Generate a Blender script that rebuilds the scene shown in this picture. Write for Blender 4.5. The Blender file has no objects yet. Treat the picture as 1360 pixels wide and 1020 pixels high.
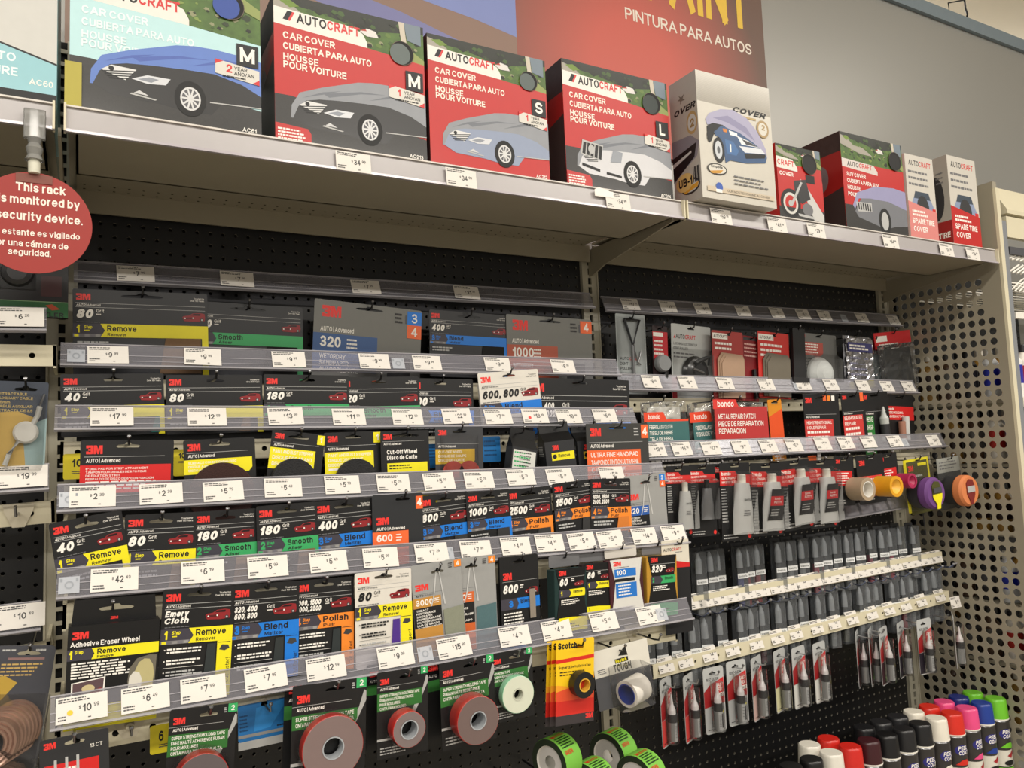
import bpy, math, random
from mathutils import Vector, Matrix
from mathutils.geometry import tessellate_polygon
random.seed(7)
IN = 0.0254                 # everything below is laid out in inches
ZREF = 2.0739               # height (m) of the zero line used for z
SC = bpy.context.scene
COL = SC.collection

# ---------------------------------------------------------------- camera
cam_d = bpy.data.cameras.new('camera'); cam = bpy.data.objects.new('camera', cam_d); COL.objects.link(cam)
R_ = Vector((0.87457754, -0.4832437, -0.03987045)); U_ = Vector((-0.00576584, -0.09258519, 0.99568807)); F_ = Vector((0.4848514, 0.87057654, 0.08375924))
m = Matrix((R_, U_, -F_)).transposed().to_4x4()
m.translation = Vector((1.26806*IN, -66.5395*IN, -18.6568*IN+ZREF))
cam.matrix_world = m
cam_d.sensor_fit = 'HORIZONTAL'; cam_d.sensor_width = 36.0; cam_d.lens = 1032.697*36.0/1360.0
cam_d.clip_start = 0.05; cam_d.clip_end = 60
SC.camera = cam
# ---------------------------------------------------------------- light and exposure
SC.view_settings.view_transform = 'Standard'; SC.view_settings.look = 'None'
SC.view_settings.exposure = 0.0; SC.view_settings.gamma = 1.0; SC.view_settings.use_curve_mapping = False
wd = bpy.data.worlds.new('store_air'); SC.world = wd; wd.use_nodes = True
bg = wd.node_tree.nodes['Background']; bg.inputs[0].default_value = (1.0, 0.94, 0.84, 1); bg.inputs[1].default_value = 0.30
SC.cycles.transparent_max_bounces = 20
def lamp(name, x, y, z, sx, sy, watts, col=(1.0, 0.945, 0.86)):
    d = bpy.data.lights.new(name, 'AREA'); d.shape = 'RECTANGLE'; d.size = sx; d.size_y = sy; d.energy = watts; d.color = col
    o = bpy.data.objects.new(name, d); COL.objects.link(o); o.location = (x, y, z); return o
CEIL = 4.2
for lx in (-4.2, -2.4, -0.6, 1.2, 3.0, 4.8): lamp('ceiling_tube_light', lx, -2.55, CEIL-0.12, 1.5, 0.30, 44)
for lx in (-3.0, -0.4, 2.2, 4.8): lamp('ceiling_tube_light', lx, -5.6, CEIL-0.12, 1.5, 0.30, 115)
for lx in (3.5, 6.2): lamp('ceiling_tube_light', lx, 1.9, CEIL-0.5, 1.5, 0.30, 60); lamp('ceiling_fill_light', lx, 1.9, CEIL-0.45, 1.5, 0.30, 45).rotation_euler = (math.pi, 0, 0)  # added fill lamps that brighten the back wall and the ceiling

# ---------------------------------------------------------------- materials (all procedural)
def lin(h):
    h = h.lstrip('#'); r = []
    for i in (0, 2, 4):
        c = int(h[i:i+2], 16)/255; r.append(c/12.92 if c <= .04045 else ((c+.055)/1.055)**2.4)
    return r
MATS = {}
def M(hexcol, rough=.5, metal=0., coat=0., noise=.04, scale=60., bump=0., key=None, spec=.5):
    k = key or (hexcol, rough, metal, coat, noise, bump, spec)
    if k in MATS: return MATS[k]
    mt = bpy.data.materials.new('surface_'+str(len(MATS))); mt.use_nodes = True
    nt = mt.node_tree; b = nt.nodes['Principled BSDF']; c = lin(hexcol)
    tc = nt.nodes.new('ShaderNodeTexCoord'); nz = nt.nodes.new('ShaderNodeTexNoise'); nz.inputs['Scale'].default_value = scale
    nt.links.new(tc.outputs['Object'], nz.inputs['Vector'])
    mx = nt.nodes.new('ShaderNodeMix'); mx.data_type = 'RGBA'
    mx.inputs[6].default_value = [v*(1-noise) for v in c]+[1]; mx.inputs[7].default_value = [min(1, v*(1+noise)) for v in c]+[1]
    nt.links.new(nz.outputs['Fac'], mx.inputs[0]); nt.links.new(mx.outputs[2], b.inputs['Base Color'])
    b.inputs['Roughness'].default_value = rough; b.inputs['Metallic'].default_value = metal; b.inputs['Coat Weight'].default_value = coat
    b.inputs['Coat Roughness'].default_value = .12; b.inputs['Specular IOR Level'].default_value = spec
    if bump:
        bp = nt.nodes.new('ShaderNodeBump'); bp.inputs['Strength'].default_value = bump; bp.inputs['Distance'].default_value = .002
        nt.links.new(nz.outputs['Fac'], bp.inputs['Height']); nt.links.new(bp.outputs['Normal'], b.inputs['Normal'])
    MATS[k] = mt; return mt
def clear(key, tint, body, diffuse, gloss, rough=.08, bump=0., scale=30.):
    """see-through plastic: transparent film, a little milky body, a glossy skin"""
    if key in MATS: return MATS[key]
    mt = bpy.data.materials.new(key); mt.use_nodes = True; nt = mt.node_tree
    for n in list(nt.nodes):
        if n.type != 'OUTPUT_MATERIAL': nt.nodes.remove(n)
    out = [n for n in nt.nodes if n.type == 'OUTPUT_MATERIAL'][0]
    t = nt.nodes.new('ShaderNodeBsdfTransparent'); t.inputs[0].default_value = lin(tint)+[1]
    d = nt.nodes.new('ShaderNodeBsdfDiffuse'); d.inputs[0].default_value = lin(body)+[1]
    g = nt.nodes.new('ShaderNodeBsdfGlossy'); g.inputs['Roughness'].default_value = rough
    m1 = nt.nodes.new('ShaderNodeMixShader'); m1.inputs[0].default_value = diffuse
    m2 = nt.nodes.new('ShaderNodeMixShader')
    nt.links.new(t.outputs[0], m1.inputs[1]); nt.links.new(d.outputs[0], m1.inputs[2])
    lw = nt.nodes.new('ShaderNodeLayerWeight'); lw.inputs['Blend'].default_value = .25
    ma = nt.nodes.new('ShaderNodeMath'); ma.operation = 'MULTIPLY'; ma.inputs[1].default_value = gloss
    nt.links.new(lw.outputs['Fresnel'], ma.inputs[0]); nt.links.new(ma.outputs[0], m2.inputs[0])
    nt.links.new(m1.outputs[0], m2.inputs[1]); nt.links.new(g.outputs[0], m2.inputs[2]); nt.links.new(m2.outputs[0], out.inputs['Surface'])
    tc = nt.nodes.new('ShaderNodeTexCoord'); nz = nt.nodes.new('ShaderNodeTexNoise'); nz.inputs['Scale'].default_value = scale; nz.inputs['Detail'].default_value = 3
    nt.links.new(tc.outputs['Object'], nz.inputs['Vector'])
    bp = nt.nodes.new('ShaderNodeBump'); bp.inputs['Strength'].default_value = bump; bp.inputs['Distance'].default_value = .004
    nt.links.new(nz.outputs['Fac'], bp.inputs['Height'])
    nt.links.new(bp.outputs['Normal'], g.inputs['Normal']); nt.links.new(bp.outputs['Normal'], lw.inputs['Normal'])
    MATS[key] = mt; return mt
STRIP = clear('clear_strip_plastic', '#eeeef2', '#dedbe2', .11, .38, .3)
LIP = clear('clear_strip_lip', '#d0d0d4', '#dcd9de', .42, .5, .25)
BLIS = clear('clear_blister_plastic', '#fafafa', '#c8c8c8', .02, .7, .06, .3, 40.)
PENSHELL = clear('grey_clamshell_plastic', '#e2e4e6', '#b4b8bc', .16, .8, .14, .2, 60.)
BAG = clear('clear_bag_plastic', '#f2f2f2', '#d8d8d8', .05, 1.6, .1, 1.0, 38.)
CREAM = M('#b9b3a0', .45, scale=20); CREAM_SHADE = M('#948d7a', .5, scale=20); CREAML = M('#d8d0b4', .4, scale=20)  # second cream is darkened to carry the shade under the shelf
PEG = M('#151516', .42, noise=.15); PEGU = M('#131313', .55); POST = M('#a9a492', .45)
WHITE = M('#e8e4da', .5); OFFW = M('#d6d2c6', .5); BLK = M('#0c0c0d', .4); CARD = M('#101012', .45, coat=.08); CARDG = M('#27282b', .42, coat=.15)
INK = M('#101012', .5); RED = M('#d01f1f', .4, coat=.2); RED3 = M('#e8352f', .45); YEL = M('#efe21c', .42); GRN = M('#39a862', .42); BLU = M('#1779d8', .42)
ORG = M('#f08a2c', .42); ORG2 = M('#ee6a34', .42); GREY = M('#8b8b8a', .45); LGREY = M('#b7b7b5', .45); DGREY = M('#4a4a4e', .5); MGREY = M('#6c6c6e', .5)
SILV = M('#b8b8ba', .3, .9); STEEL = M('#8e8e90', .28, 1.0); BRN = M('#7a5a3a', .9, noise=.25, scale=900); SAND = M('#8a857a', .95, noise=.2, scale=900)
WIRE = M('#1b1b1d', .3, .3); TAGW = M('#dfdad2', .55); TXTG = M('#3c3a3c', .6); WT = M('#f2eee6', .5)

# ---------------------------------------------------------------- mesh builder
# ---------------------------------------------------------------- a plain bold sans lettering made of strokes
def E_(cx, cy, rx, ry, a0, a1, n=10):
    return [(cx+rx*math.cos(math.radians(a0+(a1-a0)*i/n)), cy+ry*math.sin(math.radians(a0+(a1-a0)*i/n))) for i in range(n+1)]
_S = E_(.5, .74, .46, .26, 25, 270)+E_(.5, .25, .5, .25, 90, -155)[1:]
_s = [(x, y*.74) for x, y in _S]
_P = [[(0, 0), (0, 1)], [(0, 1), (.55, 1)]+E_(.55, .73, .45, .27, 90, -90)+[(0, .46)]]
_n = E_(.5, .44, .5, .30, 180, 0)+[(1, 0)]
_o = E_(.5, .37, .5, .37, 0, 360, 18)
FONT = {
 'A': (.8, [[(0, 0), (.5, 1)], [(.5, 1), (1, 0)], [(.2, .3), (.8, .3)]]), 'B': (.66, [[(0, 0), (0, 1)], [(0, 1), (.55, 1)]+E_(.55, .76, .4, .24, 90, -90)+[(0, .52)], [(0, .52), (.6, .52)]+E_(.6, .26, .4, .26, 90, -90)+[(0, 0)]]),
 'C': (.74, [E_(.5, .5, .5, .5, 42, 318, 18)]), 'D': (.7, [[(0, 0), (0, 1)], [(0, 1), (.4, 1)]+E_(.4, .5, .6, .5, 90, -90, 14)+[(0, 0)]]), 'E': (.56, [[(0, 0), (0, 1)], [(0, 1), (1, 1)], [(0, .5), (.9, .5)], [(0, 0), (1, 0)]]),
 'F': (.54, [[(0, 0), (0, 1)], [(0, 1), (1, 1)], [(0, .48), (.9, .48)]]), 'G': (.76, [E_(.5, .5, .5, .5, 42, 345, 18), [(.55, .45), (1, .45)], [(1, .45), (1, .1)]]), 'H': (.68, [[(0, 0), (0, 1)], [(1, 0), (1, 1)], [(0, .5), (1, .5)]]),
 'I': (0, [[(0, 0), (0, 1)]]), 'J': (.5, [[(1, 1), (1, .3)]+E_(.5, .3, .5, .3, 0, -170)[1:]]), 'K': (.7, [[(0, 0), (0, 1)], [(0, .35), (.95, 1)], [(.35, .58), (1, 0)]]), 'L': (.52, [[(0, 0), (0, 1)], [(0, 0), (1, 0)]]),
 'M': (.84, [[(0, 0), (0, 1)], [(0, 1), (.5, .1)], [(.5, .1), (1, 1)], [(1, 1), (1, 0)]]), 'N': (.7, [[(0, 0), (0, 1)], [(0, 1), (1, 0)], [(1, 0), (1, 1)]]), 'O': (.78, [E_(.5, .5, .5, .5, 0, 360, 22)]), 'P': (.62, _P),
 'Q': (.78, [E_(.5, .5, .5, .5, 0, 360, 22), [(.6, .25), (1, -.05)]]), 'R': (.66, _P+[[(.5, .46), (1, 0)]]), 'S': (.66, [_S]), 'T': (.66, [[(0, 1), (1, 1)], [(.5, 1), (.5, 0)]]), 'U': (.68, [[(0, 1), (0, .35)]+E_(.5, .35, .5, .35, 180, 360)[1:]+[(1, 1)]]),
 'V': (.76, [[(0, 1), (.5, 0)], [(.5, 0), (1, 1)]]), 'W': (1.1, [[(0, 1), (.25, 0)], [(.25, 0), (.5, 1)], [(.5, 1), (.75, 0)], [(.75, 0), (1, 1)]]), 'X': (.74, [[(0, 0), (1, 1)], [(0, 1), (1, 0)]]), 'Y': (.74, [[(0, 1), (.5, .45)], [(1, 1), (.5, .45)], [(.5, .45), (.5, 0)]]), 'Z': (.64, [[(0, 1), (1, 1)], [(1, 1), (0, 0)], [(0, 0), (1, 0)]]),
 '0': (.56, [E_(.5, .5, .5, .5, 0, 360, 20)]), '1': (.26, [[(1, 0), (1, 1)], [(1, .95), (0, .72)]]), '2': (.54, [E_(.5, .7, .5, .3, 165, -35)+[(0, .02)], [(0, 0), (1, 0)]]), '3': (.54, [E_(.46, .75, .44, .25, 155, -90)+[(.3, .5)], [(.3, .5), (.46, .5)]+E_(.48, .25, .52, .25, 90, -155)]),
 '4': (.6, [[(.72, 0), (.72, 1)], [(.72, 1), (0, .28)], [(0, .26), (1, .26)]]), '5': (.54, [[(.95, 1), (.12, 1)], [(.12, 1), (.05, .52)], [(.05, .52)]+E_(.48, .32, .52, .32, 125, -155)]), '6': (.56, [E_(.5, .31, .5, .31, 0, 360, 16), E_(.55, .45, .55, .55, 60, 180)+[(0, .3)]]),
 '7': (.54, [[(0, 1), (1, 1)], [(1, 1), (.35, 0)]]), '8': (.56, [E_(.5, .76, .44, .24, 0, 360, 16), E_(.5, .26, .5, .26, 0, 360, 16)]), '9': (.56, [E_(.5, .69, .5, .31, 0, 360, 16), E_(.45, .55, .55, .55, -120, 0)+[(1, .7)]]),
 'a': (.5, [E_(.5, .5, .5, .24, 160, 0)+[(1, 0)], E_(.48, .22, .48, .22, 0, 360, 14)]), 'b': (.54, [[(0, 0), (0, 1)], _o]), 'c': (.5, [E_(.5, .37, .5, .37, 45, 315, 14)]), 'd': (.54, [[(1, 0), (1, 1)], _o]), 'e': (.54, [E_(.5, .37, .5, .37, 0, 315, 14), [(0, .37), (1, .37)]]),
 'f': (.3, [E_(.8, .76, .42, .24, 80, 180)+[(.38, 0)], [(0, .7), (.95, .7)]]), 'g': (.54, [_o, [(1, .74), (1, -.08)]+E_(.5, -.06, .5, .2, 0, -150)[1:]]), 'h': (.5, [[(0, 0), (0, 1)], _n]), 'i': (0, [[(0, 0), (0, .74)], [(0, .97), (0, 1.02)]]), 'j': (.1, [[(1, -.2), (1, .74)], [(1, .97), (1, 1.02)]]),
 'k': (.5, [[(0, 0), (0, 1)], [(0, .25), (.95, .74)], [(.4, .46), (1, 0)]]), 'l': (0, [[(0, 0), (0, 1)]]), 'm': (.84, [[(0, 0), (0, .74)], [(x*.5, y) for x, y in _n], [(.5+x*.5, y) for x, y in _n]]), 'n': (.5, [[(0, 0), (0, .74)], _n]), 'o': (.54, [_o]), 'p': (.54, [[(0, -.26), (0, .74)], _o]), 'q': (.54, [[(1, -.26), (1, .74)], _o]),
 'r': (.3, [[(0, 0), (0, .74)], E_(.9, .38, .9, .36, 180, 95)]), 's': (.48, [_s]), 't': (.3, [[(.4, 1), (.4, .16)]+E_(.75, .16, .35, .16, 180, 280), [(0, .72), (1, .72)]]), 'u': (.5, [[(0, .74), (0, .3)]+E_(.5, .3, .5, .3, 180, 360)[1:], [(1, 0), (1, .74)]]), 'v': (.54, [[(0, .74), (.5, 0)], [(.5, 0), (1, .74)]]),
 'w': (.86, [[(0, .74), (.25, 0)], [(.25, 0), (.5, .74)], [(.5, .74), (.75, 0)], [(.75, 0), (1, .74)]]), 'x': (.54, [[(0, 0), (1, .74)], [(0, .74), (1, 0)]]), 'y': (.54, [[(0, .74), (.5, .05)], [(1, .74), (.4, -.26)]]), 'z': (.48, [[(0, .74), (1, .74)], [(1, .74), (0, 0)], [(0, 0), (1, 0)]]),
 '.': (0, [[(0, 0), (0, .02)]]), ',': (.04, [[(1, .02), (0, -.12)]]), '|': (0, [[(0, -.1), (0, 1.1)]]), '/': (.4, [[(0, 0), (1, 1)]]), '-': (.3, [[(0, .4), (1, .4)]]), '+': (.5, [[(0, .4), (1, .4)], [(.5, .1), (.5, .7)]]), '$': (.56, [_S, [(.5, -.12), (.5, 1.12)]]), '"': (.2, [[(0, .75), (0, 1)], [(1, .75), (1, 1)]]), '!': (0, [[(0, .35), (0, 1)], [(0, 0), (0, .02)]]),
}
FONT['á'] = (.5, FONT['a'][1]+[[(.4, .95), (.8, 1.12)]])
GL = {}; CAP = 1.0
def glyph(s, bold=0., shear=0.):
    k = (s, bold, shear)
    if k in GL: return GL[k]
    t = .125+bold*2.3; V = []; F = []; x0 = 0.
    for ch in s:
        if ch == ' ': x0 += .25; continue
        w, strokes = FONT.get(ch, FONT['-']); w = w*(1-.2*t)
        for si, st in enumerate(strokes):
            P = [Vector((x0+t/2+x*max(w-t*.35, 0), t/2+y*(1-t))) for x, y in st]
            P = [p for i, p in enumerate(P) if i == 0 or (p-P[i-1]).length > 1e-5]
            closed = (P[0]-P[-1]).length < 1e-4 and len(P) > 4
            if closed: P.pop()
            n = len(P)
            if not closed:
                P[0] = P[0]-(P[1]-P[0]).normalized()*t*.5; P[-1] = P[-1]+(P[-1]-P[-2]).normalized()*t*.5
            L = []; b = len(V)
            for i in range(n):
                a, c = (P[i-1], P[(i+1) % n]) if closed else (P[max(i-1, 0)], P[min(i+1, n-1)])
                d1 = (P[i]-a).normalized() if (P[i]-a).length > 1e-6 else (c-P[i]).normalized(); d2 = (c-P[i]).normalized() if (c-P[i]).length > 1e-6 else d1
                nn = Vector((-(d1.y+d2.y), d1.x+d2.x)); nn = nn.normalized() if nn.length > 1e-5 else Vector((-d1.y, d1.x))
                m_ = min(1/max(nn.dot(Vector((-d1.y, d1.x))), .5), 1.6); L += [P[i]+nn*t/2*m_, P[i]-nn*t/2*m_]
            V += [(p.x+p.y*shear, p.y, si*.4) for p in L]; e = n if closed else n-1
            F += [(b+2*i, b+2*i+1, b+(2*i+3) % (2*n), b+(2*i+2) % (2*n)) for i in range(e)]
        x0 += max(w-t*.35, 0)+t+.11
    GL[k] = (V, F); return GL[k]
class MB:
    def __init__(s): s.v = []; s.f = []; s.mi = []; s.sm = []; s.mats = []
    def idx(s, m):
        if m not in s.mats: s.mats.append(m)
        return s.mats.index(m)
    def add(s, vs, fs, m, smooth=False):
        o = len(s.v); s.v += [tuple(p) for p in vs]; i = s.idx(m)
        for f in fs: s.f.append(tuple(a+o for a in f)); s.mi.append(i); s.sm.append(smooth)
    def quad(s, a, b, c, d, m): s.add([a, b, c, d], [(0, 1, 2, 3)], m)
    def box(s, x0, x1, y0, y1, z0, z1, m):
        s.add([(x0,y0,z0),(x1,y0,z0),(x1,y1,z0),(x0,y1,z0),(x0,y0,z1),(x1,y0,z1),(x1,y1,z1),(x0,y1,z1)],
              [(0,3,2,1),(4,5,6,7),(0,1,5,4),(1,2,6,5),(2,3,7,6),(3,0,4,7)], m)
    def rbox(s, x0, x1, y0, y1, z0, z1, m, r=.15, n=3, axis='z'):
        """box with rounded vertical (along axis) edges"""
        pts = []
        for cx, cy, a0 in ((x1-r, y1-r, 0), (x0+r, y1-r, 90), (x0+r, y0+r, 180), (x1-r, y0+r, 270)):
            for k in range(n+1):
                a = math.radians(a0+90*k/n); pts.append((cx+r*math.cos(a), cy+r*math.sin(a)))
        s.prism(pts, z0, z1, m)
    def prism(s, pts, z0, z1, m, fn=None):
        """closed outline in (x,y) swept z0..z1; fn maps (x,y,z)->point"""
        n = len(pts); fn = fn or (lambda x, y, z: (x, y, z))
        vs = [fn(p[0], p[1], z0) for p in pts]+[fn(p[0], p[1], z1) for p in pts]
        s.add(vs, [(i, (i+1) % n, n+(i+1) % n, n+i) for i in range(n)], m)
        tri = tessellate_polygon([[Vector((p[0], p[1], 0)) for p in pts]])
        s.add(vs[:n], [tuple(reversed(t)) for t in tri], m); s.add(vs[n:], tri, m)
    def lathe(s, prof, m, n=24, c=(0, 0, 0), axis='z', cap0=True, cap1=True, mats=None):
        """prof [(radius, height)...]; mats optional one per band"""
        def P(r, h, a):
            x, y = r*math.cos(a), r*math.sin(a)
            q = {'z': (x, y, h), 'y': (x, h, y), 'x': (h, x, y)}[axis]
            return (q[0]+c[0], q[1]+c[1], q[2]+c[2])
        vs = [P(r, h, 2*math.pi*k/n) for r, h in prof for k in range(n)]
        for i in range(len(prof)-1):
            mm = mats[i] if mats else m
            s.add(vs[i*n:(i+2)*n], [(k, (k+1) % n, n+(k+1) % n, n+k) for k in range(n)], mm, True)
        if cap0 and prof[0][0] > 1e-6: s.add(vs[:n], [tuple(range(n))[::-1]], mats[0] if mats else m)
        if cap1 and prof[-1][0] > 1e-6: s.add(vs[-n:], [tuple(range(n))], mats[-1] if mats else m)
    def tube(s, pts, r, m, n=7):
        P = [Vector(p) for p in pts]; rings = []
        for i, p in enumerate(P):
            t = ((P[min(i+1, len(P)-1)]-P[max(i-1, 0)]) or Vector((0, 0, 1))).normalized()
            a = t.cross(Vector((0, 0, 1)) if abs(t.z) < .9 else Vector((1, 0, 0))).normalized(); b = t.cross(a)
            rings.append([p+a*r*math.cos(2*math.pi*k/n)+b*r*math.sin(2*math.pi*k/n) for k in range(n)])
        vs = [q for rg in rings for q in rg]
        fs = [(i*n+k, i*n+(k+1) % n, (i+1)*n+(k+1) % n, (i+1)*n+k) for i in range(len(P)-1) for k in range(n)]
        s.add(vs, fs, m, True); L = len(vs)-n
        s.add(vs[:n], [tuple(range(n))], m); s.add(vs[L:], [tuple(range(n))[::-1]], m)
    def ball(s, c, r, m, n=10):
        s.lathe([(max(r*math.sin(math.pi*i/6), 1e-7), -r*math.cos(math.pi*i/6)) for i in range(7)], m, n, c, 'z', False, False)
    def build(s, name, parent=None, loc=None, rot=None, kind=None):
        me = bpy.data.meshes.new(name); me.from_pydata([(x*IN, y*IN, z*IN) for x, y, z in s.v], [], s.f)
        for mt in s.mats: me.materials.append(mt)
        me.polygons.foreach_set('material_index', s.mi); me.polygons.foreach_set('use_smooth', s.sm)
        if any(s.sm): me.set_sharp_from_angle(angle=math.radians(40))
        me.update(); o = bpy.data.objects.new(name, me); COL.objects.link(o)
        if parent: o.parent = parent
        if loc: o.location = W3(*loc)
        if rot: o.rotation_euler = [math.radians(a) for a in rot]
        if kind: o['kind'] = kind
        return o
def W3(x, y, z): return (x*IN, y*IN, z*IN+ZREF)
def L3(x, y, z): return (x*IN, y*IN, z*IN)
def tag(o, label, cat, group=None):
    o['label'] = label; o['category'] = cat
    if group: o['group'] = group
    return o
def thing(name, label, cat, loc, rot=(0, 0, 0), group=None):
    o = bpy.data.objects.new(name, None); COL.objects.link(o); o.empty_display_size = .02
    o.location = W3(*loc); o.rotation_euler = [math.radians(a) for a in rot]
    return tag(o, label, cat, group)
def copy_tree(o, parent=None):
    c = o.copy(); COL.objects.link(c)
    if parent: c.parent = parent
    for ch in list(o.children): copy_tree(ch, c)
    return c
class Art:
    """prints flat shapes on a face: (x right, y down) in units of S inches from O; each call lies a hair above the last"""
    EPS = .0014
    def __init__(s, mb, O, U=(1, 0, 0), V=(0, 0, -1), N=(0, -1, 0), S=1., fn=None, l0=4):
        s.mb = mb; s.O = Vector(O); s.U = Vector(U); s.V = Vector(V); s.N = Vector(N); s.S = S; s.k = l0; s.fn = fn
    def p(s, x, y, l=0.):
        if s.fn: return s.fn(x*s.S, y*s.S, (s.k+l)*s.EPS)
        return s.O+s.U*(x*s.S)+s.V*(y*s.S)+s.N*((s.k+l)*s.EPS)
    def poly(s, pts, m):
        if s.fn:                                            # on a curved face: cut into narrow strips that follow it
            lo, hi = min(p[0] for p in pts), max(p[0] for p in pts); n = max(1, int((hi-lo)*s.S/.12)+1)
            ylo, yhi = min(p[1] for p in pts), max(p[1] for p in pts); ny = max(1, int((yhi-ylo)*s.S/.25)+1)
            def cut(P, ax, v, keep_hi):
                o = []
                for i, q in enumerate(P):
                    a = P[i-1]; ia, iq = (a[ax] >= v) == keep_hi or a[ax] == v, (q[ax] >= v) == keep_hi or q[ax] == v
                    if ia != iq:
                        k = (v-a[ax])/(q[ax]-a[ax]); o.append((a[0]+(q[0]-a[0])*k, a[1]+(q[1]-a[1])*k))
                    if iq: o.append(q)
                return o
            for i in range(n):
                P = cut(cut(pts, 0, lo+(hi-lo)*i/n, True), 0, lo+(hi-lo)*(i+1)/n, False)
                for j in range(ny):
                    Q = cut(cut(P, 1, ylo+(yhi-ylo)*j/ny, True), 1, ylo+(yhi-ylo)*(j+1)/ny, False) if len(P) > 2 else []
                    if len(Q) > 2: s.mb.add([s.p(*q) for q in Q], [tuple(range(len(Q)))], m)
            s.k += 1; return
        tri = tessellate_polygon([[Vector((a, b, 0)) for a, b in pts]])
        out = []
        for t in tri:
            a, b, c = (pts[i] for i in t)
            out.append(t if (b[0]-a[0])*(c[1]-a[1])-(b[1]-a[1])*(c[0]-a[0]) < 0 else t[::-1])
        s.mb.add([s.p(*q) for q in pts], out, m); s.k += 1
    def rect(s, x0, y0, x1, y1, m):
        if s.fn: return s.poly([(x0, y1), (x1, y1), (x1, y0), (x0, y0)], m)
        s.mb.add([s.p(x0, y1), s.p(x1, y1), s.p(x1, y0), s.p(x0, y0)], [(0, 1, 2, 3)], m); s.k += 1
    def disc(s, x, y, rx, m, ry=None, n=20):
        ry = ry or rx
        if s.fn: return s.poly([(x+rx*math.cos(2*math.pi*i/n), y-ry*math.sin(2*math.pi*i/n)) for i in range(n)], m)
        s.mb.add([s.p(x+rx*math.cos(2*math.pi*i/n), y-ry*math.sin(2*math.pi*i/n)) for i in range(n)], [tuple(range(n))], m); s.k += 1
    def ring(s, x, y, rx, m, ry=None, t=.1, n=24):
        ry = ry or rx; vs = [s.p(x+a*math.cos(2*math.pi*i/n), y-b*math.sin(2*math.pi*i/n)) for a, b in ((rx, ry), (rx*(1-t), ry*(1-t))) for i in range(n)]
        s.mb.add(vs, [(i, (i+1) % n, n+(i+1) % n, n+i) for i in range(n)], m); s.k += 1
    def text(s, t, x, y, h, m, bold=0., it=0., fit=None, al='l', rot=0., sx=1.):
        """y is the top of the capitals"""
        if s.fn: s.k += 8
        if t == '3M': return s.logo(x, y, fit or h*1.9, h, m, al)
        v, f = glyph(t, bold, it); k = h/CAP
        if not v: return
        x0 = min(a[0] for a in v); wd = (max(a[0] for a in v)-x0)*k*sx; kx = k*sx
        if fit: kx *= fit/wd; wd = fit
        ox = {'l': 0, 'c': -wd/2, 'r': -wd}[al]; c, sn = math.cos(math.radians(rot)), math.sin(math.radians(rot))
        pts = []
        for a, b, l in v:
            q, w = (a-x0)*kx+ox, h-b*k
            pts.append(s.p(x+q*c-w*sn, y+q*sn+w*c, l))
        s.mb.add(pts, f, m); s.k += 2
    def logo(s, x, y, w, h, m, al='l'):
        """heavy block 3 and M"""
        if al == 'c': x -= w/2
        X = lambda p: [(x+a*w, y+b*h) for a, b in p]
        s.poly(X([(0, .0), (.36, 0), (.43, .08), (.43, .4), (.39, .5), (.43, .6), (.43, .92), (.36, 1), (0, 1), (0, .68), (.16, .68), (.16, .74), (.27, .74), (.27, .6), (.12, .6), (.12, .4), (.27, .4), (.27, .26), (.16, .26), (.16, .32), (0, .32)]), m); s.k -= 1
        s.poly(X([(.45, 0), (.64, 0), (.725, .45), (.81, 0), (1, 0), (1, 1), (.86, 1), (.86, .35), (.77, 1), (.68, 1), (.59, .35), (.59, 1), (.45, 1)]), m)
    def lines(s, x, y, w, n, dy, h, m, rag=.25):
        """rows of print too small to read: short bars the length of words"""
        for i in range(n):
            a, e = x, x+w*(1-rag*random.random())
            while a < e-.01*w:
                b = min(e, a+w*random.uniform(.06, .17)); s.mb.add([s.p(a, y+i*dy+h), s.p(b, y+i*dy+h), s.p(b, y+i*dy), s.p(a, y+i*dy)], [(0, 1, 2, 3)], m); a = b+w*.022
        s.k += 1
def holed_plate(mb, x0, z0, nx, nz, px, pz, r, thick, m, seg=8, skip=None, fn=None, wall=None):
    """sheet with a grid of round holes: cells px by pz; front at y=0, back at y=thick"""
    fn = fn or (lambda x, y, z: (x, y, z)); T = [2*math.pi*(k+.5)/seg for k in range(seg)]
    def sq(a):
        c, s = math.cos(a), math.sin(a); q = max(abs(c), abs(s)); return c/q, s/q
    for i in range(nx):
        for j in range(nz):
            cx, cz = x0+(i+.5)*px, z0+(j+.5)*pz
            if skip and skip(i, j):
                mb.add([fn(cx-px/2, 0, cz-pz/2), fn(cx+px/2, 0, cz-pz/2), fn(cx+px/2, 0, cz+pz/2), fn(cx-px/2, 0, cz+pz/2)], [(0, 1, 2, 3)], m); continue
            vs = [fn(cx+sq(a)[0]*px/2, 0, cz+sq(a)[1]*pz/2) for a in T]+[fn(cx+r*math.cos(a), 0, cz+r*math.sin(a)) for a in T]+[fn(cx+r*math.cos(a), thick, cz+r*math.sin(a)) for a in T]
            cn = [fn(cx+sx*px/2, 0, cz+sz*pz/2) for sx, sz in ((1, 1), (-1, 1), (-1, -1), (1, -1))]
            base = len(vs); e = seg//8
            mb.add(vs+cn, [(k, (k+1) % seg, seg+(k+1) % seg, seg+k) for k in range(seg)]+[(e-1+2*e*q, base+q, (e+2*e*q) % seg) for q in range(4)], m)
            mb.add(vs[seg:], [(k, (k+1) % seg, seg+(k+1) % seg, seg+k) for k in range(seg)], wall or m)
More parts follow.
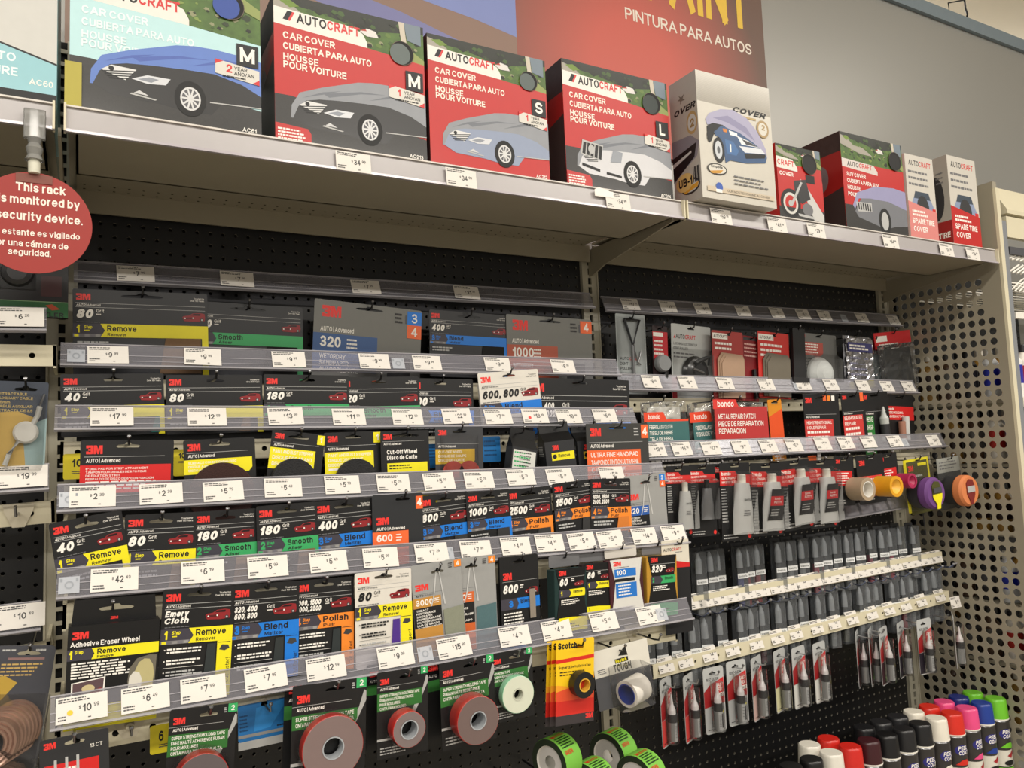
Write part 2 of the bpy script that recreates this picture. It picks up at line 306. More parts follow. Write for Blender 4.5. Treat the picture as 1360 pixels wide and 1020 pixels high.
# ================================================================ the setting
FLOOR_Z = -ZREF/IN; CEIL_Z = (CEIL-ZREF)/IN
b = MB(); b.box(-160, 330, -330, 140, FLOOR_Z-2, FLOOR_Z, M('#8a8377', .35, noise=.06, scale=3)); b.build('floor', loc=(0, 0, 0), kind='structure')
b = MB(); b.box(-160, 330, -330, 140, CEIL_Z, CEIL_Z+2, M('#d8d0be', .8, noise=.03, scale=2)); b.build('ceiling', loc=(0, 0, 0), kind='structure')
b = MB(); b.box(-160, 330, 138, 140, FLOOR_Z, CEIL_Z, M('#d6ccb8', .8, noise=.03, scale=2)); b.build('wall_back', loc=(0, 0, 0), kind='structure')
# tall header wall above the shelving, with its metal cap rail
HW = M('#9b9a95', .36, .3, noise=.04, scale=1.2)
b = MB(); b.box(-60, 260, 1.0, 4.0, FLOOR_Z, 45.0, HW); b.build('wall_header', loc=(0, 0, 0), kind='structure')
b = MB(); b.box(-60, 260, .4, 4.6, 44.6, 46.6, M('#7f8d96', .4, .3)); b.build('trim_1', loc=(0, 0, 0), kind='structure')
t = thing('ceiling_hook', 'thin dark metal hanger standing on the wall cap rail, top right', 'hanger', (122.5, 2.5, 46.6))
b = MB(); b.tube([(0, 0, 0), (0, 0, 3.2), (4.6, 0, 4.9)], .12, WIRE); b.build('rod', t)
b = MB(); b.tube([(4.6, 0, 4.9), (4.7, 0, 3.4), (5.1, 0, 2.6), (4.7, 0, 1.8), (4.9, 0, 0)], .16, WIRE); b.build('chain', t)

# ---- header sign
t = thing('header_sign', 'large red and tan wall sign lettered in yellow and white above the boxes', 'sign', (38, .3, 14))
SG = M('#8f6a55', .5, noise=.12, scale=3)
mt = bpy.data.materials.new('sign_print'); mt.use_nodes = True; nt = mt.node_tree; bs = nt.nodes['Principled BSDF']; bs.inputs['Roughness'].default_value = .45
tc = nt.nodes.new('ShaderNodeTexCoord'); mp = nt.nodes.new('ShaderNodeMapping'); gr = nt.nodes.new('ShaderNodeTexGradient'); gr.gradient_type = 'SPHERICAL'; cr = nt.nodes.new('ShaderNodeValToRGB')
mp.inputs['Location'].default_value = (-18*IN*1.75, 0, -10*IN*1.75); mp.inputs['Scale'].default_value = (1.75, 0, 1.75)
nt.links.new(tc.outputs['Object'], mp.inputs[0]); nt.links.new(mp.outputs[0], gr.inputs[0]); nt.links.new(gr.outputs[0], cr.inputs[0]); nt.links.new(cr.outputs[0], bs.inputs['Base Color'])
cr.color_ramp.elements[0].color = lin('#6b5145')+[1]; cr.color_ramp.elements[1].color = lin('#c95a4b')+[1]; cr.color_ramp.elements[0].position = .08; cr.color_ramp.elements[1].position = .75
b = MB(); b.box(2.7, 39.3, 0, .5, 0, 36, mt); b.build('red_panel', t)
b = MB(); b.box(-38, 2.7, 0, .5, 0, 36, M('#8f7668', .5, noise=.08, scale=4))
A = Art(b, (-38, 0, 36))
A.poly([(0, 0), (40.7, 0), (40.7, 26), (36, 25.2), (28, 24.4), (10, 22.2), (0, 21.4)], M('#7f8ec6', .45, noise=.08, scale=6))
A.poly([(0, 23), (12, 24), (28, 26.4), (40.7, 29.5), (40.7, 32), (30, 29.5), (16, 26.6), (0, 25)], M('#7c7fae', .5, noise=.1, scale=6))
A.poly([(24, 0), (25, 18.6), (28, 20.4), (30, 21.6), (33, 21.7), (34, 20.8), (33, 0)], M('#c99a80', .5, noise=.06, scale=8))
A.poly([(33.4, 0), (33.9, 21), (35, 22.3), (36.2, 22), (36, 0)], M('#8f8c90', .5))
b.build('photo_panel', t)
b = MB(); A = Art(b, (0, -.02, 36))
A.text('AUTO PAINT', 36.9, 10.3, 7.0, M('#e8c040', .5), bold=.035, al='r', sx=.62)
A.text('PINTURA PARA AUTOS', 17.1, 19.05, 1.4, M('#ece2d4', .5), bold=.014, fit=19.8)
b.build('lettering', t)

# ---- pegboards, posts
def pegboard(name, x0, label, zlo=-62, zhi=2):
    t = thing(name, label, 'pegboard', (x0, 0, zlo))
    b = MB(); holed_plate(b, 1.0, -.5, 46, int(zhi-zlo), 1, 1, .15, .2, PEG, 8, wall=M('#8a857a', .5)); b.build('board', t)  # raw hole edges, coloured paler to read as lit rims
    b = MB(); b.box(.6, 47.4, .5, .7, -.5, zhi-zlo, M('#050505', .8)); b.build('hollow_shade', t)  # black sheet: shade of the hollow behind the holes, put into its colour
    return t
pegboard('pegboard', 0, 'black pegboard behind the sandpaper packs in the wide left bay')
pegboard('pegboard', 48, 'black pegboard behind the paint pens in the bay beside the perforated panel')
pegboard('pegboard', -48, 'black pegboard at the left edge behind the wire packs')
def post(x, label, zlo, zhi):
    t = thing('upright_post', label, 'post', (x, -.32, zlo)); b = MB(); h = zhi-zlo
    b.box(-1, -.22, 0, .5, 0, h, POST); b.box(.22, 1, 0, .5, 0, h, POST); b.box(-1, -.86, -.12, .02, 0, h, POST); b.box(.86, 1, -.12, .02, 0, h, POST)
    b.box(-.22, .22, .3, .5, 0, h, M('#0a0a0a', .8))
    for k in range(int(h)): b.box(-.22, .22, 0, .12, k, k+.3, POST)
    b.build('slotted_channel', t)
post(0, 'beige slotted upright post between the left bay and the sandpaper bay', -63, 14)
post(48, 'beige slotted upright post in the middle, behind the white tape roll', -63, 2)
post(96, 'beige slotted upright post in the corner by the perforated panel', -63, 2)

# ---- perforated end panel
PX = 97.0; PAN = M('#9b9482', .42, noise=.04, scale=8)
t = thing('end_panel', 'beige perforated metal end panel with rows of round holes', 'panel', (PX, 0, -62))
b = MB()
holed_plate(b, -13.13, .25, 10, 50, 1.235, 1.235, .44, .10, PAN, 16, fn=lambda x, y, z: (y, x, z))
holed_plate(b, -14.365, .25, 1, 46, 1.235, 1.235, .44, .10, PAN, 16, fn=lambda x, y, z: (y, x, z))
b.box(0, .1, -.78, 0, 0, 72, PAN); b.box(0, .1, -15.2, -14.365, 0, 72, PAN); b.box(0, .1, -14.365, -13.13, 57.06, 72, PAN); b.box(0, .1, -13.13, -.78, 62, 72, PAN)
b.box(0, .1, -15.2, 0, -1, .25, PAN); b.build('sheet', t)
b = MB(); b.box(0, .75, -15.55, -15.2, -1, 72.3, CREAML); b.build('front_edge', t)
b = MB(); b.box(.75, 2.1, -15.3, -14.6, -1, 68.5, M('#8f9296', .3, .2)); b.build('grey_edge_strip', t)
b = MB(); b.box(.1, .9, -15.2, -13, 70, 73.2, PAN); b.box(.1, .9, -13, -11.0, 71.5, 74.4, PAN); b.build('corner_cap', t)

# ---- next bay, seen past and through the panel
t = thing('mesh_topped_rack', 'beige top rail with white wire mesh beyond the perforated panel', 'shelving', (98.4, 0, -62))
b = MB(); b.prism([(-15.4, 70), (-13.6, 73.4), (-12.6, 73.4), (-12.6, 69.5), (-15.4, 69.5)], 1, 50, CREAML, fn=lambda x, y, z: (z, x, y)); b.build('top_rail', t)
b = MB(); b.box(1, 50, -15.2, -14.6, 66.6, 69.2, CREAML); b.build('valance', t)
t2 = thing('backboard', 'black pegboard of the bay beyond the perforated panel', 'pegboard', (99.2, 0, -62)); b = MB(); holed_plate(b, 0, 0, 30, 66, 1, 1, .14, .2, M('#15171a', .5), 8, wall=M('#5a564e', .6)); b.box(0, 30, .5, .7, 0, 66, M('#050505', .8)); b.build('board', t2)
b = MB(); b.box(1, 50, -15.3, -14.9, 56.6, 57.4, WHITE); b.box(1, 50, -15.3, -14.9, 64.5, 65.4, DGREY)
for k in range(12):
    b.box(1, 50, -14.9+k*1.1, -14.6+k*1.1, 61, 61.15, WHITE)
for k in range(30): b.tube([(1+k*.9, -14.9, 60), (3.4+k*.9, -14.9, 61.4), (4.6+k*.9, -14.9, 61.9)], .11, WHITE, 5); b.tube([(1+k*.9, -14.9, 62.3), (3.4+k*.9, -14.9, 63.4)], .13, WHITE, 5); b.tube([(1+k*.9, -14.9, 63.9), (3.4+k*.9, -14.9, 64.8)], .13, WHITE, 5)
b.build('wire_mesh_shelf', t)
SHELVES = [47.0, 39.2, 30.8, 22.4, 15.2, 8.0]
for si, z in enumerate(SHELVES):
    t = thing('rack_shelf', 'beige shelf with bottles beyond the perforated panel, %s from the top' % ['first', 'second', 'third', 'fourth', 'fifth', 'sixth'][si], 'shelf', (98.9, 0, -62))
    b = MB(); b.box(.3, 48, -15.0, -.2, z-.35, z, CREAM); b.box(.3, 48, -15.3, -15.0, z-1.1, z+.1, M('#e6ddcc', .5)); b.build('shelf_plate', t)
BCOL = [('#e8e6e0', '#232a9a', '#c02a2a'), ('#d8dadc', '#1f2fae', '#e8e6e0'), ('#4a3424', '#5a5a56', '#3a3a38'), ('#e9e4da', '#b82a20', '#2a2a2c'), ('#232428', '#4c4c50', '#1a1a1c'), ('#9a7430', '#2c1c18', '#c8c2b4')]
BNAME = ['white bottle with a blue and red label', 'white bottle with a blue label', 'brown bottle with a grey label', 'cream bottle with a red label', 'charcoal bottle with a grey label', 'amber bottle with a dark label']
def bottle(k, x, y, z, h):
    c = BCOL[k]; t = thing('bottle', '', 'bottle', (x, y, z), group='bottles on the shelves beyond the perforated panel')
    b = MB(); b.lathe([(1.0, 0), (1.12, .15), (1.12, h*.28), (1.12, h*.62), (1.1, h*.7), (.45, h*.86), (.42, h*.9)], None, 16, mats=[M(c[0], .35)]*2+[M(c[1], .4)]+[M(c[0], .35)]*3)
    b.build('body', t)
    b = MB(); b.lathe([(.5, h*.88), (.5, h*1.0), (.44, h*1.02)], M(c[2], .4), 14); b.build('cap', t); return t
BOT = {}
for si, z in enumerate(SHELVES):
    for j in range(5):
        for i in range(2):
            k = (si*2+j*(1+i)+i*3) % 6 if j < 2 else [2, 4, 4, 2, 5, 4][(si+j+i*2) % 6]; h = (6.6 if si < 2 else 6.0)
            x, y, zz = 99.6+i*2.7+1.0, -13.6+j*2.7, -62+z
            o = bottle(k, 0, 0, 0, h) if (k, h) not in BOT else copy_tree(BOT[(k, h)])
            BOT.setdefault((k, h), o); o.location = W3(x, y, zz)
            o['label'] = '%s, %s shelf past the panel, %s in the %s row' % (BNAME[k].replace(' a ', ' ').replace('blue and red', 'blue-red'), ['top', 'second', 'third', 'fourth', 'fifth', 'lowest'][si], ['front', 'second', 'third', 'fourth', 'rear'][j], ['near', 'far'][i])

# ---- top shelf: plates, label channel, bracket, rear rails
ST = 2.62
def shelf(name, x0, x1, label):
    t = thing(name, label, 'shelf', (x0, 0, ST)); w = x1-x0; b = MB()
    b.box(.15, w-.15, -15.1, -.6, -.12, 0, CREAM); b.box(.15, w-.15, -15.15, -15.0, -1.5, 0, CREAM)
    b.box(.6, w-.6, -15.0, -7.0, -1.3, -1.1, CREAM_SHADE); b.box(.6, w-.6, -7.2, -7.0, -1.3, -.1, CREAM_SHADE); b.box(.6, w-.6, -15, -14.8, -1.3, -.1, CREAM_SHADE)
    b.box(.6, .75, -15, -7, -1.3, 0, CREAM_SHADE); b.box(w-.75, w-.6, -15, -7, -1.3, 0, CREAM_SHADE)
    holed_plate(b, .6, 0, int(w-1.2), 2, 1, 1.0, .1, .3, CREAM_SHADE, 8, wall=M('#2c2a24'), fn=lambda x, y, z: (x, -2.9+z, -.45+y))
    b.box(.6, w-.6, -7, -2.9, -.45, -.35, CREAM_SHADE); b.build('shelf_pan', t)
    b = MB(); b.box(.1, w-.1, -.9, -.7, -2.1, -.35, CREAM_SHADE); b.build('rear_rail', t)
    b = MB(); b.add([(0, -15.35, -1.5), (w, -15.35, -1.5), (w, -15.15, .05), (0, -15.15, .05)], [(0, 1, 2, 3)], M('#a9a4a4', .3, coat=.5)); 
    b.box(0, w, -15.55, -15.3, -1.62, -1.46, M('#b5aeb4', .25, coat=.5)); b.box(0, w, -15.3, -15.1, 0, .1, M('#d8d2ca', .35)); ch = b.build('label_channel', t)
    for q in (0, w): 
        b = MB(); b.box(q-.12 if q else 0, q if q else .12, -15.6, -15.0, -1.6, .1, CREAML); b.build('end_trim', ch)
    return t
shelf('shelf', .3, 47.85, 'long beige top shelf carrying the car cover boxes, left of the middle bracket')
shelf('shelf', 48.1, 96.4, 'long beige top shelf carrying white and red boxes, right of the middle bracket')
shelf('shelf', -48, -.15, 'beige top shelf at the left edge above the round red sign')
def bracket(x, label):
    b = MB(); b.prism([(-.3, -.9), (-.3, 1.9), (-13.6, 1.9), (-13.8, 1.3), (-7.6, .35), (-3.0, -.25), (-1.0, -.9)], -.09, .09, CREAM_SHADE, fn=lambda x_, y_, z_: (z_, x_, y_))
    tag(b.build('shelf_bracket', loc=(x, 0, 0)), label, 'bracket')
bracket(48, 'beige triangular bracket under the top shelf at the middle post')
bracket(.05, 'beige bracket under the top shelf beside the round red sign')
bracket(96.2, 'beige bracket under the top shelf against the perforated panel')

# ================================================================ label strips and price tags
PRODUCTS = []      # (short description, x, z, row key)
TAGS = []
def strip(K, row, label, n_sec=()):
    x, y, z, w, tl = K
    t = thing('label_strip', label, 'label strip', (x, y, z), (-24, -tl, 0))
    b = MB(); b.box(0, w, -.02, .02, .12, 1.86, STRIP); b.box(0, w, -.05, -.03, .95, 1.0, LIP); b.box(0, w, -.05, -.03, .5, .54, LIP); body = b.build('strip_body', t)
    b = MB(); b.box(0, w, -.22, .1, .0, .13, LIP); b.build('lower_lip', t)
    b = MB(); b.box(0, w, -.06, .16, 1.85, 1.93, LIP); b.build('upper_lip', t)
    for s in n_sec:
        b = MB(); b.box(s, s+1.1, -.09, -.04, .35, 1.35, clear('clear_sticker', '#e8eaee', '#dfe3ea', .5, .9, .2)); A = Art(b, (s, -.09, 1.35)); A.ring(.55, .5, .24, M('#8a8f96', .4), t=.35); A.rect(.08, .1, .2, .3, M('#8a8f96')); A.rect(.9, .1, 1.02, .3, M('#8a8f96')); b.build('security_tag', body)
    return t
def print_tag(b, price, w=2.6, h=1.42, sale=None, blank=False):
    b.box(-w/2, w/2, 0, .03, 0, h, TAGW); A = Art(b, (-w/2, 0, h))
    if blank: return
    A.lines(.12, .1, w*.62, 2, .13, .07, TXTG); A.lines(.12, h-.4, w*.26, 2, .16, .08, TXTG, .5)
    d, c = price.split('.')
    A.text('$', w*.44, h*.40, .17, INK); dw = .23*len(d)
    A.text(d, w*.51, h*.36, .40, INK, bold=.012, fit=dw); A.text('.', w*.51+dw+.03, h*.36+.34, .06, INK); A.text(c, w*.51+dw+.12, h*.36, .2, INK, fit=.26)
    A.lines(w*.62, h-.2, .16, 1, .1, .06, TXTG)
    if sale: A.disc(w*.27, h*.62, .15, sale)
def pricetag(x, y, z, price, row, tilt=-24, w=2.6, h=1.42, sale=None, blank=False, roll=0, note=None):
    b = MB(); print_tag(b, price, w, h, sale, blank)
    o = b.build('price_tag', loc=(x, y, z), rot=(tilt, roll, 0)); o['category'] = 'price tag'; o['group'] = 'price tags, '+row
    TAGS.append((o, x, z, row, price, note)); return o
def strip_tags(K, row, lst, **kw):
    """lst: (x along the strip, price)"""
    x0, y, z0, w, tl = K; ca, sa = math.cos(math.radians(tl)), math.sin(math.radians(tl))
    for e in lst:
        s = e[0]-x0
        pricetag(e[0], y-.10+.13, z0+s*sa/ca+.30+random.uniform(-.04, .06), e[1], row, roll=-tl+random.uniform(-1.5, 1.5), sale=e[2] if len(e) > 2 else None, **kw)
def bar(K, label, holes=True, mat=CREAML, h=1.3):
    """cream cross bar with a row of punched holes"""
    x, y, z, w, tl = K
    t = thing('cross_bar', label, 'bar', (x, y, z), (0, -tl, 0)); b = MB(); n = int(w/2)
    holed_plate(b, 0, 0, n, 1, w/n, h, .2, .1, mat, 8)
    b.box(0, w, 0, .5, h, h+.08, mat); b.box(0, w, 0, .5, -.08, 0, mat); b.box(0, w, .45, .5, 0, h, M('#2a2822', .8)); b.build('bar', t)
    for q in (.0, w-.2):
        b = MB(); b.box(q, q+.2, .0, -y-.2 if y < -1 else .5, -.2, h+.1, mat); b.build('end_arm', t)
    return t
def hook(x, yb, z, length, sd, mat=WIRE, base=None, rise=.5, ball=None, label=None):
    """peg hook from a bar at depth yb towards the aisle"""
    t = thing('peg_hook', ('beige backed ' if base else ('pale ' if mat is STEEL else 'black '))+'peg hook holding '+sd, 'hook', (x, yb, z), (0, 0, 0), 'peg hooks holding the hanging packs')
    if label: t['label'] = label
    b = MB(); b.tube([(0, 0, 0), (0, -length*.75, -.05), (0, -length*.92, .02), (0, -length, rise)], .075, mat); b.ball((0, -length, rise), .13, ball or STEEL, 8); b.build('rod', t)
    if base:
        b = MB(); b.prism([(-1, .7), (1, .7), (.85, .1), (.35, -.8), (-.35, -.8), (-.85, .1)], -.14, -.02, base, fn=lambda x_, y_, z_: (x_, z_, y_)); b.lathe([(.3, 0), (.22, -.5)], base, 10, (0, -.1, 0), 'y'); b.build('base_plate', t)
    return t
# ================================================================ products
STEP = {'R': (YEL, '1', 'Remove', 'Remover', '#efe21c'), 'S': (GRN, '2', 'Smooth', 'Alisar', '#39a862'), 'B': (BLU, '3', 'Blend', 'Matizar', '#1779d8'), 'P': (ORG, '4', 'Polish', 'Pulir', '#f08a2c')}
CARR = M('#8e2226', .4); CARD2 = M('#5a1518', .4)
def small_car(A, x, y, w):
    A.poly([(x, y+.23*w), (x+.05*w, y+.17*w), (x+.3*w, y+.13*w), (x+.45*w, y+.03*w), (x+.75*w, 0*w+y), (x+.97*w, y+.04*w), (x+w, y+.22*w), (x+.97*w, y+.38*w), (x+.6*w, y+.42*w), (x+.08*w, y+.40*w)], CARR)
    A.poly([(x+.36*w, y+.13*w), (x+.5*w, y+.05*w), (x+.8*w, y+.04*w), (x+.78*w, y+.13*w)], M('#251416', .3))
    A.poly([(x+.06*w, y+.24*w), (x+.52*w, y+.21*w), (x+.52*w, y+.3*w), (x+.08*w, y+.32*w)], CARD2)
    A.disc(x+.12*w, y+.27*w, .035*w, WT, n=10); A.disc(x+.47*w, y+.25*w, .035*w, WT, n=10); A.disc(x+.85*w, y+.33*w, .075*w, M('#3a3436'), n=14); A.disc(x+.85*w, y+.33*w, .04*w, LGREY, n=10)
def slot_hole(cx, cy, w):
    """euro hook hole outline, (x,y down)"""
    return [(cx-w/2, cy), (cx-w*.42, cy-.08), (cx-w*.14, cy-.13), (cx-w*.07, cy-.25), (cx+w*.07, cy-.25), (cx+w*.14, cy-.13), (cx+w*.42, cy-.08), (cx+w/2, cy), (cx+w*.42, cy+.09), (cx-w*.42, cy+.09)]
def card_mesh(b, w, h, m, hole=None, th=.05, r=.12, mback=None):
    """printed card standing on z=0, centred on x, front at y=0, with a real hook hole"""
    out = []
    for cx, cy, a0 in ((w/2-r, h-r, 0), (-w/2+r, h-r, 90), (-w/2+r, r, 180), (w/2-r, r, 270)):
        for k in range(3): a = math.radians(a0+45*k); out.append((cx+r*math.cos(a), cy+r*math.sin(a)))
    loops = [out]
    if hole: loops.append([(x-w/2, h-y) for x, y in hole])
    allp = [p for l in loops for p in l]
    tri = tessellate_polygon([[Vector((p[0], p[1], 0)) for p in l] for l in loops])
    f = []
    for t in tri:
        a, c, d = (allp[i] for i in t); f.append(t if (c[0]-a[0])*(d[1]-a[1])-(c[1]-a[1])*(d[0]-a[0]) > 0 else t[::-1])
    b.add([(p[0], 0, p[1]) for p in allp], f, m); b.add([(p[0], th, p[1]) for p in allp], [x[::-1] for x in f], mback or m)
    for l in loops:
        n = len(l); vs = [(p[0], 0, p[1]) for p in l]+[(p[0], th, p[1]) for p in l]; b.add(vs, [(i, n+i, n+(i+1) % n, (i+1) % n) for i in range(n)], mback or m)
def hang(K, H, name, label, cat, sd, row, group=None, yaw=0, hk=None, hx=.5, hmat=WIRE, hbase=None, hlen=None, lean=0):
    """Empty at the foot of a hanging pack whose top edge is K; also hangs it on a hook of its own"""
    x, y, z, w, tl = K; a = math.radians(tl)
    cx, cz = x+w/2*math.cos(a), z+w/2*math.sin(a)
    t = thing(name, label, cat, (cx+H*math.sin(a), y, cz-H*math.cos(a)), (lean, -tl, yaw), group)
    PRODUCTS.append((sd, cx, cz, row))
    if hk is not None:
        hp = (x+w*hx*math.cos(a), z+w*hx*math.sin(a)-hk)
        yb = BARY.get(row, -.4); hook(hp[0], yb, hp[1]+.12, hlen or (yb-y+.75), sd, hmat, hbase)
    return t
def art(b, w, h, S=None, y=-.0): return Art(b, (-w/2, y, h), S=S or w)
def art3m(A, num, step, pro='Advanced', carx=.6, bottom=None, h=1.0, white=False, fin='Over 100 Years', u=1.):
    INKW = INK if white else WT
    A.text('3M', .05, .075, .105, RED3, bold=.045, fit=.20)
    A.text('Trusted for', u-.05, .075, .026, INKW, al='r'); A.text(fin, u-.05, .112, .026, INKW, al='r')
    A.rect(.04, .222, u-.04, .228, LGREY); A.rect(.04, .290, u-.04, .296, LGREY)
    A.text('AUTO', .05, .238, .038, INKW, bold=.03, it=.25, fit=.13); A.text('| '+pro, .19, .238, .036, INKW if not white else MGREY, fit=.2)
    if len(num) == 1:
        A.text(num[0], .055, .325, .145, INKW, bold=.055, it=.22, fit=.085*len(num[0])+.065); gx = .085*len(num[0])+.16
    else:
        for i, s in enumerate(num): A.text(s, .045, .318+i*.1, .085, INKW, bold=.05, it=.22, fit=min(.062*len(s)*.62+.02, .5) if s[0].isdigit() else .05*len(s)+.08)
        gx = .52
    if num[0][0].isdigit(): A.text('Grit', gx, .32, .055, INKW, fit=.11); A.lines(gx, .395, .08, 1, .03, .014, INKW)
    small_car(A, u-1+carx, .33, .36)
    y0 = .555 if len(num) == 1 else .575
    A.lines(.05, y0-.03, .42, 1, .03, .012, MGREY)
    m, n, wd, w2, hexc = STEP[step]
    A.rect(0, y0, .46, y0+.215, M('#3d3a44', .45)); A.rect(.0, y0+.165, .40, y0+.215, M('#7d7b7c', .5))
    for i in range(5): A.rect(.02+i*.075, y0+.172, .08+i*.075, y0+.21, [m, M('#69676a'), M('#8d8b8a'), M('#75737a'), M('#9a9896')][i])
    A.text(n, .05, y0+.022, .125, m, bold=.05, fit=.05 if n == '1' else .075); A.text('Step', .15, y0+.03, .052, m, bold=.03, it=.2, fit=.12); A.lines(.16, y0+.1, .08, 1, .03, .018, m)
    A.poly([(.385, y0), (u, y0), (u, y0+.215), (.385, y0+.215), (.45, y0+.107)], m)
    A.text(wd, .48, y0+.025, .095, INK, bold=.03, fit=.07*len(wd)+.005); A.text(w2, .485, y0+.145, .05, INK, bold=.02, fit=.037*len(w2)+.015)
    if bottom:
        y1 = y0+.215
        A.rect(.79, y1, 1, h, m); A.poly([(.8, y1+.02), (.98, y1+.02), (.98, y1+.03), (.8, y1+.03)], INK)
        A.poly([(.82, y1+.13), (.86, y1+.06), (.95, y1+.07), (.97, y1+.12), (.9, y1+.15)], M('#3a3a3a')); A.text('Longer!' if white else 'Cut faster!', .92, y1+.62, .055, INK, rot=-90, fit=.36)
        for i in range(3):
            yy = y1+.06+i*.16; A.disc(.07, yy+.018, .01, INKW, n=8); A.lines(.10, yy, .5, 2, .045, .024, INKW if i < 2 else LGREY)
        A.rect(.06, y1+.33, .6, y1+.335, INKW)
def grit(K, H, num, step, sd, label, row, white=False, cm=None, long=False, sample=None, hk=.42, hx=.5, stack=.25, smp=(.62, .94), group='sandpaper packs', carx=.6, pro='Advanced', hole_w=.32, dw=1., **kw):
    w = K[3]; t = hang(K, H, 'sandpaper_pack', label, 'sandpaper pack', sd, row, group, hk=hk, hx=hx, **kw)
    b = MB(); card_mesh(b, w, H, cm or (M('#dcd7cd', .45) if white else CARD), slot_hole(w*hx, hk, w*hole_w), .05)
    A = art(b, w, H, w*dw); art3m(A, num, step, bottom=long, h=H/w, white=white, carx=carx, pro=pro, u=1/dw)
    if not long: A.rect(1/dw-.1, .77, 1/dw, H/w/dw, STEP[step][0]); A.lines(.06, .84, .5, 2, .06, .03, LGREY)
    pc = b.build('printed_card', t)
    yb = .07
    if sample:
        a0, a1 = smp; y0 = (.77 if not long else .82)*dw
        b = MB(); b.prism([((a0+.05-.5)*w, H-y0*w), ((a1-.5)*w, H-y0*w), ((a1-.5)*w, .12), ((a0-.5)*w, .12)], -yb-.02, -yb, sample, fn=lambda x, y, z: (x, z, y)); b.build('sandpaper_swatch', pc)
    b = MB(); b.box(-w/2+.15, w/2-.15, .06, .06+stack, .1, H-1.0, SAND if not sample else sample); b.build('sheet_stack', t)
    return t
def wetdry(K, H, num, sd, label, row, blk, tabs=(), swatch=None, words=('WETORDRY', 'SANDPAPER', 'AUTOCOLLANTE'), style=0, hk=.45, hx=.5, lower=ORG2, **kw):
    """grey card with a coloured block on the left and a number tab on the right"""
    w = K[3]; t = hang(K, H, 'sandpaper_pack', label, 'sandpaper pack', sd, row, 'sandpaper packs', hk=hk, hx=hx, **kw); u = H/w
    b = MB(); card_mesh(b, w, H, M('#74746f', .4, coat=.2) if style == 0 else M('#9a9a98', .42), slot_hole(w*hx, hk, w*.26), .05); A = art(b, w, H)
    if style == 0:
        A.text('3M', .07, .05, .10, RED3, bold=.045, fit=.17); A.text('AUTO | Advanced', .06, .235, .042, WT, bold=.015, fit=.3)
        A.rect(.0, .295, .58, .62, blk); A.text(num, .06, .32, .095, WT, bold=.03, fit=.055*len(num)+.02); A.lines(.3, .33, .1, 3, .035, .016, WT)
        A.rect(0, .455, .58, .46, LGREY)
        for i, s in enumerate(words): A.text(s, .06, .475+i*.058, .042, WT, bold=.012, fit=.029*len(s))
        A.rect(.0, .68, .58, u, lower); A.lines(.06, .86, .4, 1, .04, .02, WT)
        A.rect(.68, .46, .9, u, M('#141416', .5)); A.rect(.84, .06, .86, .14, M('#55555a'))
    else:
        A.text('3M', .06, .36, .115, RED3, bold=.045, fit=.26); A.rect(.03, .53, .6, .535, MGREY); A.text('AUTO', .06, .545, .035, INK, bold=.03, fit=.15); A.text('| Advanced', .22, .545, .035, MGREY, fit=.22)
        A.rect(0, .60, .55, .78, blk); A.text(num, .05, .635, .105, WT, bold=.02, fit=.085*len(num)); A.lines(.42, .64, .1, 3, .035, .016, WT)
        A.rect(0, .78, .55, 1.14, INK)
        for i, s in enumerate(words): A.text(s, .05, .81+i*.052, .036, WT, bold=.02, fit=min(.48, .034*len(s)))
        A.rect(0, 1.14, .55, u, blk if blk is not BLU else M('#c08a48'))
        A.poly([(.47, .18), (.5, .18), (.42, .62), (.36, .78), (.34, .78), (.40, .6)], M('#c2c2c0', .3)); A.poly([(.54, .18), (.56, .18), (.64, .78), (.61, .78)], M('#c2c2c0', .3))
    for i, (s, mm) in enumerate(tabs):
        A.rect(.86, .02+i*.125, 1, .145+i*.125, mm); A.text(s, .93, .04+i*.125, .085, WT, bold=.02, al='c')
    A.lines(.74, .05, .08, 3, .035, .018, TXTG)
    pc = b.build('printed_card', t)
    if swatch:
        b = MB(); b.prism([(.08*w, H-.88*w), (.48*w, H-.85*w), (.48*w, .1), (.08*w, .1)], -.09, -.06, swatch, fn=lambda x, y, z: (x, z, y)); b.build('sandpaper_swatch', pc)
    b = MB(); b.box(-w/2+.15, w/2-.15, .06, .3, .1, H-1.1, SAND); b.build('sheet_stack', t)
    return t
def labelcard(K, H, sd, label, row, blk, txt, name='hanging_pack', cat='pack', y0=.33, y1=.75, logo='3M', head='AUTO | Advanced', cm=None, hk=.4, hx=.5, x1=.9, tcol=None, hole_w=.3, sub=None, cut=True, group=None, **kw):
    w = K[3]; t = hang(K, H, name, label, cat, sd, row, group, hk=hk, hx=hx, **kw); u = H/w
    b = MB(); card_mesh(b, w, H, cm or CARD, slot_hole(w*hx, hk, w*hole_w) if hole_w else None, .05); A = art(b, w, H)
    if logo == '3M': A.text('3M', .06, .06, .1, RED3, bold=.045, fit=.17)
    elif logo: A.text(logo, .08, .05, .07, WT, bold=.03, fit=.4)
    if head: A.rect(.04, y0-.1, .9, y0-.095, LGREY); A.text(head, .06, y0-.075, .045, WT, bold=.02, fit=.36)
    if blk:
        A.poly([(0, y0), (x1, y0), (x1, y1-.06), (x1-.05, y1), (0, y1)] if cut else [(0, y0), (x1, y0), (x1, y1), (0, y1)], blk)
        n = len(txt); dy = (y1-y0-.05)/max(n, 1)
        for i, s in enumerate(txt):
            if s: A.text(s, .06, y0+.03+i*dy, dy*.62, tcol or WT, bold=.012, fit=min(x1-.1, dy*.5*len(s)))
            else: A.lines(.06, y0+.03+i*dy, x1-.16, 1, dy, dy*.45, tcol or WT)
    if sub: sub(A, u)
    b.build('printed_card', t); return t
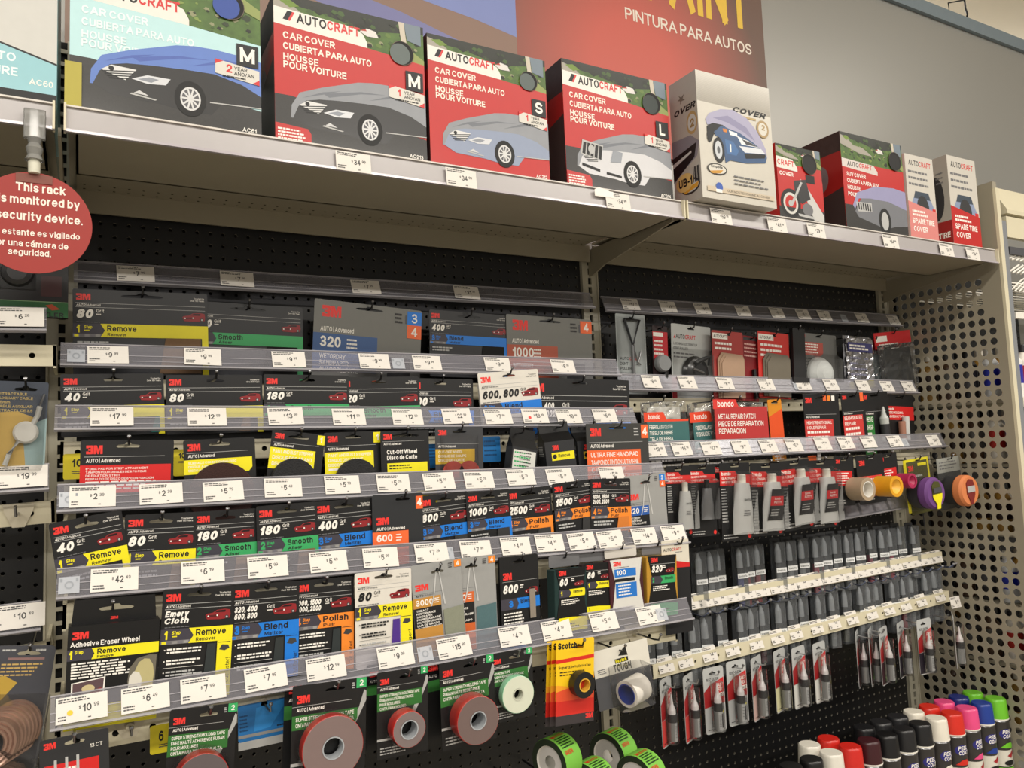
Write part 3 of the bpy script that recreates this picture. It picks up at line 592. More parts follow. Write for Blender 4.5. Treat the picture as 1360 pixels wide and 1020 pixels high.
def child_disc(t, x, y, z, r, th, m, hole=0., axis='y', name='abrasive_disc', m2=None, n=36):
    b = MB()
    if hole: b.lathe([(hole, -th/2), (r, -th/2), (r, th/2), (hole, th/2), (hole, -th/2)], None, n, (0, 0, 0), axis, False, False, mats=[m2 or m, m, m2 or m, m2 or m])
    else: b.lathe([(1e-6, -th/2), (r*.97, -th/2), (r, -th/2+.04), (r, th/2), (1e-6, th/2)], m, n, (0, 0, 0), axis, False, False)
    o = b.build(name, t); o.location = L3(x, y, z); return o
def blister(t, x0, x1, y0, y1, z0, z1, m=None, r=.25, name='clear_blister'):
    b = MB(); pts = []
    i = .16*min(x1-x0, z1-z0)
    v = [(x0, y1, z0), (x1, y1, z0), (x1, y1, z1), (x0, y1, z1), (x0+i, y0, z0+i), (x1-i, y0, z0+i), (x1-i, y0, z1-i), (x0+i, y0, z1-i)]
    b.add(v, [(4, 5, 6, 7), (0, 1, 5, 4), (1, 2, 6, 5), (2, 3, 7, 6), (3, 0, 4, 7)], m or BLIS, False); return b.build(name, t)

BARY = {'row1': -.4, 'row2': -2.7, 'row3': -5.5, 'row4': -8.3, 'row5': -10.5, 'row6': -12.1, 'right1': -.4, 'right2': -2.9, 'right3': -5.8}
# ---- the six strips over the sandpaper bay
RN = {1: 'topmost left strip', 2: 'second left strip', 3: 'third left strip', 4: 'fourth left strip', 5: 'fifth left strip', 6: 'lowest left strip'}
SK = {1: (0.77, -2.00, -5.11, 46.51, 0.58), 2: (0.01, -5.00, -11.74, 47.89, -0.21), 3: (-0.24, -7.80, -16.30, 47.75, -0.76), 4: (-0.00, -10.60, -21.47, 48.35, -0.85), 5: (0.05, -12.80, -26.42, 48.54, -1.40), 6: (-0.15, -14.40, -33.39, 47.24, -0.42)}
SL = {1: 'clear grey label strip highest on the black pegboard, left bay', 2: 'clear grey label strip across the big sandpaper sheet packs', 3: 'clear grey label strip across the 40 to 600 grit sheet packs', 4: 'clear grey label strip across the disc pads and bristle discs', 5: 'clear grey label strip below the tilted 40 grit pack', 6: 'lowest clear grey label strip, above the red and grey tape rolls'}
ss = {1: (), 2: (.4, 24.2), 3: (), 4: (.1,), 5: (.1, 24.6), 6: (22.2, 43.5)}
for k in SK: strip(SK[k], k, SL[k], ss[k])
RS = M('#d83a34')
strip_tags(SK[1], RN[1], [(4.90, '7.99'), (12.30, '7.99'), (23.13, '7.99'), (32.91, '11.99')])
strip_tags(SK[2], RN[2], [(2.96, '9.99'), (9.25, '9.99'), (15.64, '9.99'), (22.68, '9.99'), (27.41, '9.99'), (34.32, '9.99'), (41.36, '8.99')])
strip_tags(SK[3], RN[3], [(3.12, '17.99'), (9.16, '12.99'), (14.70, '13.99'), (19.53, '11.99'), (24.37, '12.99'), (28.78, '22.99'), (32.69, '7.99'), (36.37, '18.99', RS), (39.93, '18.99'), (43.93, '5.99')])
strip_tags(SK[4], RN[4], [(1.95, '2.39'), (5.93, '2.39'), (9.81, '5.79'), (13.78, '5.49'), (18.04, '5.79'), (21.98, '5.79'), (25.75, '5.79'), (29.22, '5.79'), (33.10, '5.79'), (36.92, '5.79'), (42.33, '5.99')])
strip_tags(SK[5], RN[5], [(3.11, '42.49'), (8.16, '6.19'), (12.22, '5.99'), (16.31, '5.49'), (20.05, '5.99'), (24.00, '7.29'), (27.64, '7.99'), (31.12, '4.99'), (34.23, '4.99'), (37.36, '5.49'), (40.25, '5.99'), (43.83, '14.49'), (47.09, '9.49')])
strip_tags(SK[6], RN[6], [(1.43, '10.99', M('#f0c020')), (4.74, '6.49'), (7.95, '7.99'), (11.71, '7.99'), (15.57, '12.99'), (20.44, '9.99'), (24.89, '15.99'), (29.85, '4.79'), (33.58, '4.79'), (38.05, '5.49'), (42.72, '3.49')])
for k, nm in ((2, 'second'), (3, 'third'), (4, 'fourth'), (5, 'fifth'), (6, 'sixth')):
    x, y, z, w, tl = SK[k]; bar((x+.3, y+2.2, z-2.0, w-.3, tl), 'cream punched bar behind the %s clear strip of the left bay' % nm)

# ---- row 1: big sheet packs
O1 = dict(row='row1')
BRNS = M('#7d6248', .9, noise=.2, scale=700)
grit((0.69, -3.30, -5.88, 9.09, 0.82), 6.3, ['80'], 'R', 'the big 80 grit sheet pack', 'large 80 grit sheet pack with yellow Remove band, leftmost of the top row', 'row1', cm=CARDG, sample=BRNS, dw=.5)
grit((8.56, -3.00, -6.24, 8.65, -0.80), 6.3, ['220'], 'S', 'the big 220 grit sheet pack', 'large dark pack with green Smooth band, second in the top row', 'row1', cm=CARDG, sample=M('#1b1b1b', .9), dw=.5)
wetdry((18.17, -3.20, -5.53, 9.52, -3.50), 6.6, '320', 'the big 320 wet or dry pack', 'large grey 320 wet or dry sheet pack with a blue block', 'row1', M('#34588e', .4), (('3', BLU), ('4', ORG2)))
grit((28.40, -3.20, -5.93, 7.88, -1.15), 6.0, ['400'], 'B', 'the big 400 grit sheet pack', 'large dark 400 grit sheet pack with blue Blend band in the top row', 'row1', cm=CARDG, sample=M('#1b1b1b', .9), dw=.5)
wetdry((36.14, -3.30, -5.97, 9.68, -0.74), 6.6, '1000', 'the big 1000 wet or dry pack', 'large grey 1000 wet or dry sheet pack with an orange block', 'row1', M('#b0533a', .4), (('4', ORG2),), words=('WETORDRY', 'SANDPAPER'))
# ---- row 2
TEAL = M('#1f6a63', .8, noise=.2, scale=500)
grit((0.04, -6.00, -12.37, 6.40, 1.17), 4.3, ['40'], 'R', 'the wide 40 grit pack', 'wide 40 grit sheet pack with yellow band, leftmost of the second row', 'row2', sample=TEAL, smp=(.86, .95), hole_w=.19, dw=.62)
grit((6.58, -6.00, -12.35, 6.71, 0.66), 4.3, ['80'], 'R', 'the wide 80 grit pack', 'wide 80 grit sheet pack with yellow Remove band, second in its row', 'row2', sample=BRNS, smp=(.74, .86), hole_w=.19, dw=.62)
grit((13.40, -6.05, -12.21, 6.62, -0.37), 4.3, ['180'], 'S', 'the wide 180 grit pack', 'wide 180 grit sheet pack with green Smooth band in the second row', 'row2', sample=BRNS, smp=(.78, .9), hole_w=.19, dw=.62)
grit((19.09, -5.85, -12.37, 7.02, 1.09), 4.3, ['220'], 'S', 'the wide 220 grit pack', 'wide green banded pack partly tucked behind the 180 grit pack', 'row2', sample=BRNS, smp=(.78, .9), hole_w=.19, dw=.62)
grit((25.07, -5.75, -12.36, 6.16, -0.68), 4.3, ['400'], 'B', 'the wide 400 grit pack', 'wide dark pack with blue band left of the white 600, 800 pack', 'row2', sample=M('#222222', .9), smp=(.78, .9), hole_w=.19, dw=.8)
grit((31.44, -6.25, -11.95, 6.15, 4.56), 4.6, ['600, 800'], 'B', 'the white 600, 800 pack', 'white 600, 800 grit pack with a blue Blend band', 'row2', white=True, sample=M('#c8c6c0', .8), smp=(.8, .92), hole_w=.22, stack=.5, dw=.8)
grit((36.69, -5.80, -12.19, 11.50, -0.90), 4.3, ['320, 400,', '800, 1000'], 'B', 'the wide multi grit pack', 'wide dark pack listing several grits, right end of the second row', 'row2', sample=M('#222222', .9), smp=(.8, .92), hole_w=.16, dw=.62)
# ---- row 3: disc pads, bristle discs, wheels
labelcard((1.27, -9.00, -16.97, 5.56, -1.16), 4.6, 'the red labelled disc pad', 'dark disc pad pack with a large red label, leftmost of the third row', 'row3', RED, ['6" DISC PAD FOR STIKIT ATTACHMENT', 'TAMPON POUR DISQUES DE 6 PO POUR', 'DE FIXATION STIKIT', 'RESPALDO DE DISCO DE 6" CON FIJACION', '', '', ''], 'disc_pad_pack', 'abrasive pack', .29, .62, x1=.97, hole_w=.26)
def yellowtag(Kk, H, s, label, row):
    x, y, z, w, tl = Kk; b = MB(); card_mesh(b, w, H, M('#c9b81c', .5), None, .04); A = art(b, w, H); A.text(s, .4, .3, .42 if len(s) > 1 else .5, INK, bold=.03, al='l' if len(s) > 1 else 'l', fit=.5 if len(s) > 1 else .22); A.lines(.4, .95, .5, 2, .1, .05, TXTG)
    t = b.build('yellow_marker_card', loc=(x+w/2, y, z-H)); return tag(t, label, 'marker card')
yellowtag((0.26, -6.40, -17.77, 1.23, 0.19), 1.7, '10', 'yellow card numbered 10 left of the red labelled disc pad', 'row3')
yellowtag((7.02, -6.40, -17.70, 0.89, -2.00), 1.9, '10', 'yellow card numbered 10 right of the red labelled disc pad', 'row3')
BRIS = M('#1c1c1e', .8, noise=.5, scale=300, bump=1.); PADB = M('#3a2420', .95, noise=.35, scale=500, bump=.8)
def tab1(A, u): A.rect(.86, .02, 1, .2, YEL); A.text('1', .93, .05, .11, WT, bold=.02, al='c')
def yl(n, s0='PAINT AND RUST STRIPPER'): return [s0, 'DISQUE DECAPANT', 'DISCO REMOVEDOR', ''][:n]
t = labelcard((7.42, -8.80, -17.15, 4.75, 1.57), 5.0, 'the brown scuff disc', 'pack with yellow label holding a dark brown scuff disc', 'row3', YEL, ['SURFACE CONDITIONING DISC', 'DISQUE A RECONDITIONNER', 'DISCO ACONDICIONADOR'], 'disc_pack', 'abrasive pack', .29, .5, x1=.95); w = (7.42, -8.80, -17.15, 4.75, 1.57)[3]
child_disc(t, 0, -.3, 1.15, w*.46, .3, PADB)
t = labelcard((13.39, -9.00, -16.51, 3.87, -7.95), 5.4, 'the tilted black bristle disc', 'tilted pack with yellow label and a coarse black stripping disc', 'row3', YEL, yl(3), 'disc_pack', 'abrasive pack', .33, .72, x1=.85, hole_w=.4, sub=tab1); child_disc(t, -.1, -.5, 1.85, 1.6, .5, BRIS)
t = labelcard((17.19, -8.70, -16.87, 4.48, 0.82), 5.0, 'the upright black bristle disc', 'upright pack with yellow label and a black stripping disc', 'row3', YEL, yl(4), 'disc_pack', 'abrasive pack', .33, .7, x1=.85, hole_w=.3, sub=tab1); child_disc(t, 0, -.5, 1.35, 1.6, .5, BRIS)
def cut(A, u):
    A.text('Cut-Off Wheel', .12, .36, .085, WT, bold=.03, fit=.62); A.text('Disco de Corte', .12, .47, .085, WT, bold=.03, fit=.62); A.rect(.12, .62, .95, .8, YEL); A.lines(.16, .66, .5, 2, .05, .025, INK)
labelcard((21.47, -9.10, -16.87, 4.01, 0.35), 5.0, 'the cut-off wheel pack', 'black cut-off wheel pack with white lettering above a yellow block', 'row3', None, [], 'wheel_pack', 'abrasive pack', .3, .6, sub=cut, hole_w=.6)
t = labelcard((26.20, -8.80, -16.61, 4.27, -1.20), 5.2, 'the gold labelled wheel clamshell', 'grey clamshell with a gold label and red cutting wheels', 'row3', M('#c9a42c', .4), ['CUT-OFF WHEEL', 'DISQUE DE COUPE', 'DISCO DE CORTE'], 'wheel_pack', 'abrasive pack', .42, .7, cm=M('#3c3d40', .4), x1=.82); 
for q in (-.7, .7): child_disc(t, q, -.3, 1.5, .95, .12, M('#a33a30', .7), name='cutting_wheel')
blister(t, -1.7, 1.7, -.75, -.02, .2, 4.6)
def blackbox(K_, H, d, sd, label, yaw, lean, face=0):
    x, y, z, w, tl = K_; t = thing('small_carton', label, 'carton', (x+w/2, y, z-H), (lean, -tl, yaw)); PRODUCTS.append((sd, x+w/2, z, 'row3'))
    b = MB(); b.box(-w/2, w/2, -d, 0, 0, H*.62, CARDG); A = Art(b, (-w/2, -d, H*.62), S=w)
    if face == 0:
        A.rect(.05, .08, .95, .95, M('#d9d9d2', .5)); A.lines(.1, .14, .7, 4, .14, .05, GRN, .4); A.lines(.3, .14, .5, 6, .1, .03, INK); A.rect(.08, .75, .9, .8, BLU); A.rect(.08, .85, .9, .9, ORG)
    else:
        A.text('3M', .25, .12, .15, RED3, bold=.04, fit=.2); A.rect(.2, .34, .97, .58, YEL if face == 1 else M('#c9a42c')); A.disc(.3, .46, .07, INK, n=10); A.text('Remove', .42, .4, .1, INK, bold=.02, fit=.4)
        B = Art(b, (-w/2, 0, H*.62), (0, -1, 0), (0, 0, -1), (-1, 0, 0), S=d); B.rect(.1, .2, .9, .9, M('#2e2e30')); B.lines(.15, .25, .65, 6, .1, .05, LGREY)
    b.build('box_body', t)
    b = MB(); b.prism([(-d, H*.62), (-d*.45, H*.8), (-d*.40, H), (-d*.36, H), (-d*.3, H*.8), (0, H*.62)], -w/2, w/2, BLK, fn=lambda a, c, e: (e, a, c)); b.build('hang_flap', t)
    hook(x+w/2, -5.5, z-.4, -y-5.5+1.6+.3, sd); return t
blackbox((32.63, -7.80, -16.89, 2.70, -9.67), 4.4, .9, 'the back-turned carton', 'small carton turned to show its white printed back, tilted', 8, 0, 0)
blackbox((36.85, -7.30, -16.43, 2.88, 4.36), 4.3, 1.5, 'the yellow striped carton', 'small black carton with a bright yellow stripe', -6, 0, 1)
blackbox((40.31, -7.00, -16.48, 2.77, 3.28), 4.3, 1.5, 'the gold striped carton', 'small black carton with dull gold stripe, beside the orange label', -4, 0, 2)
def tab4(A, u): A.rect(.88, .02, 1, .2, ORG2); A.text('4', .94, .05, .11, WT, bold=.02, al='c'); A.lines(.76, .06, .08, 3, .04, .02, LGREY)
labelcard((40.54, -9.20, -16.66, 6.94, -0.52), 5.2, 'the orange labelled scuff pad', 'dark pack with a large orange label and a tab numbered 4', 'row3', ORG2, ['ULTRA FINE HAND PAD', 'TAMPON DE FINITION ULTRAFINE', 'CARROSSERIE', 'ALMOHADILLA PARA LIJADO', 'CARROCERIAS'], 'scuff_pad_pack', 'abrasive pack', .34, .88, x1=.86, sub=tab4, cm=M('#3a3a38', .42))
def bluetag(Kk, H, label):
    x, y, z, w, tl = Kk; b = MB(); card_mesh(b, w, H, M('#1f6fb0', .45), None, .04); A = art(b, w, H); A.lines(.1, .2, .7, 4, .22, .08, M('#0f3f6a')); tag(b.build('blue_marker_card', loc=(x+w/2, y, z-H)), label, 'marker card')
bluetag((26.38, -6.40, -17.94, 1.22, -1.82), 2.0, 'blue marker card between the cut-off wheel pack and the gold labelled clamshell'); bluetag((31.58, -6.40, -17.46, 1.77, 0.58), 2.2, 'blue marker card left of the back-turned carton')
yellowtag((24.18, -9.40, -21.58, 1.79, 2.22), 1.0, '10', 'yellow card peeking out above the plain dark 600 pack', 'row4')
# ---- row 4: hook and loop disc packs
g4 = dict(row='row4', hk=.5, hole_w=.34)
grit((-0.40, -11.60, -22.01, 3.97, 8.26), 4.2, ['40'], 'R', 'the tilted 40 grit pack', '40 grit pack with yellow Remove band hanging tilted at the left end', **g4)
grit((3.74, -11.45, -21.79, 4.20, -1.64), 4.9, ['80'], 'R', 'the 80 grit disc pack', '80 grit pack with yellow band beside the tilted 40 grit pack', sample=BRNS, **g4)
grit((7.77, -11.30, -21.91, 4.01, -0.58), 4.9, ['180'], 'S', 'the left 180 grit disc pack', '180 grit pack with green Smooth band, left of the two alike', sample=BRNS, **g4)
grit((11.69, -11.50, -21.83, 4.15, 1.06), 4.9, ['180'], 'S', 'the right 180 grit disc pack', '180 grit pack with green Smooth band, right of the two alike', sample=BRNS, **g4)
grit((15.68, -11.30, -21.81, 4.31, 1.23), 4.9, ['400'], 'B', 'the 400 grit disc pack', '400 grit pack with blue Blend band right of the green 180 packs', sample=M('#333333', .9), **g4)
def l600(A, u):
    A.text('3M', .08, .42, .13, RED3, bold=.045, fit=.24); A.text('AUTO | Advanced', .08, .6, .055, WT, bold=.02, fit=.55); A.rect(0, .68, .7, .92, ORG2); A.text('600', .08, .73, .13, WT, bold=.03, fit=.3); A.lines(.45, .74, .12, 3, .05, .02, WT); A.rect(.0, .98, .7, 1.3, M('#c8502c')); A.rect(.86, .06, 1, .3, ORG2); A.text('4', .93, .1, .14, WT, bold=.02, al='c')
labelcard((19.85, -11.55, -21.59, 3.95, -0.36), 4.8, 'the plain dark 600 pack', 'plain dark 600 pack with an orange number block', 'row4', None, [], 'sandpaper_pack', 'sandpaper pack', sub=l600, head=None, logo=None, cm=M('#26282b', .42), group='sandpaper packs', hx=.6)
grit((23.47, -11.30, -21.94, 4.22, 2.65), 4.7, ['800'], 'B', 'the 800 grit disc pack', '800 grit pack with blue Blend band beside the plain dark pack', sample=M('#333333', .9), **g4)
grit((27.42, -11.45, -21.90, 3.88, 1.77), 4.7, ['1000'], 'B', 'the 1000 grit disc pack', '1000 grit pack with blue Blend band in the fourth row', sample=M('#333333', .9), **g4)
grit((30.95, -11.30, -21.88, 4.33, 1.48), 4.7, ['2500'], 'P', 'the 2500 grit disc pack', 'orange Polish pack partly hidden behind the 1000 grit pack', sample=M('#333333', .9), **g4)
grit((35.34, -11.45, -21.64, 4.02, 3.14), 4.7, ['1500'], 'P', 'the 1500 grit disc pack', '1500 grit pack with an orange Polish band', sample=M('#333333', .9), **g4)
grit((39.09, -11.60, -21.41, 4.22, -2.15), 4.6, ['1000, 1500', '2000, 2500'], 'P', 'the multi grit polish pack', 'orange Polish pack listing 1000 to 2500 grit in two lines', sample=M('#d07a30', .9), **g4)
wetdry((42.81, -11.40, -21.41, 4.48, 1.36), 5.2, '320', 'the tabbed grey 320 pack', 'grey 320 sheet pack with blue 3 and orange 4 tabs', 'row4', M('#2a5aa8', .4), (('3', BLU), ('4', ORG2)), style=1, hk=.7)
# ---- row 5
K_ = (0.36, -12.90, -26.58, 5.10, -5.28)
t = thing('eraser_wheel_box', 'black eraser wheel box with yellow band and round window', 'box', (K_[0]+K_[3]/2, -12.45, K_[2]-6.6), (0, -K_[4]*.4, 0)); PRODUCTS.append(('the eraser wheel box', K_[0]+K_[3]/2, K_[2], 'row5')); w = K_[3]; H = 6.6
b = MB(); b.box(-w/2+.15, w/2-.1, -1.15, 0, 0, 5.2, BLK); b.add([(-w/2+.15, -1.15, 0), (-w/2+.15, 0, 0), (-w/2+.15, 0, 5.2), (-w/2+.15, -1.15, 5.2)], [(0, 1, 2, 3)], YEL); A = Art(b, (-w/2+.15, -1.15, 5.2), S=w-.25)
A.text('3M', .05, .07, .085, RED3, bold=.045, fit=.17); A.text('Adhesive Eraser Wheel', .03, .185, .058, WT, bold=.015, fit=.75)
A.rect(0, .27, .28, .40, M('#3d3a44')); A.poly([(.26, .27), (1, .27), (1, .40), (.26, .40), (.29, .335)], YEL); A.text('1', .02, .28, .1, YEL, bold=.05, fit=.04); A.text('Step', .08, .285, .04, YEL, bold=.03, fit=.09); A.text('Remove', .32, .285, .06, INK, bold=.03, fit=.31); A.text('Remover', .32, .36, .03, INK, bold=.02, fit=.19)
A.lines(.05, .43, .68, 6, .033, .018, WT); A.poly([(.06, .66), (.42, .62), (.41, .83), (.06, .86)], WT); A.poly([(.075, .67), (.405, .634), (.395, .82), (.075, .848)], M('#5a4448')); A.disc(.24, .74, .07, M('#c8b88a'), .045); A.poly([(.22, .8), (.38, .74), (.39, .82)], M('#8a2a28'))
A.poly([(0, .9), (.35, .95), (.7, .93), (1, .9), (1, 1.2), (0, 1.2)], YEL)
A.poly([(.66, .72), (.68, .56), (.76, .45), (.9, .42), (.98, .43), (.96, .9), (.7, .93)], M('#6a6558')); 
b.build('box_body', t)
b = MB(); A = Art(b, (-w/2+.15, -1.16, 5.2), S=w-.25, l0=44)
A.poly([(.72, .90), (.73, .62), (.78, .50), (.84, .46), (.90, .47), (.94, .54), (.955, .65), (.94, .80), (.91, .89)], M('#b7ad7c', .8)); ew = b.build('eraser_wheel', t)
b = MB(); A = Art(b, (-w/2+.15, -1.16, 5.2), S=w-.25, l0=48); A.poly([(.66, .90), (.68, .66), (.73, .60), (.79, .62), (.82, .70), (.815, .80), (.77, .88)], OFFW); A.lines(.68, .78, .1, 1, .05, .02, INK); b.build('wheel_hub_label', ew)
b = MB(); b.prism([(-w/2+.3, 5.2), (w/2-.25, 5.2), (w/2-.35, 6.6), (-w/2+.4, 6.6)], -.5, -.44, BLK, fn=lambda x, y, z: (x, z, y)); A = Art(b, (-w/2, -.5, 6.6)); A.poly([(x+.1, y) for x, y in slot_hole(w/2, .62, 1.9)], M('#8c8672')); A.text('3M', w/2, 1.1, .16, RED3, bold=.04, al='c', fit=.4); b.build('hang_tab', t)
hook(K_[0]+w/2+.1, -10.5, K_[2]-.6, 3.3, 'the eraser wheel box')
g5 = dict(row='row5', hk=.42, hole_w=.34, long=True)
grit((5.78, -13.30, -26.39, 4.21, -3.65), 6.7, ['Emery', 'Cloth'], 'R', 'the emery cloth pack', 'black Emery Cloth pack with yellow Remove band and column', sample=M('#2c3232', .9), smp=(.6, .77), **g5)
grit((9.83, -13.15, -26.66, 4.32, -2.16), 6.5, ['320, 400', '600, 800'], 'B', 'the 320 to 800 pack', 'black pack listing 320 to 800 grit with blue Blend band', sample=M('#2c3232', .9), smp=(.6, .77), **g5)
grit((13.78, -13.00, -26.85, 4.14, -1.62), 6.4, ['1000, 1500', '2000, 2500'], 'P', 'the long 1000 to 2500 pack', 'long black pack listing 1000 to 2500 grit with orange Polish band', sample=M('#2c3232', .9), smp=(.6, .77), **g5)
grit((17.88, -13.30, -26.78, 4.16, -0.49), 6.5, ['80'], 'R', 'the white 80 grit pack', 'white 80 grit pack with yellow band and a purple sheet swatch', white=True, sample=M('#4b2a86', .8), smp=(.6, .77), pro='Performance', **g5)
wetdry((22.03, -13.20, -26.72, 3.95, 2.72), 6.9, '3000', 'the tan blocked finishing pack', 'grey 3000 finishing sheet pack with a tan number block', 'row5', M('#c08a3c', .45), (('4', ORG),), M('#878a78', .9, noise=.15, scale=600), ('TRIZACT', 'PERFORMANCE', 'SANDPAPER', 'PAPIER ABRASIF', 'HAUTE PERFORMANCE', 'LIJA DE GRADO', 'ALTO RENDIMIENTO'), 1, hk=.7, hx=.52)
wetdry((24.78, -13.00, -26.59, 4.20, 0.30), 6.9, '5000', 'the teal swatch finishing pack', 'grey finishing sheet pack with orange block and teal swatch', 'row5', M('#d0652e', .45), (('4', ORG),), M('#4f6c70', .9, noise=.15, scale=600), ('TRIZACT', 'PERFORMANCE', 'SANDPAPER', 'PAPIER ABRASIF', 'HAUTE', 'LIJA DE GRADO'), 1, hk=.7, hx=.52)
# sanding sponges
def sponge(K_, H, num, step, sd, label, sp, d=1.0, white=False, yaw=0, big=True, grooves=True):
    x, y, z, w, tl = K_; t = hang(K_, H, 'sanding_sponge_pack', label, 'sanding sponge', sd, 'row5', 'sanding sponges', yaw=yaw, hk=.35)
    b = MB(); b.rbox(-w/2, w/2, -d, -.05, .05, H-1.1, sp, .08, 2); b.build('sponge', t)
    b = MB(); card_mesh(b, w*.96, .9, MGREY if not white else M('#cfcac0'), None, .04); o = b.build('hang_tab', t); o.location = L3(0, -.3, H-.95)
    b = MB(); ws = w*.94
    out = [(-ws/2, H-1.0), (-ws*.44, H*.66), (-ws*.36, H*.45), (-ws*.44, .9), (-ws/2, .05), (ws/2, .05), (ws*.46, .9), (ws*.4, H*.45), (ws*.46, H*.66), (ws/2, H-1.0)]
    b.prism([(p[0], p[1]) for p in out], -d-.05, -d-.01, M('#d6d4ce', .45) if white else BLK, fn=lambda a, c, e: (a, e, c))
    A = Art(b, (-ws/2, -d-.05, H-1.0), S=ws); mm, n, wd, w2, hx = STEP[step]
    A.text('3M', .1, .05, .12, RED3, bold=.045, fit=.24)
    if white:
        A.lines(.12, .2, .5, 1, .03, .02, MGREY); A.rect(.12, .25, .8, .46, M('#2473c8', .42)); A.text(num, .18, .28, .13, WT, bold=.03, fit=.3); A.rect(.12, .5, .75, .58, INK); A.rect(.14, .62, .8, 1.0, M('#2473c8', .42)); A.lines(.22, .67, .45, 4, .08, .03, WT); A.lines(.1, 1.5, .5, 1, .05, .03, INK)
    else:
        A.rect(.08, .22, .95, .228, LGREY); A.text(num, .12, .25, .19, WT, bold=.055, it=.2, fit=.11*len(num)+.05); A.lines(.5, .26, .12, 2, .05, .03, WT); small_car(A, .6, .34, .3)
        A.rect(.1, .54, .5, .74, M('#3d3a44')); A.poly([(.42, .54), (.93, .54), (.95, .58), (.95, .7), (.93, .74), (.42, .74), (.5, .64)], mm); A.text(n, .14, .57, .13, mm, bold=.05, fit=.06); A.text(wd, .56, .57, .08, INK, bold=.03, fit=.3); A.lines(.15, .8, .6, 3, .05, .024, WT)
        A.poly([(.06, 1.26), (.5, 1.26), (1, 1.3), (1, 1.62), (.0, 1.62)], mm); A.text('1', .14, 1.3, .07, INK); A.lines(.14, 1.42, .6, 2, .07, .03, INK)
    b.build('card_wrap', t); return t
K_ = (29.25, -13.20, -26.86, 3.41, 0.06); t = hang(K_, 5.6, 'sanding_pad_pack', 'black 800 grit sanding pad pack with a blue band and grey swatch', 'sandpaper pack', 'the 800 grit pad', 'row5', 'sandpaper packs', hk=.45)
b = MB(); card_mesh(b, K_[3], 5.6, CARD, slot_hole(K_[3]/2, .45, 1.1), .3); A = art(b, K_[3], 5.6); A.text('3M', .08, .36, .15, RED3, bold=.045, fit=.22); A.rect(.06, .55, .95, .556, LGREY); A.text('800', .07, .62, .19, WT, bold=.055, it=.2, fit=.38); A.lines(.5, .64, .1, 2, .05, .03, WT); small_car(A, .62, .72, .34); mm = BLU; A.rect(0, .93, .45, 1.17, M('#3d3a44')); A.poly([(.4, .93), (1, .93), (1, 1.17), (.4, 1.17), (.45, 1.05)], BLU); A.text('3', .2, .97, .15, BLU, bold=.05); A.text('Blend', .5, .96, .1, INK, bold=.03, fit=.3); A.lines(.06, 1.24, .55, 5, .07, .03, WT); A.poly([(0, 1.82), (.6, 1.9), (.6, 2.1), (0, 2.1)], BLU); b.build('printed_card', t)
b = MB(); b.box(.75, 1.25 if K_[3] > 2.6 else 1.1, -.16, -.1, .8, 3.0, M('#8a8074', .9)); b.build('sandpaper_swatch', t)
sponge((33.70, -12.60, -27.19, 3.17, -1.33), 4.9, '60', 'R', 'the front 60 grit sponge', 'dark green 60 grit sanding sponge with yellow band, nearer of the pair', M('#15302e', .9, noise=.3, scale=400), 1.1, yaw=4)
sponge((36.78, -12.30, -27.11, 2.87, -1.81), 4.7, '60', 'R', 'the rear 60 grit sponge', 'dark 60 grit sanding sponge with yellow band, half behind its twin', M('#2c1c1c', .9, noise=.3, scale=400), 1.0)
sponge((39.28, -12.60, -27.07, 3.29, 0.07), 5.2, '100', 'B', 'the white wrapped sponge', 'maroon sanding sponge in a white wrap with a blue 100 block', M('#43171f', .9, noise=.3, scale=400), 1.0, True, yaw=-4)
sponge((43.14, -12.50, -27.13, 3.32, -1.92), 5.0, '320', 'S', 'the yellow 320 sponge', 'yellow sided 320 grit sanding sponge with green band', M('#b88a2c', .9, noise=.2, scale=400), 1.0)
def ac(A, u):
    A.text('AUTO', .06, .22, .085, INK, bold=.02, fit=.3); A.text('CRAFT', .37, .22, .085, RED, bold=.02, fit=.36); A.lines(.5, .34, .3, 1, .03, .02, MGREY); A.poly([(0, .5), (1, .68), (1, .8), (0, .76)], RED); A.poly([(0, .76), (1, .8), (1, 2.6), (0, 2.6)], M('#121214', .8))
labelcard((45.28, -12.90, -27.10, 3.07, -0.31), 5.3, 'the white headed black pad', 'black pad under a cream header with a red slash, right end of the fifth row', 'row5', None, [], 'scuff_pad_pack', 'abrasive pack', sub=ac, head=None, logo=None, cm=M('#d8d2c2', .5), hx=.6)
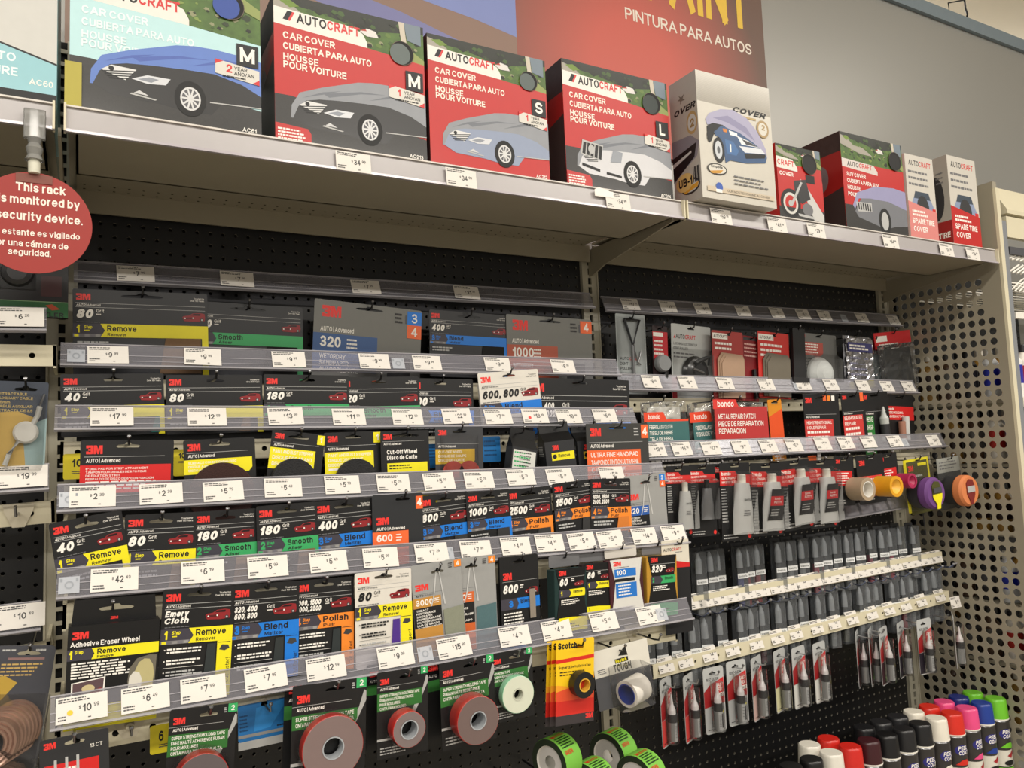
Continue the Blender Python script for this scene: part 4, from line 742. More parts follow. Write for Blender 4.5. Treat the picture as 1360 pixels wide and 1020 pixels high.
# ---- row 6: tapes
def tapecard(K_, H, sd, label, r, th, front, rim, green=('SUPER STRENGTH MOLDING TAPE', 'CINTA PARA MOLDEO DE ALTA RESISTENCIA'), rz=None, hole=.5, behind=None, dx=0, core=None):
    w = K_[3]; t = hang(K_, H, 'tape_pack', label, 'tape', sd, 'row6', 'rolls of tape on cards', hk=.5, hx=.57, hmat=STEEL); u = H/w
    b = MB(); card_mesh(b, w, H, CARD, slot_hole(w*.57, .5, w*.28), .05); A = art(b, w, H)
    A.text('3M', .06, .13, .1, RED3, bold=.045, fit=.17); A.rect(0, .265, .8, .27, LGREY); A.text('AUTO | Advanced', .06, .29, .045, WT, bold=.02, fit=.36)
    A.rect(.86, .0, 1, .13, GRN); A.text('2', .93, .025, .08, WT, bold=.02, al='c'); A.lines(.8, .05, .04, 3, .03, .015, LGREY)
    A.poly([(.97, .16), (1, .18), (1, .3), (.72, .85), (.62, .85), (.9, .38)], M('#a9a9a6', .4))
    A.poly([(0, .38), (.88, .38), (.88, .52), (.85, .56), (0, .56)] if len(green) < 3 else [(0, .38), (.88, .38), (.88, .66), (0, .7)], M('#2d6b2c', .45))
    for i, s in enumerate(green): A.text(s, .05, .405+i*.075, .05, WT, bold=.012, fit=min(.78, .03*len(s)))
    A.rect(.0, u-.36, .3, u-.32, LGREY); A.lines(.06, u-.2, .5, 3, .05, .022, LGREY)
    b.build('printed_card', t)
    rz = rz if rz is not None else H-.62*w-r
    b = MB(); m1 = M(rim, .3, coat=.3); m2 = M(front, .55)
    b.lathe([(r, 0), (r, -th), (r-.03, -th-.02)], m1, 44, (dx, -.2, rz), 'y', False, False)
    b.lathe([(r-.03, -th-.02), (hole+.08, -th-.02)], m2, 44, (dx, -.2, rz), 'y', False, False); tr = b.build('tape_roll', t)
    b = MB(); b.lathe([(hole+.08, -th-.05), (hole, -th-.05), (hole, 0)], M(core or '#a4a8ac', .4), 36, (dx, -.2, rz), 'y', False, False); b.build('tape_core', tr)
    b = MB(); b.lathe([(r+.22, -.02), (r+.1, -th*.7), (r+.06, -th*.9)], BLIS, 40, (dx, -.05, rz), 'y', False, False); b.build('clear_blister', t)
    if behind:
        b = MB(); card_mesh(b, w, H, CARD, None, .05); A = art(b, w, H); A.text('3M', .06, .13, .1, RED3, bold=.045, fit=.17); A.rect(0, .38, .85, .56, M('#2d6b2c')); A.text('AUTO', .06, .29, .045, WT, fit=.15)
        x, y, z, ww, tl = K_; o = b.build('tape_pack', loc=(x+ww/2-behind, y+1.5, z-H+.15), rot=(0, -tl, 0)); tag(o, 'second tape card hanging close behind '+sd, 'tape', 'rolls of tape on cards')
    return t
tapecard((5.97, -15.20, -33.13, 3.82, -4.25), 6.2, 'the cut-off tape card', 'black and green tape card with a red edged roll cut off by the frame', 1.5, .9, '#5f5657', '#a3241f', ('SUPER STRENGTH MOLDING TAPE', 'FREE HAUTE ADHERENCE RUBAN', 'POUR MOULURES', 'CINTA PARA MOLDEO DE ALTA'))
tapecard((13.02, -15.60, -32.95, 4.80, -2.71), 6.4, 'the large tape card', 'tape card with the large grey roll, directly under the $12.99 tag', 1.95, .75, '#7d6a67', '#b0302a', behind=.45, hole=.62, rz=2.6)
tapecard((18.65, -15.30, -33.14, 3.62, -1.75), 5.6, 'the narrow tape card', 'narrow tape card with small red rimmed grey roll, second whole roll', 1.15, 1.0, '#7a6c6a', '#c0322b', ('SUPER STRENGTH MOLDING TAPE', 'RUBAN HAUTE RESISTANCE', 'POUR MOULURES', 'CINTA PARA MOLDEO'), behind=.4, hole=.55, rz=2.0)
tapecard((23.12, -15.30, -33.29, 4.25, 0.56), 5.9, 'the thick tape card', 'tape card with a wide red rimmed roll beside the white ring tape', 1.6, 1.25, '#6e5c58', '#b5302a', ('SUPER STRENGTH MOLDING TAPE', 'RUBAN HAUTE RESISTANCE', 'CINTA PARA MOLDEO DE ALTA'), behind=.4, hole=.55, rz=2.05)
tapecard((27.23, -15.20, -33.30, 3.40, 0.09), 4.9, 'the white ring tape card', 'tape card with a white ring shaped roll and green edge', 1.3, .55, '#d2d6c2', '#8fc7a2', ('MOUNTING TAPE', 'RUBAN ADHESIF DE MONTAGE', 'CINTA DE MONTAJE'), hole=.36, rz=1.95, core='#c8cab8')
# yellow electrical tape cards
for i, (k, sd) in enumerate((((32.69, -15.40, -33.13, 3.44, -3.88), 'the front yellow tape card'), ((32.60, -14.90, -33.22, 3.45, -4.81), 'the middle yellow tape card'), ((32.49, -14.40, -33.35, 3.46, -4.82), 'the rear yellow tape card'))):
    w = k[3]; H = 4.5; t = hang(k, H, 'electrical_tape_pack', ['yellow and red electrical tape card, frontmost of three', 'yellow and red electrical tape card, middle of three', 'yellow and red electrical tape card, rearmost of three'][i], 'tape', sd, 'row6', 'yellow electrical tape cards', hk=.6 if i == 0 else None, hx=.6, hlen=4)
    b = MB(); card_mesh(b, w, H, YEL if 0 else M('#f2c61c', .42), slot_hole(w*.58, .62, 1.0), .04); A = art(b, w, H)
    A.text('Scotch', .04, .06, .14, INK, bold=.06, fit=.5); A.poly([(0, .42), (1, .36), (1, .44), (0, .5)], M('#d5281c', .42)); A.text('Super 33+', .06, .56, .06, INK, bold=.02, fit=.4); A.text('Vinyl Electrical Tape', .46, .56, .05, INK, fit=.45); A.lines(.1, .68, .7, 2, .06, .024, INK)
    A.poly([(0, .95), (.3, 1.0), (.6, .9), (1, .8), (1, 1.1), (0, 1.2)], M('#f0a02a', .42)); A.poly([(0, 1.1), (.5, 1.0), (1, 1.0), (1, 1.55), (0, 1.55)], M('#e2502c', .42)); A.poly([(0, 1.3), (1, 1.3), (1, 1.62), (0, 1.62)], M('#cf2a20', .42)); A.rect(0, 1.6, 1, 1.8, M('#3a3436')); A.text('3M', .78, 1.62, .1, RED3, bold=.04); b.build('printed_card', t)
    if i == 0:
        b = MB(); b.lathe([(.95, 0), (.95, -.75), (.5, -.75)], M('#161616', .35), 36, (.3, -.1, 1.25), 'y', False, False); tr = b.build('tape_roll', t)
        b = MB(); b.lathe([(.5, -.78), (.42, -.78), (.42, -.1)], M('#d8a83a', .4), 30, (.3, -.1, 1.25), 'y', False, False); b.lathe([(.42, -.12), (1e-6, -.12)], M('#c8321e'), 24, (.3, -.1, 1.25), 'y', False, False); b.build('tape_core', tr)
# white strapping tape on its card
k = (36.18, -15.20, -34.67, 5.00, 5.93); t = hang(k, 4.6, 'strapping_tape_pack', 'white strapping tape roll with a blue core on a white topped card', 'tape', 'the strapping tape roll', 'row6', hk=.5, yaw=-8); w = k[3]
b = MB(); card_mesh(b, w, 4.6, M('#55565a', .4), slot_hole(w*.6, .5, 1.1), .04); A = art(b, w, 4.6); A.rect(0, 0, 1, .42, M('#dcd8cc', .45)); A.rect(.38, .2, .62, .27, INK); A.text('Scotch', .39, .21, .05, YEL, bold=.04, fit=.2); A.text('TOUGH', .34, .28, .12, INK, bold=.05, fit=.32); A.lines(.06, .3, .16, 3, .03, .015, MGREY); A.poly([(.45, .16), (.56, .05), (.6, .05), (.62, .18)], INK); b.build('printed_card', t)
b = MB(); prof = [(1.0, -.95), (1.0, .95)]
b.lathe([(.78, -.95), (1.02, -.95), (1.02, .95), (.78, .95)], M('#dad5cc', .5), 36, (0, 0, 0), 'x', False, False); o = b.build('tape_roll', t); o.location = L3(.1, -1.2, 1.35); o.rotation_euler = (0, 0, math.radians(24))
b = MB(); b.lathe([(.79, -.97), (.7, -.97), (.7, .9)], M('#31449a', .45), 30, (0, 0, 0), 'x', False, False); b.lathe([(.7, .6), (1e-6, .6)], M('#24306e'), 30, (0, 0, 0), 'x', False, False); o = b.build('tape_core', t); o.location = L3(.1, -1.2, 1.35); o.rotation_euler = (0, 0, math.radians(24))
b = MB(); b.rbox(-1.5, 1.5, -2.2, -.1, .25, 3.2, BLIS, .5, 3); b.build('clear_blister', t)
# corner red-headed pack, marker cards, blue sheet pack
def bits(A, u): A.rect(.06, .42, .85, .95, RED); A.lines(.1, .5, .5, 3, .12, .05, WT); A.text('13 CT', .72, .2, .06, WT); A.rect(.2, .35, .24, .9, LGREY); A.rect(.36, .33, .4, .9, LGREY); A.rect(.52, .33, .56, .9, LGREY)
labelcard((-0.60, -15.60, -33.43, 3.34, 1.35), 5.0, 'the red headed pack at the corner', 'dark pack with a red block in the bottom left corner', 'row6', None, [], 'hanging_pack', 'pack', sub=bits, cm=CARDG, head=None, hmat=STEEL)
yellowtag((5.07, -12.60, -34.62, 1.23, -1.01), 1.7, '6', 'yellow card numbered 6 left of the cut-off tape card', 'row6')
k = (10.20, -12.70, -34.36, 3.24, 0.26); w = k[3]; b = MB(); card_mesh(b, w, 2.3, M('#1f6fb0', .45), None, .05); A = art(b, w, 2.3); A.poly([(.35, .1), (1, .0), (.62, .52), (.3, .55)], M('#2b86cc', .42)); A.lines(.03, .2, .18, 5, .07, .03, M('#0f3f6a')); A.lines(.75, .5, .15, 1, .05, .03, INK); A.rect(0, .58, 1, .64, GREY); b.box(-w/2, w/2, -.01, .05, -.5, 0, LGREY); tag(b.build('blue_sheet_pack', loc=(k[0]+w/2, k[1], k[2]-2.3), rot=(0, -k[4], 0)), 'blue marker sheet between two tape cards, low on the bar', 'marker card')
for (u_, sd) in ((((11.84, -34.52)), 'above the blue marker sheet'), (((3.97, -34.38)), 'left of the yellow card numbered 6')):
    hook(u_[0], -12.1, u_[1], 2.6, '', STEEL, M('#cfc6ae', .45), label='bare peg hook with a cream base plate '+sd)
hook((41.83, -34.56)[0]+.6, -12.1, (41.83, -34.56)[1], 3.6, '', STEEL, M('#cfc6ae', .45), label='bare peg hook with a cream base plate right of the strapping tape')
DXP, DXO = -1.14, -0.80
# ================================================================ right bay
BN = {'a': 'topmost right strip', 'b': 'second right strip', 'c': 'third right strip', 'd': 'short strip under the yellow tape reel', 'e': 'upper paint pen rail', 'f': 'lower paint pen rail'}
BK = {'a': (48.38, -2.40, -4.97, 48.18, 0.54), 'b': (47.99, -5.00, -13.34, 47.10, -0.38), 'c': (47.31, -8.00, -20.20, 47.87, -0.40)}
strip(BK['a'], 'a', 'clear grey label strip highest in the right bay, beside the perforated panel', (36.5,)); strip(BK['b'], 'b', 'clear grey label strip across the suction cup puller pack', (24.5, 40)); strip(BK['c'], 'c', 'clear grey label strip above the row of white and black tubes', (39.5,))
strip_tags(BK['a'], BN['a'], [(51.83, '17.99'), (56.92, '11.99'), (61.88, '11.99'), (68.10, '5.99'), (73.60, '5.99'), (78.12, '5.99'), (81.90, '5.99'), (89.00, '5.49'), (95.39, '6.99')], w=2.2)
strip_tags(BK['b'], BN['b'], [(51.92, '8.99'), (56.71, '8.99'), (62.01, '8.99'), (68.23, '2.99'), (74.17, '20.99'), (78.93, '5.99'), (84.62, '6.99'), (89.21, '13.99'), (93.40, '9.99')], w=2.3)
strip_tags(BK['c'], BN['c'], [(49.53, '13.99'), (52.81, '16.99'), (56.64, '17.99'), (60.77, '9.99'), (64.67, '8.99'), (68.52, '5.99'), (73.06, '7.99'), (76.93, '7.99'), (80.83, '5.99'), (85.62, '20.99'), (93.05, '24.99')], w=2.4)
for k, q, nm in (('b', 2.1, 'second'), ('c', 2.2, 'third')):
    x, y, z, w, tl = BK[k]; bar((x, y+q, z-1.9, min(w, 95.8-x), tl), 'cream punched bar behind the %s clear strip of the right bay' % nm)
# ---- first row of the right bay
K_ = (48.62, -3.60, -5.32, 3.76, -0.72); w = K_[3]; t = hang(K_, 8.2, 'dent_puller_pack', 'pale grey card holding a long metal T handled dent puller', 'tool pack', 'the dent puller card', 'right1', hk=.5)
b = MB(); card_mesh(b, w, 8.2, M('#9fa5a5', .45), slot_hole(w/2, .5, 1.1), .05); A = art(b, w, 8.2); A.text('AUTO', .1, 1.18, .08, INK, bold=.02, fit=.3); A.text('CRAFT', .42, 1.18, .08, RED, bold=.02, fit=.36); A.text('DENT', .1, 1.32, .08, INK, bold=.02); A.text('PULLER', .1, 1.45, .08, INK, bold=.02); A.lines(.1, 1.6, .6, 3, .07, .03, MGREY); b.build('printed_card', t)
b = MB(); b.tube([(-.95, -.25, 7.6), (.95, -.25, 7.6), (.0, -.25, 4.9), (-.95, -.25, 7.6)], .16, M('#3a3b3e', .3, .8)); b.tube([(0, -.25, 5.0), (0, -.25, .4)], .15, STEEL); b.build('puller_handle', t)
b = MB(); b.tube([(.3, -.15, 4.4), (.7, -.15, 3.2), (1.0, -.15, 3.0)], .07, STEEL); b.tube([(1.1, -.15, 4.4), (.7, -.15, 3.2), (.5, -.15, 3.0)], .07, STEEL); b.build('spare_hook', t)
blister(t, -w/2+.1, w/2-.1, -.6, -.02, .2, 7.9)
K_ = (53.13, -3.80, -6.39, 2.01, -2.12); w = K_[3]; t = hang(K_, 7.0, 'small_tool_pack', 'narrow dark pack with a red label and grey round tool head', 'tool pack', 'the narrow red labelled tool', 'right1', hk=.35)
b = MB(); card_mesh(b, w, 7, M('#2a1a1c', .45), slot_hole(w/2, .35, .6), .05); A = art(b, w, 7); A.poly([(0, .3), (1, .3), (1, 2.0), (.8, 2.3), (.3, 2.2), (.1, 1.9)], M('#c01f2a', .4)); A.rect(.05, .35, .7, .55, WT); A.lines(.1, .75, .7, 4, .22, .1, WT); b.build('printed_card', t)
b = MB(); b.lathe([(1e-6, -.7), (.8, -.7), (.9, -.5), (.9, 0), (1e-6, 0)], M('#77797a', .5), 24, (-.1, -.15, 3.0), 'y', False, False); b.tube([(.35, -.3, 2.9), (.4, -.3, .3)], .28, BLK); b.build('tool_head', t)
K_ = (56.55, -2.80, -5.84, 5.57, -2.66); w = K_[3]; t = hang(K_, 8.2, 'suction_puller_pack', 'white card holding a black suction cup dent puller', 'tool pack', 'the suction cup puller', 'right1', hk=.42)
b = MB(); card_mesh(b, w, 8.2, M('#bfc2c0', .42), slot_hole(w/2, .42, 1.0), .05); A = art(b, w, 8.2); A.poly([(.05, .28), (.1, .2), (.1, .28)], RED); A.text('AUTO', .11, .2, .085, INK, bold=.02, fit=.23); A.text('CRAFT', .35, .2, .085, RED, bold=.02, fit=.26); A.text('LOCKING SUCTION CUP', .05, .36, .05, INK, fit=.6); A.text('DENT PULLER', .05, .45, .05, INK, fit=.36); A.lines(.05, .56, .6, 2, .07, .03, MGREY); A.rect(0, 1.05, .12, 2, M('#a01c22')); b.build('printed_card', t)
b = MB(); b.lathe([(1.75, 0), (1.8, -.25), (1.5, -.6), (.9, -.8), (.8, -1.0), (1e-6, -1.0)], M('#101011', .25, coat=.3), 36, (.25, -.1, 3.0), 'y', False, False); b.build('suction_cup', t)
b = MB(); b.tube([(-.3, -1.0, 3.9), (.7, -1.2, 4.4), (1.5, -1.2, 4.7), (1.7, -.9, 3.8)], .24, BLK); b.tube([(-.7, -1.05, 3.3), (.6, -1.2, 2.9)], .12, STEEL); b.build('lever_handle', t)
blister(t, -w/2+.15, w/2-.1, -1.45, -.03, .4, 5.6)
TANP = M('#a88a72', .5); 
def spreaders(K_, H, sd, label, cm, plastic, lines=3, y0=.4):
    w = K_[3]; t = hang(K_, H, 'spreader_pack', label, 'spreader pack', sd, 'right1', hk=.4)
    b = MB(); card_mesh(b, w, H, cm, slot_hole(w/2, .4, .9), .05); A = art(b, w, H); A.rect(.02, .06, .5, .2, WT); A.text('AUTOCRAFT', .05, .1, .07, INK, bold=.02, fit=.42); A.lines(.08, .28, .7, lines, .12, .055, WT); b.build('printed_card', t)
    for i in range(3):
        b = MB(); o = i*.22; b.rbox(-w*.38+o, w*.46, 0, H*.62-o*1.2, 0, .07, plastic, .3, 3); b2 = MB()
        b2.prism([(-w*.38+o, .2), (w*.44, .2), (w*.44, H*.66-o), (-w*.25+o, H*.68-o), (-w*.38+o, H*.58-o)], -.2-i*.1, -.13-i*.1, plastic, fn=lambda a, c, e: (a, e, c)); b2.build('plastic_spreader', t)
    return t
spreaders((61.36, -3.80, -6.54, 4.59, -1.96), 7.6, 'the tan spreaders', 'red headed pack of tan plastic body filler spreaders', M('#a83c38', .42), TANP, 2)
K_ = (66.24, -3.50, -6.90, 2.45, -3.97); w = K_[3]; t = hang(K_, 7.4, 'small_tool_pack', 'narrow dark red pack wedged between the two spreader packs', 'tool pack', 'the narrow dark red pack', 'right1', hk=.4)
b = MB(); card_mesh(b, w, 7.4, M('#7e171c', .45), slot_hole(w/2, .4, .9), .05); A = art(b, w, 7.4); A.rect(.05, .08, .9, .2, M('#3a3a3c')); A.lines(.1, .35, .8, 4, .18, .07, M('#e0b0a8')); b.build('printed_card', t)
b = MB(); b.tube([(.2, -.3, 3.6), (.5, -.3, .3)], .25, BLK); b.build('tool_handle', t)
spreaders((68.21, -3.90, -6.37, 4.96, -2.85), 7.6, 'the grey spreaders', 'bright red pack of grey plastic spreaders with a white name tab', M('#c8332c', .42), M('#6e675a', .4), 3)
K_ = (73.47, -3.80, -5.88, 2.02, -2.76); w = K_[3]; t = hang(K_, 7.6, 'sanding_block', 'black flat sanding block hanging left of the white mask pack', 'tool', 'the black sanding block', 'right1', hk=.4)
b = MB(); b.box(-w/2, w/2, -.5, 0, 1.8, 7.6, M('#19191b', .5)); b.build('block_handle', t); b = MB(); b.box(-w/2-.4, w/2+.2, -.8, 0, 0, 1.8, M('#222224', .6)); b.build('block_foot', t)
K_ = (76.26, -2.90, -6.08, 6.39, -2.00); w = K_[3]; t = hang(K_, 7.6, 'respirator_pack', 'grey pack with a white dust mask and faded red label', 'mask pack', 'the dust mask pack', 'right1', hk=.35)
b = MB(); card_mesh(b, w, 7.6, M('#6f6f6d', .5), slot_hole(w/2, .35, .9), .05); A = art(b, w, 7.6); A.text('3M', .02, .02, .07, RED3, bold=.04, fit=.12); A.poly([(0, .17), (.62, .17), (.62, .36), (.56, .42), (0, .42)], M('#b8574e', .45)); A.lines(.03, .2, .5, 4, .05, .022, WT); A.lines(.03, .47, .6, 5, .06, .025, M('#3a3a3a')); b.build('printed_card', t)
b = MB(); b.lathe([(2.1, 0), (2.0, -.3), (1.5, -.9), (.8, -1.25), (1e-6, -1.35)], M('#d9dcda', .85, bump=.3, scale=200), 28, (-.2, -.05, 2.7), 'y', False, False); b.build('dust_mask', t)
b = MB(); b.tube([(-1.9, -.1, 3.2), (-.8, -.5, 4.1), (.2, -.5, 4.0), (1.3, -.1, 2.6)], .06, WT); b.build('elastic_strap', t)
blister(t, -w/2+.1, w/2-.1, -1.5, -.02, .3, 5.2)
def bag(K_, H, sd, label, inner, head=None, htxt=None, row='right1', puff=.7, body=BAG, hk=.4, tilt_head=0, name='clear_bag_pack', lab=None, lw=.9):
    w = K_[3]; t = hang(K_, H, name, label, 'bag pack', sd, row, hk=hk)
    b = MB(); n, mm = 10, 12; vs = []
    rr = random.Random(len(sd)); hb = H*(.78 if head else .94)
    for side in (-1, 1):
        for j in range(mm+1):
            for i in range(n+1):
                u, v = i/n, j/mm; d = puff*(math.sin(math.pi*u)**.6)*(math.sin(math.pi*min(1, v*.97+.02))**.5)*.5*side+rr.uniform(-.1, .1)*(0 < i < n)
                vs.append(((u-.5)*w, -puff*.5+d, v*hb))
    S = (n+1)*(mm+1); fs = []
    for s in (0, 1):
        for j in range(mm):
            for i in range(n):
                a = s*S+j*(n+1)+i; q = (a, a+1, a+n+2, a+n+1); fs.append(q if s == 0 else q[::-1])
    b.add(vs, fs, body, False); b.build('bag_film', t)
    b = MB(); b.rbox(-w*.36, w*.36, -puff*.62, -puff*.35, .4, hb*.9, inner, .2, 3); b.build('contents', t)
    if head:
        b = MB(); b.box(-w/2, w/2, -.1, 0, H*.72, H, head); A = Art(b, (-w/2, -.1, H), S=w)
        if htxt: htxt(A)
        o = b.build('header_card', t); o.rotation_euler = (0, math.radians(tilt_head), 0)
    if lab: 
        b = MB(); lab(b, w, H, puff); b.build('front_label', t)
    return t
def crinkle(b, x0, x1, y, z0, z1, m, amp, nx=12, nz=20):
    rg = random.Random(3); vs = [(x0+(x1-x0)*i/nx, y+rg.uniform(-amp, amp), z0+(z1-z0)*j/nz) for j in range(nz+1) for i in range(nx+1)]
    fs = []
    for j in range(nz):
        for i in range(nx): a = j*(nx+1)+i; fs += [(a, a+1, a+nx+2), (a, a+nx+2, a+nx+1)]
    b.add(vs, fs, m)
def pouchlab(b, w, H, p):
    A = Art(b, (-w*.42, -p*.9-.12, H*.82), S=w*.84); crinkle(b, -w*.46, w*.46, -p*.9-.02, H*.05, H*.9, M('#c4c4ca', .22, .9), .11); A.rect(0, 0, 1, .25, M('#3f3f74', .4)); A.lines(.06, .06, .8, 2, .08, .05, WT); A.lines(.06, .4, .8, 6, .15, .05, M('#77778c')); A.poly([(0, 1.1), (1, 1.0), (1, 1.2), (0, 1.3)], M('#a8a050', .4)); A.lines(.08, 1.36, .7, 3, .1, .04, INK)
bag((82.63, -3.50, -5.92, 5.36, -1.89), 7.2, 'the silver pouch', 'shiny silver foil pouch with a dark blue top label', M('#77777c', .4, .5), None, body=M('#a4a4aa', .18, .9, bump=1., scale=45), lab=pouchlab, name='foil_pouch')
def hl(A): A.rect(.04, .06, .34, .16, WT); A.lines(.1, .2, .6, 3, .08, .04, WT)
bag((88.31, -2.90, -6.48, 2.35, -2.79), 6.6, 'the bag behind the red header', 'dark clear bag with a small red header behind the other bag', M('#2a3a40', .5), M('#8e1a20', .42), None)
bag((89.03, -3.40, -5.85, 7.45, 6.00), 7.4, 'the red headed bag', 'crinkled clear bag under a tilted bright red header, end of the top row', M('#1c2022', .3), M('#c4252a', .42), hl, tilt_head=0)
# ---- second row of the right bay
def bondolab(c1, words):
    def f(b, w, H, p):
        b.box(-w*.46, w*.46, -p-.08, -p-.03, .2, H*.6, c1); A = Art(b, (-w*.46, -p-.08, H*.6), S=w*.92); A.poly([(-.06, -.16), (.4, -.16), (.47, -.02), (1, -.02), (1, .02), (-.06, .02)], M('#e4482a', .42)); A.text('bondo', .04, -.12, .09, WT, bold=.02, fit=.28)
        for i, s in enumerate(words): A.text(s, .05, .08+i*.11, .07, WT, bold=.012, fit=.55)
        A.lines(.05, .45, .8, 5, .09, .035, WT)
    return f
TEALB = M('#3d6b6a', .45)
bag((49.16, -5.70, -14.21, 5.79, 0.55), 5.6, 'the left teal cloth bag', 'clear bag of white cloth with a teal label, left of the two', M('#dcdad2', .9), None, row='right2', lab=bondolab(TEALB, ['FIBERGLASS CLOTH', 'TISSU DE FIBRE', 'TELA DE FIBRA']), puff=.9)
bag((55.58, -5.20, -14.35, 6.54, 2.57), 5.6, 'the right teal cloth bag', 'clear bag of white cloth with a teal label, right of the two', M('#dcdad2', .9), None, row='right2', lab=bondolab(TEALB, ['FIBERGLASS MAT', 'TISSU DE VERRE']), puff=.7)
def redlab(b, w, H, p):
    b.box(-w*.5, w*.5, -.75, -.7, H*.3, H*.86, M('#b83434', .42)); A = Art(b, (-w*.5, -.75, H*.86), S=w); A.poly([(-.02, -.1), (.4, -.1), (.45, .0), (-.02, .03)], M('#d83a34', .42)); A.text('bondo', .06, -.08, .08, WT, bold=.02, fit=.3); A.text('METAL REPAIR PATCH', .06, .1, .07, WT, bold=.012, fit=.7); A.text('PIECE DE REPARATION', .06, .2, .07, WT, bold=.012, fit=.85); A.text('REPARACION', .06, .3, .07, WT, bold=.012, fit=.5); A.lines(.06, .45, .8, 4, .07, .03, WT)
bag((58.00, -6.25, -14.29, 7.57, -0.21), 6.0, 'the red labelled mesh pack', 'clear bag with a big red label in front of the teal cloth bags', M('#c9c5b6', .8), None, row='right2', lab=redlab, puff=.5)
def orl(A, u): A.poly([(0, .9), (1, .5), (1, 2.0), (0, 2.3)], M('#e0521f', .42)); A.text('OVERHAUL', .3, 3.6, .3, WT, bold=.02, rot=-90, fit=1.6); A.lines(.15, 2.6, .7, 6, .16, .07, WT)
labelcard((66.10, -6.60, -14.42, 2.08, 2.04), 6.6, 'the narrow orange pack', 'narrow yellow edged pack with an orange flash and upright lettering', 'right2', None, [], sub=orl, cm=M('#d88a1c', .42), head=None, logo=None, hole_w=.5, hk=.35)
labelcard((71.55, -6.70, -13.86, 5.87, -0.05), 6.2, 'the wide red window pack', 'black pack with a wide red label and colour chips in its corner', 'right2', M('#c83a36', .4), ['HIGH STRENGTH SMALL', 'HOLE REPAIR', '', '', '', ''], y0=.48, y1=1.1, x1=.8, sub=lambda A, u: [A.rect(.55+i*.12, .02, .64+i*.12, .12, c) for i, c in enumerate((ORG2, ORG, WT))]+[A.rect(.02, 1.16, .25, 1.25, ORG2), A.rect(.28, 1.12, .38, 1.25, WT)])
labelcard((77.69, -6.80, -13.79, 4.12, 2.45), 6.2, 'the slanted red window pack', 'black pack with slanted red label beside the green labelled tube', 'right2', M('#c83a36', .4), ['SEAM SEALER', 'REPAIR', '', '', '', ''], y0=.62, y1=1.6, x1=.85, sub=lambda A, u: A.rect(.8, .0, .95, .25, ORG2))
K_ = (82.33, -5.90, -13.63, 5.06, 2.10); w = K_[3]
t = labelcard(K_, 6.2, 'the green tube pack', 'black pack with green label and a white tube', 'right2', M('#2f7a35', .42), ['ADHESIVE', 'ADHESIF', '', '', '', ''], y0=.55, y1=1.7, x1=.4, cut=False)
b = MB(); b.lathe([(.5, .3), (.52, 3.0), (.3, 3.4), (.12, 4.4)], M('#b9bcb8', .35), 18, (.75, -.5, 0), 'z'); b.build('glue_tube', t)
b = MB(); b.lathe([(.525, .8), (.53, 2.3)], M('#2a2a2c', .4), 18, (.75, -.5, 0), 'z', False, False); b.build('tube_label', t)
K_ = (88.62, -4.80, -13.63, 5.36, -2.08); w = K_[3]
t = labelcard(K_, 6.0, 'the fabric roll pack', 'black pack with red heading and upright white and tan rolls', 'right2', RED, ['bondo', 'SIDE MOLDING', 'ADHESIVE TAPE'], y0=.28, y1=.6, x1=1, logo=None, head=None, cut=False)
for q, c, h in ((-.45, '#a5735e', 2.6), (.35, '#c8c8c4', 3.2)):
    b = MB(); b.lathe([(.42, .3), (.42, h)], M(c, .6), 16, (q, -.45, 0), 'z'); b.build('material_roll', t)
